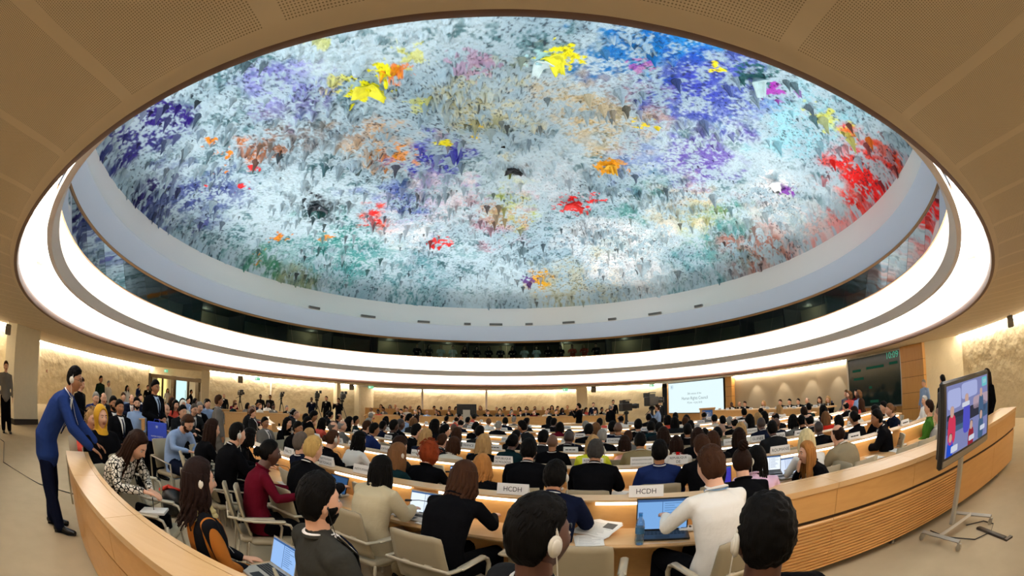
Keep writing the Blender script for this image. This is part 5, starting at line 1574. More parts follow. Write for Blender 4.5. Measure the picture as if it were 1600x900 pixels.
sheet(.72, 3.42, .80, 50, .36, .24, 'printed document with small grey picture propped beside the navy suit arm', tilt=.3, pic=True)
sheet(.62, 3.22, .757, 10, .22, .28, 'loose white sheet on the desk left of the water bottle')
for i_, (r_, th) in enumerate([(1, -20.5), (1, -17.8), (1, -13), (1, -8), (1, -5.6), (1, -3.8), (1, -24.5), (1, -28.6), (2, -22), (2, -19), (2, -15), (2, -25.5), (2, -30), (2, -12.5), (2, -6), (2, -3), (2, 0), (0, -22.3), (0, -24), (0, -29), (0, -33), (1, -32), (1, -38), (2, -34), (2, -38), (2, -44)]):
    x, y = rowpt(RS[r_] + .28, th)
    sheet(x, y, .757, -th + (i_ * 37 % 40) - 20, .21, .29, 'loose white printed sheets on curved desk row %d' % (r_ + 1), group='papers on desk row %d' % (r_ + 1))

# ---------------------------------------------------------------- rolling television
tv = empty('rolling_television', (4.73, 2.36, 0)); tag(tv, 'large flat television on a wheeled silver stand beside the maple parapet', 'television')
def L3(x, y, z): return (x - 4.73, y - 2.36, z)
g = G()
Mx, W, Hq = quad_frame(L3(3.80, 2.13, 0)[:2], L3(5.30, 2.16, 0)[:2], .93, 1.74)
case = G(); case.box(0, W, 0, .07, 0, Hq, bev=.02); case.box(.05, W - .05, .05, .12, .08, Hq - .08, bev=.02)
c_ = case.obj('casing', M_BLACKP, tv); c_.matrix_local = Mx
s_ = G(); s_.box(.03, W - .03, -.01, .0, .02, .075); o = s_.obj('speaker_bar', mat('tv_grey', '8a8070', .4, .4), c_, False)
x0, x1, z0, z1 = .07, W - .07, .10, Hq - .05
s_ = G(); s_.box(x0, x1, -.004, .001, z0, z1, 0)
def blob(cx_, cz_, w_, h_, m_, y=-.006, n_=12, pw=2.4):
    V = []
    for q in range(n_):
        t = 2 * math.pi * q / n_; c, s2 = math.cos(t), math.sin(t)
        xx = max(x0, min(x1, x0 + (x1 - x0) * (cx_ + w_ * abs(c) ** (2 / pw) * (1 if c > 0 else -1)))); zz = max(z0, min(z1, z0 + (z1 - z0) * (cz_ + h_ * abs(s2) ** (2 / pw) * (1 if s2 > 0 else -1))))
        V.append((xx, y, zz))
    s_.add(V, [tuple(range(n_))], m_)
TC = [emis('tv_bg', '8f94c8', .7)] + [emis('tv_' + c, c, .75) for c in ('5a5ad0', 'b8c0f0', '3a3a48', 'e04060', 'a03040', '2c56d8', 'd8b0a0', '6a4a48', 'dfe4f4', '4f6a8c', '78d0d8', 'c0a8b8')]
for (a, b_, w_, h_, m_) in [(.15, .80, .14, .14, 2), (.5, .86, .2, .12, 2), (.80, .62, .22, .10, 12), (.45, .50, .5, .10, 3), (.20, .42, .3, .1, 10), (.88, .44, .14, .12, 10)]: blob(a, b_, w_, h_, m_, -.0055, 16, 6)
for (a, b_, sc, hc_, cc_) in [(.10, .62, 1.25, 12, 4), (.42, .72, 1.35, 12, 1), (.80, .74, 1.1, 12, 10), (.08, .26, 1.0, 3, 6), (.54, .30, 1.1, 3, 5), (.80, .38, 1.15, 3, 10)]:
    blob(a, b_ - .20 * sc, .062 * sc, .17 * sc, cc_, -.0065, 14, 3.2); blob(a, b_, .030 * sc, .062 * sc, 7, -.007); blob(a, b_ + .022 * sc, .034 * sc, .048 * sc, hc_, -.0068)
for (a, b_, w_, h_) in [(.17, .08, .07, .05), (.56, .10, .07, .04), (.85, .16, .07, .04), (.40, .66, .09, .035)]: blob(a, b_, w_, h_, 9, -.0075, 12, 8)
blob(.90, .90, .075, .075, 11, -.0075, 12, 8)
V, F = text_geo('10:09', .06, x0 + (x1 - x0) * .90, z0 + (z1 - z0) * .90); s_.add([(v[0], -.0078, v[2]) for v in V], F, 9)
s_.obj('screen', TC, c_, False)
g = G(); g.box(-.035, .035, -.06, .0, .10, 1.35, bev=.008); g.box(-.20, .20, -.13, -.06, 1.15, 1.45); g.obj('post', M_SILVER, tv, False)
g = G()
A0, A1 = V3(L3(4.36, 2.58, .10)), V3(L3(4.28, 1.93, .10)); B0, B1 = V3(L3(5.12, 2.52, .10)), V3(L3(5.14, 1.86, .10))
g.tube([A0, A1], [(.03, .022)] * 2, seg=4, cap=False, ref=(1, 0, 0)); g.tube([B0, B1], [(.03, .022)] * 2, seg=4, cap=False, ref=(1, 0, 0)); g.tube([A0.lerp(A1, .45), B0.lerp(B1, .45)], [(.035, .022)] * 2, seg=4, cap=False, ref=(0, 1, 0))
g.obj('foot_frame', M_SILVER, tv, False)
for p in (A0, A1, B0, B1):
    g = G(); g.tube([(p.x - .012, p.y, .035), (p.x + .012, p.y, .035)], [.035] * 2, seg=16, cap=False); g.box(p.x - .02, p.x + .02, p.y - .03, p.y + .02, .04, .08); g.obj('castor', M_STEEL, tv, False)
g = G(); g.tube([(5.0, 2.2, .012), (5.2, 2.0, .012), (5.15, 1.8, .012), (4.9, 1.72, .012), (4.62, 1.85, .012), (4.55, 2.3, .012), (4.6, 2.6, .03)], [.007] * 7, seg=6)
tag(g.obj('power_cable', M_BLACKP), 'black cable looped on the carpet under the rolling television', 'cable')
g = G(); g.box(-.032, .032, -.30, .30, 0, .03, bev=.005); g.box(-.03, .10, -.36, -.30, 0, .02); o = g.obj('floor_power_strip', [mat('floor_box', '3a322a', .4)]); o.location = (4.86, 1.70, 0); o.rotation_euler = (0, 0, -.35)
tag(o, 'dark power strip lying on the carpet below the rolling television', 'power strip')

# ---------------------------------------------------------------- podium, lectern, islands, back stand
pod = empty('podium_desk', (11.2, 16, 0)); tag(pod, 'long maple podium desk in front of the beige wall', 'desk')
PP = [(10.7, 20.6), (10.95, 18.6), (11.15, 15.5), (11.3, 12.0)]
PL = [(x - 11.2, y - 16) for x, y in PP]
sweep('front_panel', PL, [(0, 0), (0, .95), (.06, .95), (.06, 0)], M_WOOD, pod, smooth=False)
sweep('desk_top', PL, [(-.04, .95), (-.04, 1.0), (.62, 1.0), (.62, .95)], M_WOODT, pod, smooth=False)
g = G()
for k in range(7):
    y = -3.6 + k * 1.2; g.box(-.16 - .0 + (.02 * k), -.15 + .02 * k, y, y + .01, 0, .94)
lec = empty('lectern', (8.75, 17.5, 0), -R(-152)); tag(lec, 'maple lectern with a blue panel bearing a white emblem', 'lectern')
g = G(); g.box(-.35, .35, -.22, .22, .0, 1.20, bev=.01); g.box(-.38, .38, -.26, .26, 1.20, 1.26, bev=.01); g.obj('body', M_WOOD, lec, False)
lec.rotation_euler = (0, 0, R(-26))
g = G(); g.box(-.24, .24, -.238, -.225, .70, 1.17); emblem(g, 0, .935, .21, 1, -.2385); g.obj('emblem_panel', [mat('emblem_blue', '2a62b0', .5), mat('emblem_white', 'f0f4f8', .6)], lec, False)
for i_, (x0_, x1_, y, rz) in enumerate([(1.5, 4.1, 16.9, -.1)]):
    g = G(); g.box(x0_, x1_, y, y + .7, 0, .90); g.box(x0_ - .05, x1_ + .05, y - .05, y + .75, .90, .95, 1); g.box(x0_, x1_, y - .012, y, .62, .68, 2); g.box(x0_, x1_, y - .012, y, .78, .80, 2)
    tag(g.obj('technical_desk', [M_WOOD, M_WOODT, mat('dark_red_band', '4a1a14', .5)], smooth=False), 'straight maple desk with dark red stripes in the centre of the hall', 'desk')
for i_, (x, y, w, rz, lab) in enumerate([(-.25, 14.3, 1.0, -.1, 'small maple desk end facing the camera left of the striped desk'), (-2.1, 15.8, .9, .1, 'small maple desk end further left in the centre of the hall')]):
    g = G(); g.box(-w / 2, w / 2, 0, .5, 0, 1.0); g.box(-w / 2 - .03, w / 2 + .03, -.03, .53, 1.0, 1.04, 1); o = g.obj('desk_end', [M_WOOD, M_WOODT], smooth=False); o.location = (x, y, 0); o.rotation_euler = (0, 0, rz); tag(o, lab, 'desk')
def ring_desk(r_, a0, a1, label, z=.98):
    e = empty('curved_desk'); tag(e, label, 'desk')
    revolve('front_panel', [(r_, 0), (r_, z), (r_ + .05, z), (r_ + .05, 0)], M_WOOD, a0, a1, 40, e, closed=True)
    revolve('worktop', [(r_ - .04, z), (r_ - .04, z + .03), (r_ + .5, z - .1), (r_ + .5, z - .14)], M_WOODT, a0, a1, 40, e, closed=True)
ring_desk(11.3, 58, 128, 'curved maple desk facing the camera at the far side, nearer one')
ring_desk(12.8, 58, 128, 'curved maple desk facing the camera at the far side, further one')
ring_desk(10.6, 150, 180, 'curved maple desk along the left side facing inwards, nearer the centre')
ring_desk(12.0, 150, 180, 'curved maple desk along the left side facing inwards, nearer the wall')
# back stand: stepped platform with maple balustrade
g = G(); g.box(-9.6, 4.6, 27.3, 31, 0, .25); struct(g.obj('floor_stand', M_FLOOR, smooth=False))
bl = sweep('balustrade', [(-9.5, 26.9), (-5.5, 27.7), (-1.5, 28.0), (2, 27.8), (4.6, 27.4)], [(0, 0), (0, 1.28), (.08, 1.28), (.08, 0)], M_WOODC, smooth=False)
tag(bl, 'long pale maple balustrade below the back stand', 'balustrade')
e = empty('monitor', (-2.4, 23.6, 0)); tag(e, 'black monitor seen from behind standing among the far seats', 'monitor')
g = G(); g.box(-.55, .55, 0, .08, 1.12, 1.72, bev=.01); g.box(-.30, .30, -.04, 0, 1.2, 1.6); g.obj('casing', M_BLACKP, e); g = G(); g.box(-.2, .2, -.05, .0, .0, 1.4); g.box(-.3, .3, -.25, .25, 0, .04); g.obj('stand', M_SILVER, e)
# wall loudspeakers, signs, alarm button
for (x, y, z, rz, lab) in [(-13.33, 4.3, 2.55, 1.2, 'grey loudspeaker under the ceiling at the far left'), (-14.9, 20.0, 2.5, .6, 'small dark loudspeaker right of the entrance column'), (-10.3, 26.4, 2.62, .2, 'small dark loudspeaker left of the back stand'), (5.47, 27.6, 2.60, 0, 'small dark loudspeaker right of the back stand'), (11.9, 3.85, 2.58, -1.2, 'grey loudspeaker under the ceiling at the far right')]:
    sc_ = .16 if abs(y) < 6 else .22
    e = empty('wall_loudspeaker', (x, y, z), rz); tag(e, lab, 'loudspeaker'); g = G(); g.box(-sc_ * .7, sc_ * .7, -sc_ * .5, sc_ * .5, -sc_, sc_ * .7, bev=.02, M=Matrix.Rotation(.5, 4, 'X')); g.obj('cabinet', mat('speaker_grey', '6e6a62', .5), e)
    g = G(); g.cyl((0, 0, sc_ * .4), (0, 0, 2.75 - z), .015); g.obj('bracket', M_STEEL, e)
for (x, y, z, lab) in [(-21.3, 19.6, 2.55, 'small green exit sign above the entrance doors'), (-14.6, 21.4, 2.62, 'small green exit sign on the wall above the cameramen'), (-9.0, 26.6, 2.62, 'small green exit sign at the left end of the back stand'), (3.7, 28.4, 2.6, 'small green exit sign at the right end of the back stand'), (9.4, 27.2, 2.68, 'small green exit sign left of the projection screen')]:
    g = G(); g.box(-.18, .18, -.03, .03, -.09, .09); g.box(-.12, -.02, -.034, -.03, -.05, .05, 1); g.box(.02, .12, -.034, -.03, -.01, .01, 1)
    o = g.obj('exit_sign', [emis('exit_green', '6fcf9a', .9), emis('exit_white', 'e8fff0', 1)], smooth=False); o.location = (x, y, z); tag(o, lab, 'sign')
g = G(); g.box(-.05, .05, -.03, .0, -.05, .05); g.box(-.03, .03, -.034, -.03, -.03, .03, 1); o = g.obj('alarm_button', [mat('alarm_red', 'a82418', .4), M_PAPER], smooth=False); o.location = (-20.3, 9.3, 1.5); o.rotation_euler = (0, 0, R(110)); tag(o, 'small red alarm button on the left plaster wall', 'alarm button')
# television cameras on tripods
def tvcam(x, y, z, az, label, s=1.0):
    e = empty('tripod_camera', (x, y, 0), -R(az)); tag(e, label, 'camera')
    for k in range(3):
        a = 2 * math.pi * k / 3 + .5; g = G(); g.tube([(math.sin(a) * .42 * s, math.cos(a) * .42 * s, 0), (math.sin(a) * .05, math.cos(a) * .05, z - .45 * s)], [.014, .02], seg=8); g.obj('leg', M_BLACKP, e)
    g = G(); g.cyl((0, 0, z - .6 * s), (0, 0, z - .2 * s), .05); g.ell((0, 0, z - .2 * s), (.09 * s, .09 * s, .06 * s), 12); g.tube([(0, 0, z - .2 * s), (.1 * s, -.5 * s, z - .35 * s)], [.012] * 2, seg=6); g.obj('head', M_BLACKP, e)
    g = G(); g.box(-.09 * s, .09 * s, -.26 * s, .20 * s, z - .14 * s, z + .10 * s, bev=.02); g.box(-.05 * s, .05 * s, -.2 * s, .1 * s, z + .10 * s, z + .17 * s); g.tube([(0, -.15 * s, z + .2 * s), (0, .2 * s, z + .2 * s)], [.015] * 2, seg=6); g.obj('camera_body', M_BLACKP, e)
    g = G(); g.tube([(0, .18 * s, z), (0, .30 * s, z), (0, .46 * s, z)], [.06 * s, .075 * s, .085 * s], seg=16, cap=False); g.box(-.09 * s, .09 * s, .44 * s, .50 * s, z - .07 * s, z + .07 * s); g.obj('lens', M_BLACKP, e)
    g = G(); g.box(-.2 * s, -.1 * s, -.1 * s, .08 * s, z + .08 * s, z + .2 * s); g.obj('viewfinder', M_BLACKP, e)
tvcam(-14.3, 19.2, 1.72, 120, 'video camera on tripod in front of the left front wall', .9)
tvcam(-12.7, 21.2, 1.80, 140, 'video camera on tall tripod left of the cameraman in navy', .9)
tvcam(-10.4, 21.3, 1.92, 150, 'large video camera on tripod used by the cameraman in navy', 1.3)
tvcam(-8.85, 21.3, 1.95, 150, 'large video camera on tripod used by the cameraman in black', 1.3)
tvcam(4.15, 14.9, 1.60, 60, 'big studio camera on pedestal left one of the pair in the hall centre', 1.15)
tvcam(4.9, 14.2, 1.78, 50, 'big studio camera on pedestal right one of the pair in the hall centre', 1.35)
# podium chairs in blue
for i_, y in enumerate((12.3, 13.0)):
    g = G(); g.box(-.25, .25, -.25, .25, .42, .5, bev=.03); g.box(-.25, .25, -.3, -.24, .5, 1.15, bev=.02); g.cyl((0, 0, .05), (0, 0, .42), .03); g.cyl((0, 0, 0), (0, 0, .05), .26)
    o = g.obj('armchair', mat('blue_leather', '2a3a6a', .5)); o.location = (12.4 - .3 * i_, y, 0); o.rotation_euler = (0, 0, R(80)); tag(o, ['blue high-backed chair at the podium end nearest the dark display', 'blue high-backed chair second from the podium end'][i_], 'chair')
PEOPLE = [
(-4.03, 4.71, 1.46, 40, 'sitA', 'long', 'dkbrown', 'light', 'shirt', 'black', 'black', '', 'woman with very long dark brown hair and black top seated at the first desk row beside the black-suited man'),
(-3.37, 4.47, 1.48, 35, 'sitA', 'short', 'black', 'light', 'suit', 'black', 'black', 'hs', 'man in black jacket with white earpiece seated second from the aisle end of the first desk row'),
(-3.64, 5.14, 1.37, 62, 'sitD', 'bob', 'black', 'light', 'shirt', 'black', 'black', '', 'woman with black tied hair in black seated just beyond the black-jacketed man'),
(-2.34, 3.67, 1.44, 51, 'sitA', 'updo', 'black', 'dark', 'shirt', 'burgundy', 'black', 'ear', 'woman in burgundy sweater with black hair tied low and an earring at the first desk row'),
(-2.08, 4.17, 1.46, 26, 'sitA', 'short', 'blondes', 'light', 'suit', 'black', 'black', '', 'person with short blonde hair in a black jacket at the first desk row'),
(-2.55, 4.76, 1.43, 38, 'sitB', 'short', 'greybrown', 'light', 'suit', 'navy', 'black', '', 'man with grey-brown hair and dark navy jacket seated beyond the short-haired blonde person'),
(-2.5, 5.67, 1.43, 38, 'sitA', 'updo', 'brown', 'light', 'shirt', 'black', 'black', 'hs', 'woman in black with brown hair tied up and a white earpiece in second row'),
(-2.28, 6.2, 1.39, 38, 'sitA', 'longw', 'black', 'light', 'shirt', 'white', 'black', '', 'woman in white blouse with wavy black hair in second row'),
(-3.36, 6.59, 1.34, 33, 'sitA', 'bob', 'blonde', 'light', 'shirt', 'grey', 'black', '', 'person with light brown bob seated behind the sign beyond the short-haired blonde person'),
(-1.27, 4.73, 1.4, 37, 'sitA', 'long', 'ltbrown', 'light', 'shirt', 'dkteal', 'black', 'hs', 'woman with long straight light brown hair and dark teal top in second row'),
(-0.97, 5.11, 1.39, 25, 'sitA', 'curly', 'red', 'light', 'shirt', 'black', 'black', '', 'woman with red curly hair in black top in second row'),
(-1.16, 3.73, 1.38, 28, 'sitA', 'long', 'black', 'light', 'suit', 'ltbeige', 'ltbeige', '', 'woman with long black hair in light beige jacket working at an open white laptop'),
(-0.37, 3.41, 1.41, 27, 'sitE', 'longw', 'brown', 'light', 'shirt', 'black', 'black', '', 'woman with shoulder-length brown hair in black sweater beside the light beige jacket'),
(-0.3, 4.59, 1.32, 22, 'sitA', 'longw', 'ginger', 'light', 'shirt', 'black', 'black', '', 'woman with wavy ginger-blonde hair in black just left of the moldova nameplate'),
(-1.16, 7.29, 1.32, 34, 'sitA', 'short', 'brown', 'light', 'suit', 'dkgrey', 'black', '', 'man with brown hair and dark jacket seated beyond the red-curled woman'),
(-0.86, 6.54, 1.34, 36, 'sitA', 'bob', 'brown', 'light', 'shirt', 'offwhite', 'black', '', 'woman in off-white jacket with brown bob beside the france nameplate'),
(-0.39, 6.39, 1.4, 20, 'sitA', 'longw', 'blonde', 'light', 'shirt', 'black', 'black', '', 'woman with long blonde hair and black scarf beyond the moldova nameplate'),
(0.22, 5.01, 1.45, 17, 'sitA', 'short', 'black', 'light', 'suit', 'black', 'black', '', 'broad man in black suit with neat black hair directly beyond the first HCDH nameplate'),
(0.64, 6.45, 1.39, 22, 'sitB', 'bald', 'black', 'brown', 'suit', 'black', 'black', '', 'man with shaven head in black suit third row centre'),
(0.56, 7.18, 1.4, 23, 'sitA', 'short', 'black', 'brown', 'suit', 'dkgrey', 'black', '', 'man with black hair partly hidden beside the shaven-headed man'),
(1.0, 7.23, 1.39, 24, 'sitA', 'bald', 'black', 'dark', 'suit', 'black', 'black', 'hs', 'dark-skinned man with shaven head and earpiece before an open laptop'),
(1.22, 6.23, 1.37, 19, 'sitA', 'bob', 'blonde', 'light', 'shirt', 'yellow', 'black', '', 'woman in bright yellow jacket with blonde bob'),
(0.96, 4.74, 1.45, 21, 'sitA', 'shortg', 'greyblk', 'brown', 'suit', 'black', 'black', 'hs', 'man in dark suit seated behind the republique dominicaine nameplate'),
(1.65, 7.57, 1.35, 20, 'sitA', 'short', 'grey', 'light', 'suit', 'black', 'black', '', 'grey-haired man in dark suit beyond the yellow jacket'),
(1.85, 6.75, 1.29, 18, 'sitA', 'long', 'dkbrown', 'light', 'shirt', 'pink', 'black', '', 'woman with brown hair in pale pink top between the laptops'),
(2.23, 7.89, 1.28, 18, 'sitA', 'short', 'brown', 'light', 'shirt', 'grey', 'black', '', 'man in grey shirt beyond the pale pink top'),
(1.89, 6.02, 1.39, 17, 'sitA', 'shortg', 'black', 'brown', 'suit', 'tan', 'tan', '', 'man in tan suit with close-cropped black hair'),
(1.65, 4.52, 1.41, 16, 'sitB', 'short', 'black', 'brown', 'suit', 'navyb', 'black', 'hs', 'man in navy blue suit with white collar seated behind the second HCDH nameplate'),
(2.41, 5.87, 1.31, 19, 'sitA', 'bob', 'dkbrown', 'light', 'shirt', 'redwhite', 'black', '', 'woman in red and white patterned top with brown bob'),
(2.12, 4.39, 1.44, 1, 'sitA', 'short', 'brown', 'light', 'suit', 'black', 'black', '', 'man in black suit looking down at his telephone next to the navy suit'),
(2.03, 3.33, 1.4, 14, 'sitA', 'bun', 'dkbrown', 'light', 'shirt', 'black', 'black', 'hs', 'woman in black with dark hair in a top bun'),
(2.37, 3.59, 1.35, 33, 'sitD', 'braid', 'black', 'dark', 'shirt', 'pinkw', 'black', 'hs', 'woman in pale pink shirt with long black braids'),
(3.18, 3.73, 1.28, -78, 'sitC', 'long', 'ginger', 'light', 'shirt', 'black', 'black', '', 'woman with long ginger-blonde hair and black jacket turned in profile behind the parapet'),
(3.48, 4.09, 1.37, 10, 'sitA', 'long', 'plat', 'light', 'shirt', 'white', 'black', '', 'woman with pale platinum hair and white top'),
(3.99, 4.01, 1.37, -3, 'sitC', 'balding', 'dkbrown', 'light', 'suit', 'khaki', 'khaki', 'hs', 'balding man in beige suit resting his head on his hand'),
(4.88, 5.4, 1.3, 6, 'sitA', 'bald', 'black', 'dark', 'suit', 'black', 'black', '', 'dark-skinned man in charcoal suit left of the beige-suited balding man'),
(6.28, 6.71, 1.31, 12, 'sitA', 'long', 'ltbrown', 'light', 'shirt', 'red', 'black', '', 'woman in bright red dress with light brown hair'),
(5.16, 5.16, 1.35, 10, 'sitA', 'short', 'black', 'brown', 'shirt', 'black', 'black', 'hs', 'man in black with black hair beyond the beige-suited balding man'),
(5.87, 5.44, 1.35, -7, 'sitA', 'updo', 'black', 'brown', 'shirt', 'black', 'black', '', 'woman in black with black hair pinned up at right block'),
(5.41, 4.45, 1.39, -45, 'sitA', 'short', 'black', 'brown', 'suit', 'black', 'black', '', 'man in dark suit facing left at the desk near the right aisle'),
(6.98, 5.36, 1.35, -60, 'sitA', 'updo', 'ltbrown', 'light', 'shirt', 'navy', 'black', '', 'woman in sleeveless navy top with light brown hair tied up under the dark screen'),
(7.91, 6.28, 1.32, -60, 'sitA', 'short', 'black', 'light', 'shirt', 'black', 'black', '', 'man in black beside the woman in sleeveless navy top'),
(4.61, 6.84, 1.39, 8, 'sitA', 'bald', 'black', 'dark', 'suit', 'navy', 'navy', '', 'large dark-skinned man in navy suit fourth row right'),
(4.18, 5.86, 1.37, 9, 'sitA', 'short', 'black', 'dark', 'suit', 'dkgrey', 'black', '', 'man in dark suit in front of the large navy-suited man'),
(5.25, 7.19, 1.31, 6, 'sitB', 'bald', 'brown', 'brown', 'suit', 'navy', 'black', '', 'shaven-headed man in navy suit right of the large navy-suited man'),
(5.37, 6.76, 1.35, 5, 'sitA', 'bob', 'black', 'brown', 'shirt', 'grey', 'black', '', 'woman in light grey shirt with black bob'),
(5.49, 6.62, 1.34, 13, 'sitA', 'updo', 'black', 'brown', 'shirt', 'black', 'black', '', 'woman in black with black pinned hair right of the light grey shirt'),
(5.35, 6.21, 1.37, 5, 'sitA', 'balding', 'black', 'light', 'suit', 'dkgrey', 'black', 'hs', 'man in dark suit with earpiece left of the red dress'),
(3.39, 5.66, 1.35, 12, 'sitA', 'long', 'dkbrown', 'light', 'shirt', 'black', 'black', '', 'woman with long brown hair and black top beside an open laptop'),
(4.14, 6.85, 1.33, 10, 'sitA', 'bob', 'blonde', 'light', 'shirt', 'offwhite', 'black', '', 'woman with blonde bob and pale top beyond the open laptop'),
(3.91, 7.21, 1.33, 11, 'sitA', 'bald', 'brown', 'light', 'shirt', 'khaki', 'black', '', 'bald man in beige shirt centre right'),
(3.37, 6.36, 1.35, 12, 'sitA', 'updo', 'black', 'brown', 'shirt', 'grey', 'black', '', 'woman with black hair pinned up and grey top centre right'),
(2.75, 5.33, 1.38, 14, 'sitA', 'longw', 'brown', 'light', 'shirt', 'black', 'black', '', 'woman with brown hair beyond the man with the telephone'),
(3.35, 6.82, 1.29, 13, 'sitA', 'short', 'black', 'light', 'suit', 'black', 'black', '', 'man with black hair and black suit centre right beyond the telephone'),
(2.9, 6.15, 1.38, 14, 'sitA', 'long', 'dkbrown', 'light', 'shirt', 'black', 'black', 'hs', 'woman with long dark brown hair and earpiece centre right'),
(3.35, 7.59, 1.35, 13, 'sitB', 'short', 'black', 'brown', 'suit', 'black', 'black', 'hs', 'man in black suit sitting upright in fourth row'),
(3.94, 8.75, 1.33, 12, 'sitA', 'short', 'black', 'brown', 'suit', 'dkgrey', 'black', '', 'man in dark grey suit ahead of the upright black suit'),
(2.6, 6.93, 1.38, 15, 'sitA', 'long', 'dkbrown', 'light', 'shirt', 'black', 'black', 'hs', 'woman with long dark hair seated beyond the navy blue suit'),
(3.08, 8.46, 1.36, 15, 'sitA', 'short', 'black', 'light', 'suit', 'dkgrey', 'black', '', 'man in dark grey suit beyond the long dark hair'),
(3.04, 8.89, 1.37, 16, 'sitA', 'short', 'black', 'light', 'suit', 'dkteal', 'black', '', 'man in dark green jacket centre right'),
(5.25, 8.28, 1.37, 6, 'sitA', 'long', 'black', 'light', 'shirt', 'black', 'black', '', 'woman with long black hair in black under the podium'),
(5.8, 8.75, 1.35, 4, 'sitA', 'bob', 'blonde', 'light', 'shirt', 'offwhite', 'black', '', 'woman with blonde hair and cream top near the podium'),
(6.33, 9.24, 1.34, 2, 'sitA', 'long', 'black', 'brown', 'shirt', 'black', 'black', '', 'woman with black hair and dark dress near the podium'),
(4.71, 7.67, 1.3, 8, 'sitA', 'balding', 'grey', 'light', 'shirt', 'khaki', 'black', '', 'balding grey man in beige near the podium'),
(5.14, 9.04, 1.31, 7, 'sitA', 'short', 'grey', 'light', 'suit', 'black', 'black', '', 'grey-haired man in black near the podium'),
(4.89, 8.38, 1.33, 8, 'sitB', 'balding', 'black', 'light', 'suit', 'black', 'black', '', 'broad man in black suit near the podium'),
(5.18, 9.48, 1.32, 7, 'sitA', 'short', 'black', 'light', 'suit', 'dkgrey', 'black', '', 'man in dark grey suit near the lectern'),
(5.36, 10.29, 1.34, 7, 'sitA', 'updo', 'black', 'light', 'shirt', 'offwhite', 'black', '', 'woman in pale top with pinned black hair near the lectern'),
(4.14, 10.19, 1.37, 12, 'sitA', 'long', 'black', 'light', 'shirt', 'dkgrey', 'black', '', 'woman with long black hair near the big cameras'),
(4.24, 9.72, 1.36, 12, 'sitA', 'short', 'brown', 'light', 'suit', 'dkgrey', 'black', '', 'man with brown hair in grey jacket near the lectern'),
(2.13, 8.74, 1.43, 19, 'sitB', 'short', 'black', 'brown', 'suit', 'navy', 'navy', '', 'man in navy suit centre row five'),
(2.17, 8.42, 1.43, 19, 'sitB', 'bald', 'brown', 'brown', 'suit', 'navy', 'navy', '', 'shaven-headed man in navy suit next to another navy suit in row five'),
(2.83, 9.17, 1.42, 17, 'sitB', 'short', 'black', 'light', 'suit', 'black', 'black', '', 'man in black suit in front of the big television cameras'),
(1.57, 8.46, 1.41, 21, 'sitA', 'short', 'black', 'light', 'suit', 'black', 'black', '', 'man in black suit beyond the yellow jacket left side'),
(1.87, 9.21, 1.39, 21, 'sitA', 'long', 'ltbrown', 'light', 'shirt', 'black', 'black', '', 'woman with light brown hair in black beyond the yellow jacket'),
(0.26, 9.5, 1.46, -60, 'sitA', 'short', 'black', 'brown', 'suit', 'dkgrey', 'black', '', 'man in dark grey suit turned left at a desk end, centre'),
(-1.24, 8.11, 1.44, 60, 'sitA', 'short', 'black', 'light', 'shirt', 'black', 'black', '', 'man in black turned right beyond the brown-haired man in dark jacket'),
(-1.73, 7.81, 1.45, 51, 'sitA', 'short', 'black', 'light', 'suit', 'black', 'black', '', 'man in black suit leaning over his desk left of centre'),
(-1.4, 7.06, 1.42, 29, 'sitA', 'longw', 'blonde', 'light', 'shirt', 'navy', 'black', '', 'woman with blonde wavy hair and navy top left of centre'),
(-1.67, 9.45, 1.48, 34, 'sitA', 'long', 'black', 'light', 'shirt', 'black', 'black', '', 'woman with long black hair in black left of centre'),
(-3.02, 12.64, 1.48, 57, 'sitA', 'short', 'black', 'brown', 'shirt', 'ltblue', 'black', '', 'man in blue shirt left of centre'),
(-2.43, 9.29, 1.49, 46, 'sitA', 'bald', 'black', 'dark', 'suit', 'black', 'black', '', 'shaven-headed man in black suit left of centre'),
(-2.46, 8.87, 1.46, 45, 'sitB', 'short', 'black', 'dark', 'suit', 'black', 'black', '', 'man in black suit beside the shaven-headed man left of centre'),
(-2.68, 8.17, 1.41, 53, 'sitA', 'short', 'black', 'brown', 'suit', 'navyb', 'black', '', 'man in blue suit leaning on the desk'),
(-3.08, 8.88, 1.41, 55, 'sitA', 'short', 'brown', 'light', 'suit', 'navy', 'black', '', 'man with brown hair and navy jacket beyond the blue suit'),
(-4.04, 10.23, 1.41, 68, 'sitA', 'longw', 'black', 'light', 'shirt', 'black', 'black', '', 'woman in black with dark curls left side'),
(-3.6, 8.68, 1.4, 63, 'sitB', 'balding', 'grey', 'light', 'suit', 'grey', 'grey', '', 'grey-haired man in grey suit left side'),
(-3.46, 7.87, 1.41, 66, 'sitB', 'balding', 'greybrown', 'light', 'suit', 'dkgrey', 'black', '', 'stout man in dark grey suit leaning back left side'),
(-4.02, 7.38, 1.38, 92, 'sitA', 'short', 'black', 'brown', 'suit', 'black', 'black', '', 'man in black suit bent over papers left side'),
(-4.35, 8.45, 1.43, 95, 'sitA', 'short', 'black', 'light', 'suit', 'black', 'black', '', 'young man in black suit in profile left side'),
(-5.0, 8.66, 1.36, 97, 'sitA', 'long', 'black', 'light', 'shirt', 'black', 'black', '', 'woman in black with long black hair left side'),
(-5.25, 8.04, 1.35, 101, 'sitB', 'short', 'black', 'brown', 'suit', 'grey', 'grey', '', 'young man in grey suit in profile left side'),
(-1.43, 5.41, 1.42, 26, 'sitE', 'short', 'dkbrown', 'light', 'shirt', 'dkgrey', 'black', '', 'person with dark brown hair bent low beyond the light brown hair'),
(-3.37, 2.67, 1.41, 76, 'sitW', 'long', 'dkbrown', 'light', 'shirt', 'pattern', 'black', '', 'woman in black and white patterned blouse with long brown hair writing in a notebook'),
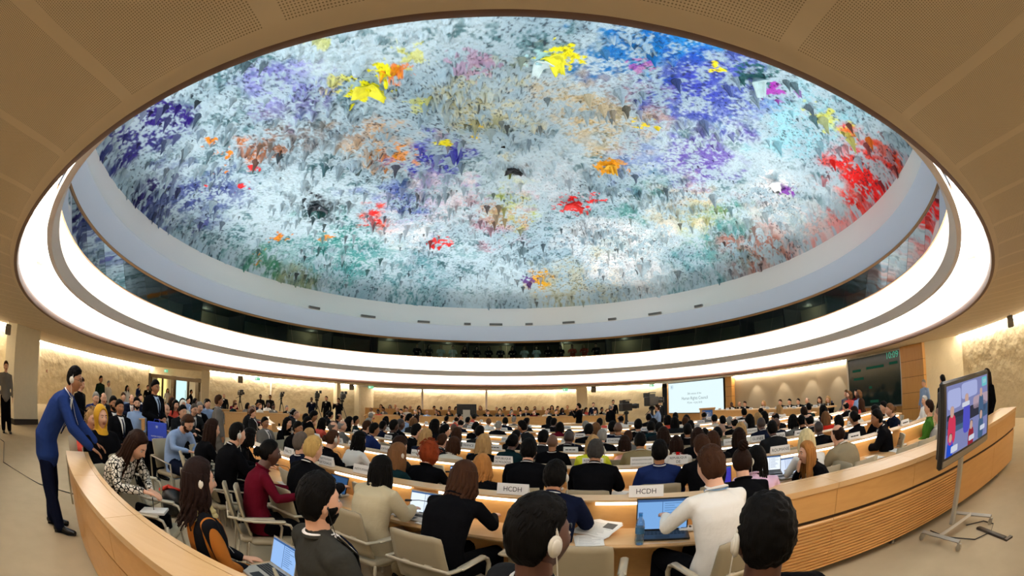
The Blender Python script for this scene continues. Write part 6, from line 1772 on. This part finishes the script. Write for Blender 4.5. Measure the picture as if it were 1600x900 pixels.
(-4.77, 3.11, 1.51, 94, 'sitB', 'hijab', 'mustard', 'light', 'cloak', 'black', 'black', '', 'woman in mustard headscarf and black cloak seated at the end of the parapet'),
(-5.36, 3.31, 1.41, 93, 'sitA', 'curlys', 'blonde', 'light', 'shirt', 'coral', 'black', '', 'woman with short curly blonde hair and coral top behind the headscarfed woman'),
(-7.21, 5.05, 1.49, 102, 'sitB', 'short', 'black', 'brown', 'suit', 'black', 'black', '', 'bearded man in black holding papers beside the left wall row'),
(-6.72, 4.87, 1.47, 100, 'sitB', 'short', 'black', 'brown', 'suit', 'black', 'black', '', 'man in black leaning chin on hand beside the left wall row'),
(-7.99, 6.35, 1.47, 119, 'sitB', 'short', 'black', 'light', 'shirt', 'ltblue', 'black', 'bd', 'bearded man in light blue shirt seated across the left aisle'),
(-8.96, 5.67, 1.44, 106, 'sitA', 'short', 'grey', 'light', 'suit', 'navyb', 'black', '', 'grey-haired man in blue suit at left end'),
(-9.34, 6.18, 1.44, 108, 'sitA', 'balding', 'brown', 'light', 'suit', 'dkgrey', 'black', '', 'balding man beside the blue suit at left end'),
(-10.28, 7.95, 1.42, 113, 'sitA', 'balding', 'brown', 'light', 'suit', 'navy', 'black', '', 'man in navy suit further along the left wall'),
(-11.26, 8.32, 1.4, 115, 'sitA', 'short', 'brown', 'light', 'shirt', 'ltblue', 'black', '', 'man in pale blue shirt further along the left wall'),
(-4.87, 5.02, 1.46, 90, 'sitW', 'short', 'brown', 'light', 'shirt', 'ltblue', 'navy', 'hp', 'bearded man in light blue shirt with black over-ear headphones reading at the desk'),
(-6.76, 6.81, 1.45, 102, 'sitA', 'short', 'black', 'light', 'suit', 'dkgrey', 'black', '', 'man in dark grey suit bending beyond the headphones man'),
(-7.26, 6.73, 1.43, 105, 'sitA', 'balding', 'brown', 'light', 'suit', 'black', 'black', '', 'man in dark suit holding papers next to the standing man'),
(-8.96, 8.71, 1.43, 112, 'sitA', 'longw', 'black', 'light', 'shirt', 'coral', 'black', '', 'woman with dark curly hair under the entrance doors'),
(-9.16, 9.23, 1.43, 114, 'sitA', 'hijab', 'offwhite', 'light', 'cloak', 'offwhite', 'black', '', 'woman in white headscarf under the entrance doors'),
(-7.38, 7.88, 1.45, 107, 'sitA', 'short', 'greybrown', 'light', 'suit', 'dkgrey', 'black', '', 'grey-haired man in grey suit reading on the left'),
(-7.82, 8.57, 1.48, 110, 'sitA', 'short', 'grey', 'light', 'suit', 'black', 'black', '', 'grey-haired man in black suit reading on the left'),
(-8.96, 10.23, 1.53, 116, 'sitA', 'short', 'black', 'light', 'shirt', 'ltblue', 'black', '', 'man in light blue shirt reading on the left'),
(-1.85, 2.0, 1.46, 33, 'sitB', 'longw', 'dkbrown2', 'light', 'shirt', 'stripes', 'black', 'hsb', 'woman in orange and black striped cardigan with cream scarf and white headset'),
(0.37, 3.48, 1.4, 23, 'sitA', 'short', 'black', 'brown', 'suit', 'navyd', 'black', 'hs', 'man with thick black hair and dark navy suit bending over the first desk row'),
(1.41, 2.76, 1.57, -8, 'sitT', 'short', 'brown', 'light', 'shirt', 'white', 'black', 'lan', 'young man in white shirt with blue lanyard typing on a laptop'),
(-0.92, 1.89, 1.52, 41, 'sitB', 'short', 'black', 'light', 'suit', 'greyst', 'black', 'wire', 'man in dark grey pinstripe suit with black beard seen from behind nearest the parapet'),
(0.1, 1.42, 1.6, 62, 'sitB', 'short', 'black', 'dark', 'suit', 'dkgrey', 'black', 'hsb', 'man in dark jacket with white earpiece nearest the camera at the centre'),
(0.79, 1.11, 1.59, 8, 'sitB', 'shortg', 'black', 'dark', 'suit', 'black', 'black', 'hsl', 'man with close-cropped black hair nearest the camera at the right'),
(6.73, 4.14, 1.36, -25, 'sitB', 'short', 'dkbrown', 'light', 'shirt', 'green', 'black', '', 'person in green patterned top with short dark hair behind the rolling television'),
(6.06, 3.51, 1.3, -13, 'sitB', 'bald', 'brown', 'light', 'suit', 'ltgrey', 'ltgrey', '', 'man in pale grey suit partly behind the rolling television'),
(9.72, 6.14, 1.23, -60, 'sitB', 'short', 'white', 'light', 'shirt', 'white', 'black', '', 'white-haired man in white shirt seated by the wooden column'),
(-6.59, 5.76, 1.9, 90, 'standH', 'short', 'black', 'brown', 'suit', 'black', 'black', 'tie', 'man in black suit and grey tie standing in the aisle holding a blue bag'),
(-11.79, 3.83, 1.71, 100, 'stand', 'short', 'brown', 'light', 'shirt', 'grey', 'black', '', 'man in grey shirt standing by the wall at the far left'),
(-8.05, 4.65, 1.73, 60, 'standH', 'short', 'brown', 'light', 'shirt', 'black', 'black', '', 'person in black standing by the left wall looking at a telephone'),
(-14.67, 9.54, 1.76, 80, 'stand', 'short', 'black', 'brown', 'shirt', 'dkgreen', 'black', '', 'man in dark green jacket standing by the cream wall'),
(-15.3, 10.4, 1.61, 80, 'stand', 'short', 'grey', 'light', 'shirt', 'offwhite', 'black', '', 'grey-haired person standing beside the man in dark green'),
(-15.57, 11.74, 1.52, 80, 'stand', 'long', 'black', 'light', 'shirt', 'white', 'black', '', 'woman in white shirt standing near the entrance doors'),
(-19.51, 15.64, 1.57, 70, 'stand', 'short', 'black', 'light', 'suit', 'navyb', 'black', '', 'man in blue suit standing inside the entrance doorway'),
(-18.37, 15.44, 1.58, 110, 'stand', 'short', 'black', 'light', 'suit', 'black', 'black', '', 'person in black standing in the entrance doorway'),
(-18.66, 17.38, 1.42, 110, 'stand', 'long', 'black', 'light', 'shirt', 'white', 'black', '', 'woman in white standing in the entrance doorway'),
(-16.9, 17.74, 1.62, 60, 'stand', 'short', 'black', 'brown', 'suit', 'black', 'black', '', 'man in black suit with blue shirt standing right of the entrance'),
(-6.19, 7.47, 1.74, 42, 'stand', 'short', 'brown', 'brown', 'suit', 'grey', 'grey', '', 'man in grey suit standing with his back turned in the left aisle'),
(-14.46, 17.89, 1.61, 150, 'stand', 'bald', 'brown', 'light', 'suit', 'dkgrey', 'black', '', 'bald man standing at the left wall beside a video camera'),
(-13.36, 19.94, 1.74, 160, 'stand', 'short', 'black', 'dark', 'shirt', 'dkgrey', 'black', '', 'photographer in grey standing by the cream wall'),
(-13.16, 20.67, 1.75, 160, 'stand', 'short', 'black', 'brown', 'shirt', 'dkgrey', 'black', '', 'person in dark grey beside the photographer by the cream wall'),
(-10.8, 21.43, 1.81, 150, 'camop', 'bald', 'black', 'dark', 'suit', 'navy', 'black', '', 'cameraman in navy jacket behind a tripod camera'),
(-10.46, 22.71, 1.9, 175, 'stand', 'short', 'brown', 'light', 'suit', 'black', 'black', '', 'man in black suit with tie standing by the cream wall'),
(-9.01, 21.16, 1.83, 180, 'camop', 'short', 'black', 'brown', 'shirt', 'black', 'black', '', 'cameraman in black behind the second tripod camera'),
(2.79, 17.28, 1.76, -60, 'camop', 'short', 'black', 'light', 'shirt', 'black', 'black', '', 'cameraman in black holding a camera on his shoulder'),
(4.83, 24.53, 1.72, 190, 'stand', 'short', 'brown', 'light', 'suit', 'navy', 'black', '', 'man in navy suit standing at the back right of the gallery'),
(6.21, 25.25, 1.83, 190, 'stand', 'short', 'black', 'light', 'suit', 'black', 'black', '', 'man in black suit standing behind the television cameras'),
(4.1, 17.01, 1.67, 60, 'stand', 'balding', 'grey', 'light', 'suit', 'black', 'black', '', 'grey-haired man in black suit operating the television camera'),
(5.07, 14.12, 1.63, -60, 'camop', 'short', 'brown', 'light', 'shirt', 'ltblue', 'black', '', 'cameraman in light blue shirt at the big television camera'),
(8.26, 22.54, 1.67, 190, 'stand', 'short', 'brown', 'light', 'suit', 'dkgrey', 'black', '', 'man in grey suit standing beside the projection screen'),
(-4.28, 8.6, 1.56, 50, 'stand2', 'short', 'black', 'brown', 'suit', 'black', 'black', '', 'person in black bending over a colleague left side'),
(12.25, 7.75, 1.54, -80, 'stand', 'short', 'grey', 'light', 'shirt', 'ltblue', 'black', '', 'grey-haired man in light blue patterned shirt standing by the wooden column'),
(10.01, 5.65, 1.65, 10, 'stand', 'short', 'black', 'light', 'suit', 'black', 'black', '', 'man in black standing behind the rolling television'),
(8.32, 3.44, 1.66, -60, 'stand', 'long', 'dkbrown', 'light', 'shirt', 'black', 'black', '', 'woman in black dress standing right of the rolling television'),
]
# ---------------------------------------------------------------- people and chairs in their places
occupied = [(-5.9, 28.4), (-1.6, 29.0), (4.85, 28.7)]
chairs_done = []
def facing(x, y): return math.degrees(math.atan2(PX - x, PY - y))
for k, (x, y, z, az, pk, hs, hc, sk, tk, tc_, bc, ex, lab) in enumerate(PEOPLE):
    if pk == 'camop' or z > 1.55 and pk.startswith('stand'): pass
    o = person(x, y, z, az, pk, hs, hc, sk, tk, tc_, bc, ex, lab)
    occupied.append((x, y))
    if pk.startswith('sit'):
        D = math.hypot(x, y)
        s = o.scale[0]
        if D < 14:
            a = R(az); back = .04 if pk in ('sitB',) else .06
            chair(o.location.x - math.sin(a) * back, o.location.y - math.cos(a) * back, az, ' '.join(('beige chair of the ' + lab).split()[:16]), 0 if D < 5 else 1)
            chairs_done.append((o.location.x, o.location.y))
# the man in the blue suit leaning on the parapet
o = person(-4.72, 2.62, 1.91, 42, 'lean', 'short', 'black', 'brown', 'suit', 'blueS', 'navyd', 'hsr', 'tall man in blue suit with glasses leaning his hands on the parapet', lod=0)
p = pose('lean')
q = inst('headset', headset_mesh(1), o, [M_HS]); q.matrix_local = headM(p)
g = G()
for s in (-1, 1):
    g.tube([(s * .032 + .018 * math.cos(t), .103, .010 + .014 * math.sin(t)) for t in [6.283 * k / 14 for k in range(15)]], [.0018] * 15, seg=5)
    g.tube([(s * .050, .100, .014), (s * .078, .05, .014), (s * .080, -.01, .010)], [.002] * 3, seg=5)
g.tube([(-.014, .105, .014), (.014, .105, .014)], [.002] * 2, seg=5)
q = g.obj('glasses', M_BLACKP, o); q.matrix_local = headM(p)
def prop_glasses(o, pk):
    q2 = inst('glasses', q.data, o); q2.matrix_local = headM(pose(pk))
byl = {o_['label']: o_ for o_ in COL.objects if o_.get('category') == 'person'}
# details of some people
suit = next(v for k, v in byl.items() if 'holding a blue bag' in k)
bag = empty('blue_bag', (suit.location.x + .30, suit.location.y - .20, 0), R(35)); tag(bag, 'flat blue bag with white print held by the standing man in black suit', 'bag')
g = G(); g.box(-.21, .21, -.03, .03, .78, 1.14, bev=.012)
V, F = text_geo('HUMAN RIGHTS', .036, 0, .88); g.add([(v[0], -.0315, v[2]) for v in V], F, 1)
V, F = text_geo('COUNCIL', .036, 0, .83); g.add([(v[0], -.0315, v[2]) for v in V], F, 1)
emblem(g, 0, 1.06, .035, 1, -.0315); g.obj('bag_body', [mat('bag_blue', '2a4ac8', .6), mat('bag_print', 'd8e4f8', .6)], bag, False)
g = G(); g.tube([(-.07, 0, 1.13), (-.05, 0, 1.19), (.05, 0, 1.19), (.07, 0, 1.13)], [.008] * 4, seg=6); g.obj('handle', MATS['bag_blue'], bag)
ar = next(v for k, v in byl.items() if 'typing on a laptop' in k)
pz = pose('sitT'); up = (pz['nb'] - pz['chest']).normalized(); c = pz['nb'] + up * .034; ring = []
for k in range(22):
    t = R(-262 + 344 * k / 21); ring.append(c + V3((.071 * math.cos(t), .071 * math.sin(t) - .002, 0)) - up * .035 * max(0, math.sin(t)))
g = G(); g.tube(ring, [(.0025, .013)] * 22, seg=6, ref=(.001, .001, 1)); g.obj('lanyard', mat('lanyard_blue', '6f9cc8', .6), ar)
g = G(); g.tube([c + V3((.068 * math.cos(t), .070 * math.sin(t), 0)) for t in (R(-52), R(-44), R(-36))], [(.004, .0145)] * 3, seg=6, ref=(.001, .001, 1)); g.obj('lanyard_clip', M_BLACKP, ar)
g = G(); g.tube([c + V3((.062 * math.cos(t), .060 * math.sin(t), .008)) for t in [R(-262 + 344 * k / 21) for k in range(22)]], [(.004, .014)] * 22, seg=6, ref=(.001, .001, 1)); g.obj('shirt_collar', CL['white'], ar)
lc = next(v for k, v in byl.items() if 'striped cardigan' in k)
pz = pose('sitB'); up = (pz['nb'] - pz['chest']).normalized(); g = G()
for r_, zz, tk_ in ((.075, .02, .026), (.088, -.005, .026), (.10, -.032, .022)):
    g.tube([pz['nb'] + up * (zz + .008 * math.sin(3 * t)) + V3((r_ * math.cos(t), r_ * .95 * math.sin(t), 0)) for t in [6.283 * k / 18 for k in range(19)]], [tk_ * .75] * 19, seg=8)
g.obj('scarf', mat('cream_scarf', 'c8b478', .85, bump=(30, .7, .02), bstretch=(1, 1, 5)), lc)
wm = next(v for k, v in byl.items() if 'writing in a notebook' in k)
a = wm.rotation_euler.z; M0 = Matrix.Translation(wm.location) @ Matrix.Rotation(a, 4, 'Z')
c0 = M0 @ (pose('sitW')['wr'][1] + V3((-.02, .14, -.09)))
g = G(); g.box(-.10, .10, -.14, .14, 0, .018); g.box(-.098, .098, -.138, .138, .018, .022, 1); o = g.obj('notebook', [mat('notebook_grey', 'c8c4be', .6), M_PAPER], smooth=False); o.location = c0; o.rotation_euler = (.1, 0, a + .3); tag(o, 'open white notebook on the lap of the patterned blouse', 'notebook')
g = G(); g.tube([(0, 0, 0), (.04, -.03, .13)], [.004, .005], seg=6); o = g.obj('pen', M_BLACKP); o.location = c0 + V3((.0, .0, .022)); tag(o, 'thin dark pen in the hand over the notebook', 'pen')
ph = next(v for k, v in byl.items() if 'telephone next to the navy suit' in k)
c0 = V3((ph.location.x + .02, ph.location.y + .50, .93)); g = G(); g.box(-.04, .04, -.005, .005, -.075, .075, bev=.003); g.box(-.035, .035, -.0065, -.005, -.065, .065, 1)
o = g.obj('telephone', [M_BLACKP, emis('phone_blue', '4a6ae0', .9)], smooth=False); o.location = c0; o.rotation_euler = (-.5, 0, 0); tag(o, 'glowing telephone held by the man in black suit beside the navy suit', 'telephone')
zz = next(v for k, v in byl.items() if 'pinstripe' in k)
hm = headM(pose('sitB')); g = G(); g.ell((.082, .0, -.006), (.008, .008, .008), 8); g.tube([(.084, .0, -.01), (.09, .01, -.07), (.10, .03, -.16), (.07, .06, -.26)], [.0018] * 4, seg=5)
w_ = g.obj('earphone', M_BLACKP, zz); w_.matrix_local = hm
# black backpack with red trim, phones, hand papers
e = empty('backpack', (-4.65, 4.35, 0), .5); tag(e, 'black backpack with red top lying in the left aisle by the chairs', 'bag')
g = G(); g.ell((0, 0, .2), (.22, .17, .21), 20); g.ell((0, -.12, .15), (.16, .09, .13), 14); g.obj('bag_body', M_BLACKP, e); g = G(); g.tube([(-.2, -.02, .36), (-.05, -.03, .43), (.18, 0, .38)], [(.03, .03)] * 3, seg=8); g.obj('trim', mat('bag_red', 'd8361c', .6), e)
g = G(); g.tube([(-12.5, 3.0, .01), (-10.5, 3.3, .01), (-8.5, 2.6, .01), (-7.0, 2.9, .01), (-6.2, 3.4, .01)], [.008] * 5, seg=6); tag(g.obj('floor_cable', M_BLACKP), 'thin black cable lying across the carpet of the left aisle', 'cable')

# empty chairs
for (r_, th, lab) in [(0, -18.1, 'empty beige chair right of the man in navy bending at the first desk'), (0, -26.9, 'empty beige chair between burgundy and blonde sitters at the first row'), (0, -33.6, 'empty beige chair behind the long dark hair at the aisle end'),
                      (1, -20.9, 'empty beige chair facing the REPUBLIQUE DOMINICAINE row, left of centre'), (1, -18.4, 'empty beige chair between the dark navy suit and the navy suit'), (1, -30.4, 'empty beige chair in front of the PORTUGAL nameplate'),
                      (1, -13.9, 'empty beige chair behind the man with the telephone'), (1, -8.6, 'wide empty beige chair between the braids and the ginger profile'), (1, -5.6, 'empty beige chair right of the beige-suited balding man'),
                      (1, -4.0, 'second empty beige chair right of the beige-suited balding man'), (1, -2.4, 'third empty beige chair right of the beige-suited balding man'), (1, -.9, 'empty beige chair next to the rolling television'),
                      (2, -24.0, 'empty beige chair beyond the MOLDOVA nameplate'), (2, -9.0, 'empty beige chair by the GUYANA nameplate'), (2, -2.0, 'empty beige chair in third row right'), (2, .4, 'empty beige chair in third row, far right'), (3, -25.5, 'empty beige chair in fourth row centre'), (3, -23.6, 'empty beige chair beside another in fourth row')]:
    x, y = rowpt(RS[r_] + .72, th)
    if all(math.dist((x, y), q) > .42 for q in chairs_done):
        chair(x, y, facing(x, y), lab, 0 if math.hypot(x, y) < 5 else 1); chairs_done.append((x, y))
chair(-3.30, 2.75, 62, 'empty beige chair just behind the parapet below the patterned blouse', 0)
chair(-4.30, 3.35, 70, 'empty beige chair behind the parapet next to the black cloak', 0)
chair(-2.35, 3.55, 55, 'empty beige chair behind the striped cardigan near the parapet', 0)
for i_, (x, y, az) in enumerate([(-4.0, 4.75, 70), (-3.55, 4.25, 66), (-4.65, 5.35, 72)]):
    chair(x, y, az, ['folded-row beige chair left of the headphones man', 'beige chair at the aisle behind the long dark hair', 'beige chair nearest the standing man with the blue bag'][i_], 1)

# people further away fill the rows
rs2 = random.Random(21)
HST = ['short', 'short', 'short', 'balding', 'bald', 'shortg', 'long', 'longw', 'bob', 'updo']
FILL = []
ORD = ['first', 'second', 'third', 'fourth', 'fifth', 'sixth', 'seventh', 'innermost']
def rnd_person(x, y, z, az, where, group, pk=None, light=0):
    if sum(1 for o_ in occupied) >= 328: return
    if any(math.dist((x, y), q_) < .5 for q_ in occupied): return
    hs = rs2.choice(HST); man = hs in HST[:6]
    sk = rs2.choice(['light', 'light', 'light', 'brown', 'brown', 'dark'])
    hc = 'black' if sk != 'light' else rs2.choice(['black', 'black', 'dkbrown', 'brown', 'ltbrown', 'grey', 'blonde' if not man else 'greyblk'])
    tk = rs2.choice(['suit', 'suit', 'suit', 'shirt']) if man else rs2.choice(['shirt', 'shirt', 'suit'])
    tc_ = rs2.choice(['black', 'black', 'black', 'navy', 'dkgrey', 'dkgrey', 'grey'] if tk == 'suit' else ['black', 'black', 'ltblue', 'white', 'grey', 'burgundy', 'coral', 'offwhite', 'navy', 'dkteal'])
    if rs2.random() < light: tc_ = rs2.choice(['white', 'offwhite', 'ltblue', 'coral', 'pink', 'khaki', 'ltgrey'])
    names = dict(black='black', navy='navy', dkgrey='dark grey', grey='grey', ltblue='light blue', white='white', burgundy='burgundy', coral='coral', offwhite='off-white', dkteal='dark teal', pink='pink', khaki='khaki', ltgrey='light grey')
    hn = dict(short='short', balding='thinning', bald='shaven', shortg='cropped', long='long', longw='wavy', bob='bobbed', updo='pinned-up')[hs]
    cn = dict(black='black', dkbrown='dark brown', brown='brown', ltbrown='light brown', grey='grey', blonde='blonde', greyblk='greying')[hc]
    hd_ = 'shaven head' if hs == 'bald' else '%s %s hair' % (hn, cn)
    lab = '%s %s and %s' % (names[tc_], 'jacket' if tk == 'suit' else 'top', hd_)
    o_ = person(x, y, z, az, pk or rs2.choice(['sitA', 'sitA', 'sitB', 'sitD']), hs, hc, sk, tk, tc_, 'black', '', lab, group)
    FILL.append((o_, lab, where, x, y))
    occupied.append((x, y))
# podium
for i_, (px_, py_, tc_, hs, hc, sk, lab) in enumerate([(11.62, 20.2, 'black', 'bald', 'black', 'dark', 'shaven-headed man in black at the end of the podium nearest the screen'), (11.66, 19.4, 'dkgrey', 'balding', 'brown', 'light', 'second sitter of the podium in dark grey'), (11.7, 18.9, 'black', 'short', 'brown', 'light', 'third sitter of the podium in black beside the dark grey jacket'),
        (11.75, 17.2, 'offwhite', 'bob', 'blonde', 'light', 'sitter with pale jacket and blonde bob alone on the podium'), (11.85, 15.9, 'black', 'short', 'brown', 'light', 'man in black suit at the middle of the podium'), (11.88, 15.2, 'black', 'short', 'black', 'light', 'man in black suit next to the middle of the podium'),
        (11.92, 14.6, 'black', 'updo', 'black', 'light', 'person in black with pinned-up hair on the podium'), (11.95, 14.0, 'dkteal', 'balding', 'brown', 'light', 'balding sitter in dark teal on the podium'), (12.0, 13.2, 'grey', 'bob', 'brown', 'light', 'sitter in grey with brown bob on the podium'),
        (12.05, 12.7, 'black', 'longw', 'blonde', 'light', 'sitter in black with wavy blonde hair on the podium')]):
    person(px_, py_, 1.36, -112, 'sitA', hs, hc, sk, 'suit', tc_, 'black', '', lab); occupied.append((px_, py_))
    plate(px_ - .75, py_, -90, .24, .09, [''], 'small white nameplate standing on the podium desk', 'nameplates on the podium', z=1.0).rotation_euler = (0, 0, R(-82))
for (x, y, tc_, hs, lab) in [(12.7, 12.2, 'grey', 'short', 'grey-jacketed person standing behind the podium end'), (12.5, 11.4, 'burgundy', 'long', 'woman in dark red patterned dress behind the podium end'), (11.5, 10.9, 'coral', 'bob', 'woman in pink and white dress sitting under the dark display'), (11.3, 10.2, 'ltblue', 'bob', 'woman in light blue dress sitting under the dark display')]:
    person(x, y, 1.5, -80, 'sitB', hs, 'ltbrown' if hs != 'long' else 'black', 'light' if tc_ != 'ltblue' else 'dark', 'shirt', tc_, tc_, '', lab); occupied.append((x, y))
for r_ in (3, 4, 5, 6, 7, 2):
    i_, a, b_, _ = ROWS[r_]; st = math.degrees(.78 / RS[r_]); th = a + 1
    while th < b_ - 1:
        x, y = rowpt(RS[r_] + .5, th + rs2.uniform(-.2, .2) * st)
        if rs2.random() < (.80 if r_ > 2 else .6) and y < 24: rnd_person(x, y, rs2.uniform(1.31, 1.40), facing(x, y) + rs2.uniform(-15, 15), 'in the %s desk row' % ORD[r_], 'people in the %s desk row' % ORD[r_])
        th += st
for Rq, t0_, t1_ in ((17.5, -59.5, -49.5), (16.0, -62.5, -53.5), (14.6, -66, -57.5)):
    th = t0_
    while th < t1_:
        x, y = rowpt(Rq + .5, th); th += math.degrees(.8 / Rq)
        rnd_person(x, y, rs2.uniform(1.33, 1.42), facing(x, y) + rs2.uniform(-20, 20), 'left of the main rows across the aisle', 'people left of the main rows', light=.1)
# back stand
for k in range(25):
    x = -8.9 + k * .53 + rs2.uniform(-.05, .05); rnd_person(x, 28.4 + .5 * math.sin((x + 9) / 13.5 * 3.1) + (k % 2) * .5, 1.72 + (k % 2) * .12, 180 + rs2.uniform(-15, 15), 'on the back stand', 'people on the back stand', light=.35)
# far rows facing the camera
for r_, n_, z in ((11.9, 20, 1.34), (13.4, 20, 1.40)):
    for k in range(n_):
        a = R(62 + 64 * (k + rs2.uniform(-.2, .2)) / (n_ - 1)); rnd_person(CX + r_ * math.cos(a), CY + r_ * math.sin(a), z + rs2.uniform(-.04, .04), 180 + (90 - math.degrees(a)) * -1 + rs2.uniform(-20, 20), 'in the far rows facing the camera', 'people in the far rows', light=.15)
for r_, n_ in ((11.2, 10), (12.6, 9)):
    for k in range(n_):
        a = R(155 + 38 * (k + rs2.uniform(-.2, .2)) / (n_ - 1)); rnd_person(CX + r_ * math.cos(a), CY + r_ * math.sin(a), 1.38 + rs2.uniform(-.04, .04), 90 + rs2.uniform(-20, 20), 'in the rows along the left wall', 'people along the left wall')
# interpreters behind the gallery glass
for k in range(16):
    a = R(66 + 48 * k / 15); rnd = rs2.choice(['black', 'white', 'coral', 'dkgrey'])
    x, y = CX + 13.35 * math.cos(a), CY + 13.35 * math.sin(a)
    o = inst('person', far_mesh('sitA', rs2.choice(['short', 'bob', 'longw']), 'shirt'), None, [SKINS['light'], CL[rnd], CL['black'], HAIRC[rs2.choice(['black', 'brown', 'blonde'])], M_SHIRT, M_SHOE], (x, y, 4.02), (0, 0, a + math.pi / 2), (.95,) * 3)
    tag(o, 'interpreter in %s top seated behind the gallery glass' % {'black': 'black', 'white': 'white', 'coral': 'coral', 'dkgrey': 'dark grey'}[rnd], 'person', 'interpreters in the gallery')
# every label names what stands next to the thing
allp = []
fill_obj = {f_[0].name: f_ for f_ in FILL}
for o_ in COL.objects:
    if o_.get('category') == 'person' and o_.location.z < 3:
        f_ = fill_obj.get(o_.name)
        short = f_[1] if f_ else ' '.join(o_['label'].split()[:9])
        allp.append((o_.name, short, o_.location.x, o_.location.y))
def nearest(x, y, skip=None, n=1):
    q_ = sorted((math.dist((x, y), (a[2], a[3])), a[1]) for a in allp if a[0] != skip)
    return [t for _, t in q_[:n]]
def cut(t, n=16):
    w_ = t.split()[:n]
    while w_[-1].lower().strip(',') in ('with', 'and', 'in', 'the', 'a', 'of', 'at', 'beside', 'behind', 'by', 'to', 'his', 'her', 'an', 'on', 'white', 'black', 'long', 'beyond', 'between', 'dark'): w_.pop()
    return ' '.join(w_).strip(',')
for o_, short, where, x, y in FILL:
    o_['label'] = cut('person with %s %s, beside %s' % (short, where.replace('facing the camera', 'opposite'), nearest(x, y, o_.name)[0]))
for o_ in COL.objects:
    c_ = o_.get('category'); g_ = o_.get('group')
    if not g_ or o_.parent: continue
    if c_ in ('name plate', 'microphone', 'papers'):
        kind_ = dict([('name plate', 'small white nameplate'), ('microphone', 'black gooseneck microphone'), ('papers', 'loose white papers')])[c_]
        o_['label'] = cut('%s in front of the %s' % (kind_, nearest(o_.location.x, o_.location.y)[0]))
seen = {}
for o_ in COL.objects:
    if o_.parent or not o_.get('label') or o_.get('category') in ('spotlight', 'ceiling light', 'vent'): continue
    o_['label'] = cut(o_['label'])
    seen.setdefault(o_['label'], []).append(o_)
for lab_, L_ in seen.items():
    if len(L_) > 1:
        L_.sort(key=lambda q: math.hypot(q.location.x, q.location.y))
        for i_, o_ in enumerate(L_):
            alt = nearest(o_.location.x, o_.location.y, o_.name, 2)[-1]
            pos = ['nearer the camera', 'further from the camera', 'third from the camera', 'fourth from the camera'][min(i_, 3)]
            base = ' '.join(lab_.split()[:13])
            o_['label'] = cut(base, 13).rstrip(',') + ', ' + ' '.join(pos.split()[:3]) if len(L_) <= 4 else cut(' '.join(lab_.split()[:8]) + ' near ' + alt)
print('PEOPLE', len(occupied), 'OBJS', len(bpy.data.objects))
